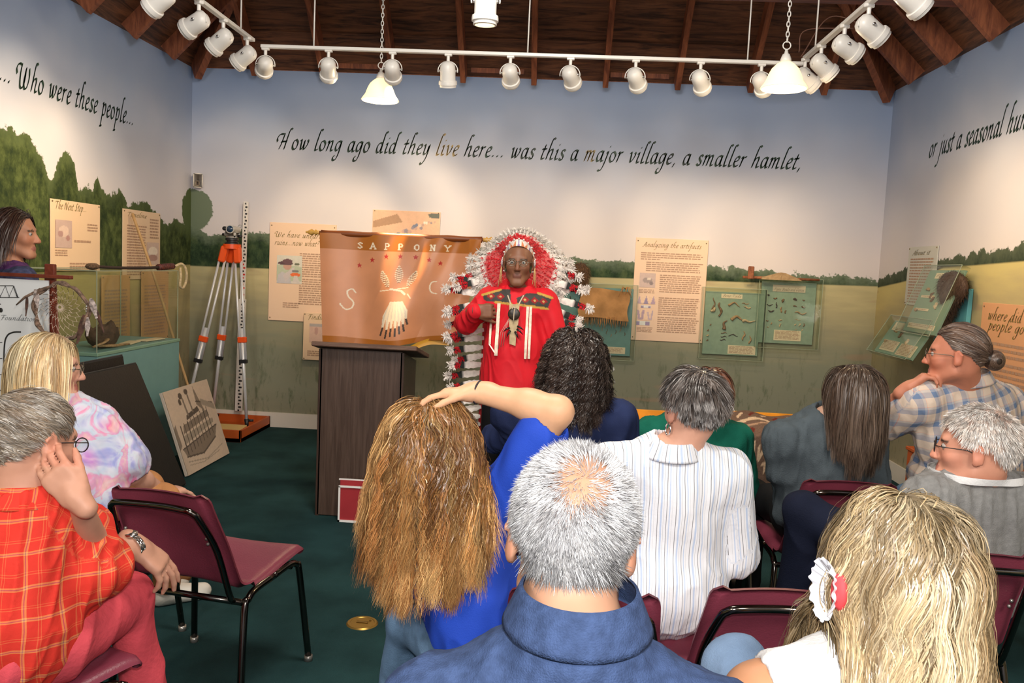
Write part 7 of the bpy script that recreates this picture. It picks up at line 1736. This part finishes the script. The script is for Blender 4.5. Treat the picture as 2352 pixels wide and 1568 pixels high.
la = dict(sh=sp['L'], el=np.array(W(232, 1290, 2.12)), wr=lw, g=.022, sleeve='short', k=.8, hand=(np.array((-.60, .02, .62)), np.array((-.2, .95, -.1)), -1, dict(curl=.38, s=.98, spread=.05, thumb_out=.25)))
A11 = person('grey-haired person in red plaid shirt and salmon trousers, hand on cheek, left foreground', hc, -.42, sp, -.45, skin=(.50, .255, .17), pitch=.18, roll=-.12, s=1.07, h=.0055, shirt=M_PLAIDR, pants=M_SALMON, arms=[la, ra], fold=.0065, foldf=60, folddir=(.3, 0, 1), seed=29, belly=.055, sg=.022, neckr=.058, depth=1.05)
groom(A11['t'], A11, 11000, .075, [(.22, .175, .125), (.33, .28, .22), (.14, .10, .07), (.42, .39, .35), (.19, .135, .09)], 121, scalp(.45, .02, -.72), comb_whorl((-.35, -.55, .75), .9), grav=.05, wave=(.002, 8), clump=.62, K=260, thick=.007, seg=11, wd=.0009, lift=.16, stick=.5, root=.8, tip=1.1, basecol=(.26, .20, .16), jit=.2,
      lenf=lambda d, r: np.clip(.62+.45*d[:, 2], .22, 1.0)*np.where(d[:, 1] > .4, .55, 1)*(.8+.35*r.random(len(d))))
glasses(A11['t'], hc, A11['R'], 1.07, M_FBLK)
collar(A11['t'], sp['neck']+np.array((0, 0, .0)), A11['R3'], .073, .076, .030, .34, M_PLAIDR, gap=.8, fall=.050)
wdv = (wr-el)/np.linalg.norm(wr-el); u_, v_, _ = basis(wdv); wb = MB(); wc = wr-wdv*.012
for k in range(22):
    a = k*2*PI/22
    for j in (-1, 0, 1):
        d_ = u_*math.cos(a+.14*(j % 2))+v_*math.sin(a+.14*(j % 2)); wb.box(wc+d_*.0345+wdv*j*.0066, (.0045, .0095, .0060), np.stack([d_, np.cross(wdv, d_), wdv], 1), .001)
wat = wb.build('watch_strap', mat('steel', (.62, .60, .56), .22, metal=1), A11['t'], False)
MB().cyl(wc+v_*.034, wc+v_*.043, .017, n=20).build('watch_case', MATS['steel'], wat)
chair(-1.376, 1.986, -.45, 'maroon stacking chair under the man in red plaid')
# ---- woman standing far left behind the easel
hc = W(33, 536, 4.15)
sp = dict(hip=np.array((hc[0]-.02, 4.15, .95)), L=np.array((hc[0]-.16, 4.22, hc[2]-.235)), R=np.array((hc[0]+.13, 4.02, hc[2]-.235)), neck=np.array((hc[0]-.015, 4.15, hc[2]-.165)))
for s_, x in (('l', -.1), ('r', .1)): sp['knee_'+s_] = np.array((hc[0]+x, 4.16, .50)); sp['ank_'+s_] = np.array((hc[0]+x, 4.16, .08))
ar = [dict(sh=sp[k], el=np.array(sp[k])+np.array((g*.04, .02, -.28)), wr=np.array(sp[k])+np.array((g*.02, .12, -.50)), g=.016, hand=((0, .2, -1), (-g, 0, 0), g, dict(curl=.3))) for k, g in (('L', -1), ('R', 1))]
def c1(V): return np.where((wob(V, 30, 3) > .1)[:, None], np.array((.10, .035, .12)), np.array((.045, .05, .10)))
A12 = person('person with dark hair and a turquoise bead necklace standing behind the easel at far left', hc, -1.30, sp, -.6, skin=(.50, .23, .13), s=1.03, fem=1, h=.0075, shirt=(vmat('purple_print', .8, .2, .3, 50), c1), pants=M_BLACK, arms=ar, fold=.004, seed=31, eyes=True, vneck=.08, sg=.012, neckr=.048)
groom(A12['t'], A12, 6000, .34, [(.030, .012, .008), (.05, .022, .014), (.015, .008, .006)], 131, scalp(.55, .22, -.70), lambda d: np.stack([np.where(d[:, 0] > 0, .7, -.7), -.9*np.ones(len(d)), -.4*np.ones(len(d))], 1), grav=.14, wave=(.003, 5), clump=.5, K=80, thick=.022, seg=18, wd=.0015, lift=.22, cd=cdl(A12, .015), mt=hairmat('hair_glossy', .36, .5), extra_base=[('e', hc+A12['R']@np.array((0, -.075, -.10)), (.06, .045, .13), A12['R'], .05)])
turq = mat('turquoise', (.02, .30, .30), .35, spec=.6); b = MB(); R3 = A12['R3']
for row in range(5):
    for k in range(26):
        a = PI*.02+PI*.96*k/25; q = np.array(sp['neck'])+R3@np.array((math.cos(a)*(.074+.010*row), .03+math.sin(a)*(.055+.008*row), -.012-.058*math.sin(a)-.011*row)); b.ball(q, .0055, n=6)
b.build('necklace', turq, A12['t'])
b = MB(); eq = hc+A12['R']@np.array((.083, -.01, -.05))

# ================================================================== the speaker in the feather bonnet
SY = 4.72
hc = W(1191, 603, SY)
sx = hc[0]
LS, RS = np.array(W(1254, 694, SY+.02)), np.array(W(1122, 688, SY+.0))   # his left is image right
sp = dict(hip=np.array((sx+.0, SY+.03, .95)), R=RS, L=LS, neck=np.array((sx+.005, SY+.03, hc[2]-.155)))
for s_, x in (('l', .11), ('r', -.11)): sp['knee_'+s_] = np.array((sx+x, SY, .50)); sp['ank_'+s_] = np.array((sx+x*1.1, SY+.02, .08)); sp['foot_'+s_] = (0, -1)
el = np.array(W(1070, 742, SY-.03)); wr = np.array(W(1092, 714, SY-.14)); 
ra = dict(sh=RS, el=el, wr=wr, g=.016, f=1.0, hand=(np.array((.9, -.05, .05)), np.array((.1, 1, -.1)), -1, dict(curl=1.15, s=1.0, thumb_out=.3)))
la = dict(sh=LS, el=np.array(W(1285, 795, SY+.0)), wr=np.array(W(1296, 890, SY-.05)), g=.02, hand=((0, -.1, -1), (-1, 0, 0), 1, dict(curl=.4)))
BRN = (.20, .085, .045)
def shirtcol(V):
    d = V-CP; z = d@_fw; px = 1176+FPX*(d@CX)/z; py = 784-FPX*(d@CY)/z; C = np.tile((.62, .012, .022), (len(V), 1)); P = np.stack([px, py], 1)
    fr = V[:, 1] < SY+.06
    sh = [('p', [(1108, 676), (1150, 664), (1172, 664), (1174, 699), (1138, 694), (1112, 690)], (.05, .045, .04)), ('p', [(1186, 684), (1212, 673), (1240, 674), (1268, 684), (1258, 709), (1190, 700)], (.05, .045, .04))]
    for (x, y) in ((1128, 680), (1150, 681), (1206, 688), (1228, 690), (1248, 692)):
        sh += [('p', [(x-10, y), (x, y-8), (x+10, y), (x, y+8)], (.30, .012, .015)), ('p', [(x-4, y), (x, y-3), (x+4, y), (x, y+3)], (.55, .36, .12))]
    for pl in ([(1108, 677), (1150, 665)], [(1138, 694), (1174, 698)], [(1188, 699), (1258, 709)], [(1236, 673), (1268, 684)]): sh.append(('l', pl, 2.6, (.50, .30, .06)))
    C2 = paint(sh, P, (0, 0, 0)); m = fr & (C2.sum(1) > 0); C[m] = C2[m]; return C
A13 = person('person in a red ribbon shirt and feathered bonnet speaking beside the lectern, fist at chest', hc, PI, sp, PI, skin=BRN, s=1.03, h=.0052, shirt=(vmat('red_shirt', .65, .25, .06, 20), shirtcol), pants=M_BLACK, arms=[la, ra], fold=.006, foldf=50, folddir=(.25, 0, 1), seed=37, eyes=True, vneck=.075, lips=(.17, .065, .045), sg=.016, neckr=.054, belly=.03, extra_shirt=[('c', np.array((sx, SY, 1.05)), np.array((sx, SY+.01, .90)), .155, .185, .08)], long_face=1.08)
T13 = A13['t']; R = A13['R']
glasses(T13, hc, R, 1.03, M_METAL)
cm = mat('red_collar', (.60, .012, .02), .65)
for g in (-1, 1):   # two standing collar wings with gold ends
    q0 = np.array(sp['neck'])+np.array((g*.05, -.03, .02)); b = MB()
    b.prism([(0, .055), (g*.055, .03), (g*.07, -.065), (g*.012, -.075), (-g*.02, .0)], q0, (1, 0, 0), (0, -.45, .9), (0, -.9, -.45), .006); co = b.build('collar', cm, T13, False)
    MB().prism([(g*.066, -.035), (g*.07, -.067), (g*.012, -.079), (g*.018, -.056)], q0+np.array((0, -.007, -.004)), (1, 0, 0), (0, -.45, .9), (0, -.9, -.45), .003).build('gold_trim', mat('gold_braid', (.55, .32, .08), .6), co, False)
shV = A13['sh'][0]
def front(x, z):
    m = (np.abs(shV[:, 0]-x) < .016) & (np.abs(shV[:, 2]-z) < .016); return (shV[m, 1].min() if m.any() else SY-.12)-.006
sat = mat('satin_ribbon', (.72, .62, .48), .3, var=.15, scale=60)
def ribbon(px0, py0, px1, py1, w_):
    a, c = W(px0, py0, SY-.12), W(px1, py1, SY-.12); b = MB(); n = 22; pts = []
    for k in range(n):
        f = k/(n-1); x = a[0]+(c[0]-a[0])*f; z = a[2]+(c[2]-a[2])*f; pts.append(np.array((x, front(x, z)+.002*math.sin(k*1.3), z)))
    ys = np.convolve([pts[0][1]]*2+[p[1] for p in pts]+[pts[-1][1]]*2, np.ones(5)/5, 'valid')
    for p, y in zip(pts, ys): p[1] = y-.004
    b.grid(lambda u, v: tuple(pts[int(round(v*(n-1)))]+np.array(((u-.5)*w_, 0, 0))), 3, n); b.grid(lambda u, v: tuple(pts[int(round(v*(n-1)))]+np.array(((u-.5)*w_, .003, 0))), 3, n)
    b.build('ribbon', sat, T13)
ribbon(1145, 697, 1140, 815, .018); ribbon(1127, 722, 1125, 790, .012); ribbon(1124, 790, 1140, 812, .008); ribbon(1212, 704, 1207, 822, .014); ribbon(1219, 704, 1215, 822, .014)
# breast ornament: pale hide strip, dark medallion and claws on cords
cordm = mat('pale_cord', (.55, .45, .33), .7); hm_ = mat('pale_hide', (.50, .38, .22), .8, var=.15, scale=40)
q = W(1181, 715, SY-.17); orn = thing('medallion', q, None, None); orn.parent = T13; orn.location = tuple(q-np.array(T13.location))
for g, px in ((-1, 1166), (1, 1203)): MB().tube(spline([W(px, 678, SY-.13), W((px+1181)/2+g*2, 694, SY-.15), W(1181+g*8, 705, SY-.17)], 5), .004, 6).build('neck_cord', cordm, orn)
MB().prism([(-.028, .04), (.028, .04), (.026, -.06), (.018, -.12), (.016, -.19), (-.018, -.18), (-.02, -.12), (-.026, -.06)], q, (1, 0, 0), (0, 0, 1), (0, -1, 0), .006).build('hide_strip', hm_, orn, False)
MB().ball(q+np.array((0, -.012, -.014)), (.034, .008, .034), n=20).build('disc', mat('shell_dark', (.03, .02, .012), .35, var=.6, scale=90), orn)
MB().tube(spline([q+np.array(p) for p in ((0, -.022, -.05), (.001, -.022, 0), (.004, -.022, .02), (-.006, -.022, .024), (-.008, -.022, .012))], 5), .003, 6).build('hook', cordm, orn)
for k, (dx, dz, ex, ez_) in enumerate([(-.02, -.09, -.055, -.115), (-.016, -.105, -.035, -.145), (.010, -.11, .032, -.15), (.02, -.095, .055, -.125), (.022, -.08, .058, -.10)]):
    MB().tube([q+np.array((dx, -.012, dz)), q+np.array(((dx+ex)/2, -.018, (dz+ez_)/2+.004)), q+np.array((ex, -.014, ez_))], [.006, .005, .001], 7).build('claw', mat('claw_black', (.012, .01, .01), .3), orn)
for k in range(3): MB().tube([q+np.array((-.026, -.01, -.04)), q+np.array((-.045-.012*k, -.01, -.12)), q+np.array((-.05-.014*k, -.01, -.19-.01*k))], .0022, 5).build('fringe_cord', mat('pink_cord', (.55, .20, .17), .7), orn)
# cuff bead trim
MB().tube([wr+np.array((-.012, math.cos(a)*.034, math.sin(a)*.034)) for a in np.linspace(0, 2*PI, 24, endpoint=False)], .006, 6, closed=True).build('bracelet', mat('bracelet_red', (.16, .02, .02), .5, var=.7, scale=120), T13)
# the bonnet
bon = thing('feather_bonnet', hc, None, None); bon.parent = T13; bon.location = tuple(hc-np.array(T13.location))
def hw(x, y, z): return hc+R@(np.array((x, y, z))*1.03)
nu, nv = 120, 12
gx, gy = np.meshgrid(np.linspace(0, 1, nu), np.linspace(0, 1, nv)); u, v = gx.ravel(), gy.ravel(); ang = (u-.5)*PI*1.36
pos = np.stack([np.sin(ang)*(.084+.004*v), .075-.10*(np.abs(np.sin(ang))**2.2)-.006*v, .004+np.cos(ang)*(.082+.036*v)+(.004)], 1)
Cb = np.tile((.74, .66, .60), (len(u), 1)); tri_ = np.abs(((u*11) % 1)-.5)*2
Cb[(tri_ > v*1.1) & ((u*11).astype(int) % 2 == 0)] = (.62, .20, .08); Cb[(tri_ < .35-v*.3) & ((u*11).astype(int) % 2 == 1)] = (.24, .16, .34)
Vb = hc+(pos*1.03)@R.T; i = np.arange(nu*nv).reshape(nv, nu); F = np.stack([i[:-1, :-1], i[:-1, 1:], i[1:, 1:], i[1:, :-1]], -1).reshape(-1, 4)
inn = hc+((pos-np.array((0, .008, 0)))*1.03)@R.T
mkobj('brow_band', np.concatenate([Vb, inn]), np.concatenate([F, F[:, ::-1]+len(Vb)]), vmat('beadwork', .5, .4, .1, 200), bon, True, np.concatenate([Cb, Cb]))
MB().ball(hw(0, -.040, .050), (.083, .098, .085), R, n=20).build('skull_cap', mat('cap_felt', (.45, .30, .22), .9), bon)
pearl = mat('pearl', (.75, .72, .66), .3)
for k in range(15):
    a = (k/14-.5)*PI*1.30; MB().ball(hw(math.sin(a)*.091, .073-.10*abs(math.sin(a))**2.2, .008+math.cos(a)*.121), .0052, n=8).build('bead', pearl, bon)
for g in (-1, 1):
    rs = MB(); q = hw(g*.090, .012, -.004); rs.lathe([(.0, .006), (.012, .006), (.022, .002), (.024, -.004)], q, R@roty(g*PI/2)@rotz(0), 18); rs.build('rosette', mat('rosette_%d' % (g+1), (.45, .40, .40), .5, var=.7, scale=150), bon)
    b = MB()
    for j in range(3): b.tube([hw(g*.092, .02, -.02), hw(g*(.088+.005*j), .03, -.07), hw(g*(.084+.010*j), .05, -.115-.01*j)], .0016, 5)
    b.build('tie_thong', mat('thong_gold', (.50, .36, .14), .7), bon)
feam = vmat('feather', .75, .25, .12, 60); RED, WHT, BLKc = (.55, .012, .02), (.74, .68, .62), (.018, .022, .020)
def feather(a, d, up, L_, w_, bandsf, seed, bend=.08, fluff=((.0, .3, RED),), par=bon, name='feather', nf=90):
    """a root, d direction, up face normal; bandsf: [(t, colour)] of the vane; fluff: puffs of down strands (t0,t1,colour,len)"""
    r = np.random.default_rng(seed); d = np.array(d, float); d /= np.linalg.norm(d); up = np.array(up, float); s = np.cross(d, up); s /= np.linalg.norm(s); n = np.cross(s, d)
    nu_, nv_ = 5, 15; Vs, Fs, Cs = [], [], []; off = 0
    for sg in (-1, 1):
        u_, v_ = np.meshgrid(np.linspace(-1, 1, nu_), np.linspace(0, 1, nv_)); u_, v_ = u_.ravel(), v_.ravel()
        ww = w_*np.clip(np.sin(np.clip(v_*1.02+.06, 0, 1)*PI)**.45, .05, 1); rag = 1+.14*np.sin(v_*37+seed)*(np.abs(u_) > .9)
        V = a+np.outer(v_*L_, d)+np.outer(u_*ww*rag, s)+np.outer(bend*L_*v_**2+sg*.0022*(1-u_**2)+.25*ww*(u_**2)*-.4, n)
        C = np.zeros((len(V), 3)); 
        for t0, c in bandsf: C[v_ >= t0-1e-6] = c
        i = np.arange(nu_*nv_).reshape(nv_, nu_); F_ = np.stack([i[:-1, :-1], i[:-1, 1:], i[1:, 1:], i[1:, :-1]], -1).reshape(-1, 4)
        Vs.append(V); Fs.append(F_+off); Cs.append(C); off += len(V)
    for (t0, t1, c, fl) in fluff:
        m_ = 4; k = nf; tt_ = r.uniform(t0, t1, k); th = r.uniform(0, 2*PI, k); root = a+np.outer(tt_*L_, d)+np.outer(bend*L_*tt_**2, n)
        od = np.outer(np.cos(th), s)+np.outer(np.sin(th)*.6, n)+d*r.uniform(-.2, .9, (k, 1)); od /= np.linalg.norm(od, axis=1)[:, None]
        P = np.stack([root+od*fl*q*r.uniform(.6, 1.1, (k, 1))+np.array((0, 0, -.004))*q*q for q in np.linspace(0, 1, m_)], 1)
        C = np.tile(np.array(c), (k, m_, 1))*r.uniform(.75, 1.15, (k, 1, 1)); V, F_, CC = ribbons(P, np.broadcast_to(np.linspace(.0030, .0012, m_), (k, m_)), np.repeat(n[None, None], k, 0).repeat(m_, 1)+od[:, None]*.3, C)
        Vs.append(V); Fs.append(F_+off); Cs.append(CC); off += len(V)
    return mkobj(name, np.concatenate(Vs), np.concatenate(Fs), feam, par, True, np.concatenate(Cs))
NF = 37
for k in range(NF):
    f = k/(NF-1); a = (f-.5)*PI*1.62; ca, sa = math.cos(a), math.sin(a)
    root = hw(sa*.088, .045-.10*abs(sa)**2.2, .012+ca*.112)
    tilt = .75+2.6*max(0, ca)**.8
    d = R@np.array((sa, -tilt, ca*.95-.0)); L_ = .26-.09*max(0, ca)
    feather(root, d, R@np.array((sa*.3, 1, ca*.3)), L_, .020, [(0, (.6, .10, .10)), (.55, WHT), (.93, BLKc)], k, fluff=((.02, .62, RED, .022), (.90, 1.0, WHT, .034), (.70, .86, WHT, .024)))
cz = hc[2]-.14
for side in (-1, 1):   # two trains hanging behind the shoulders
    xr = sx+side*(.20 if side < 0 else .16); yb = SY+.20
    tr_ = MB(); zt4 = hc[2]-.02; zb4 = .42
    tr_.grid(lambda u, v: (xr-side*.04+(u-.5)*.10*1.0, yb+.02+.01*math.sin(v*20), zt4+(zb4-zt4)*v), 5, 30); tr_.grid(lambda u, v: (xr-side*.04+(u-.5)*.10*1.0, yb+.028+.01*math.sin(v*20), zt4+(zb4-zt4)*v), 5, 30)
    tr_.build('train_cloth', mat('train_red', (.40, .01, .015), .8), bon)
    n_t = 21
    for k in range(n_t):
        z = zt4-.02-k*.052; out_ = .235 if k < 8 else .20+.02*math.sin(k*1.7)
        drop = (.55 if k < 2 else .12+.10*math.sin(k*2.1)) if side < 0 else .35+.15*math.sin(k*2.4)
        rx_ = xr-side*.005
        if k < 4: rx_ = sx+side*(.13+.025*k)
        feather(np.array((rx_, yb-.01-.03*(k % 2), z)), (side, -.12-.1*(k % 3), -drop+(.25 if k < 4 else 0)), (0, -1, .25), out_, .021, [(0, WHT), (.52, BLKc)], 100+k+50*side, fluff=((.66, .80, RED, .024), (.84, 1.0, WHT, .034)), bend=-.05, nf=70, name='train_feather')
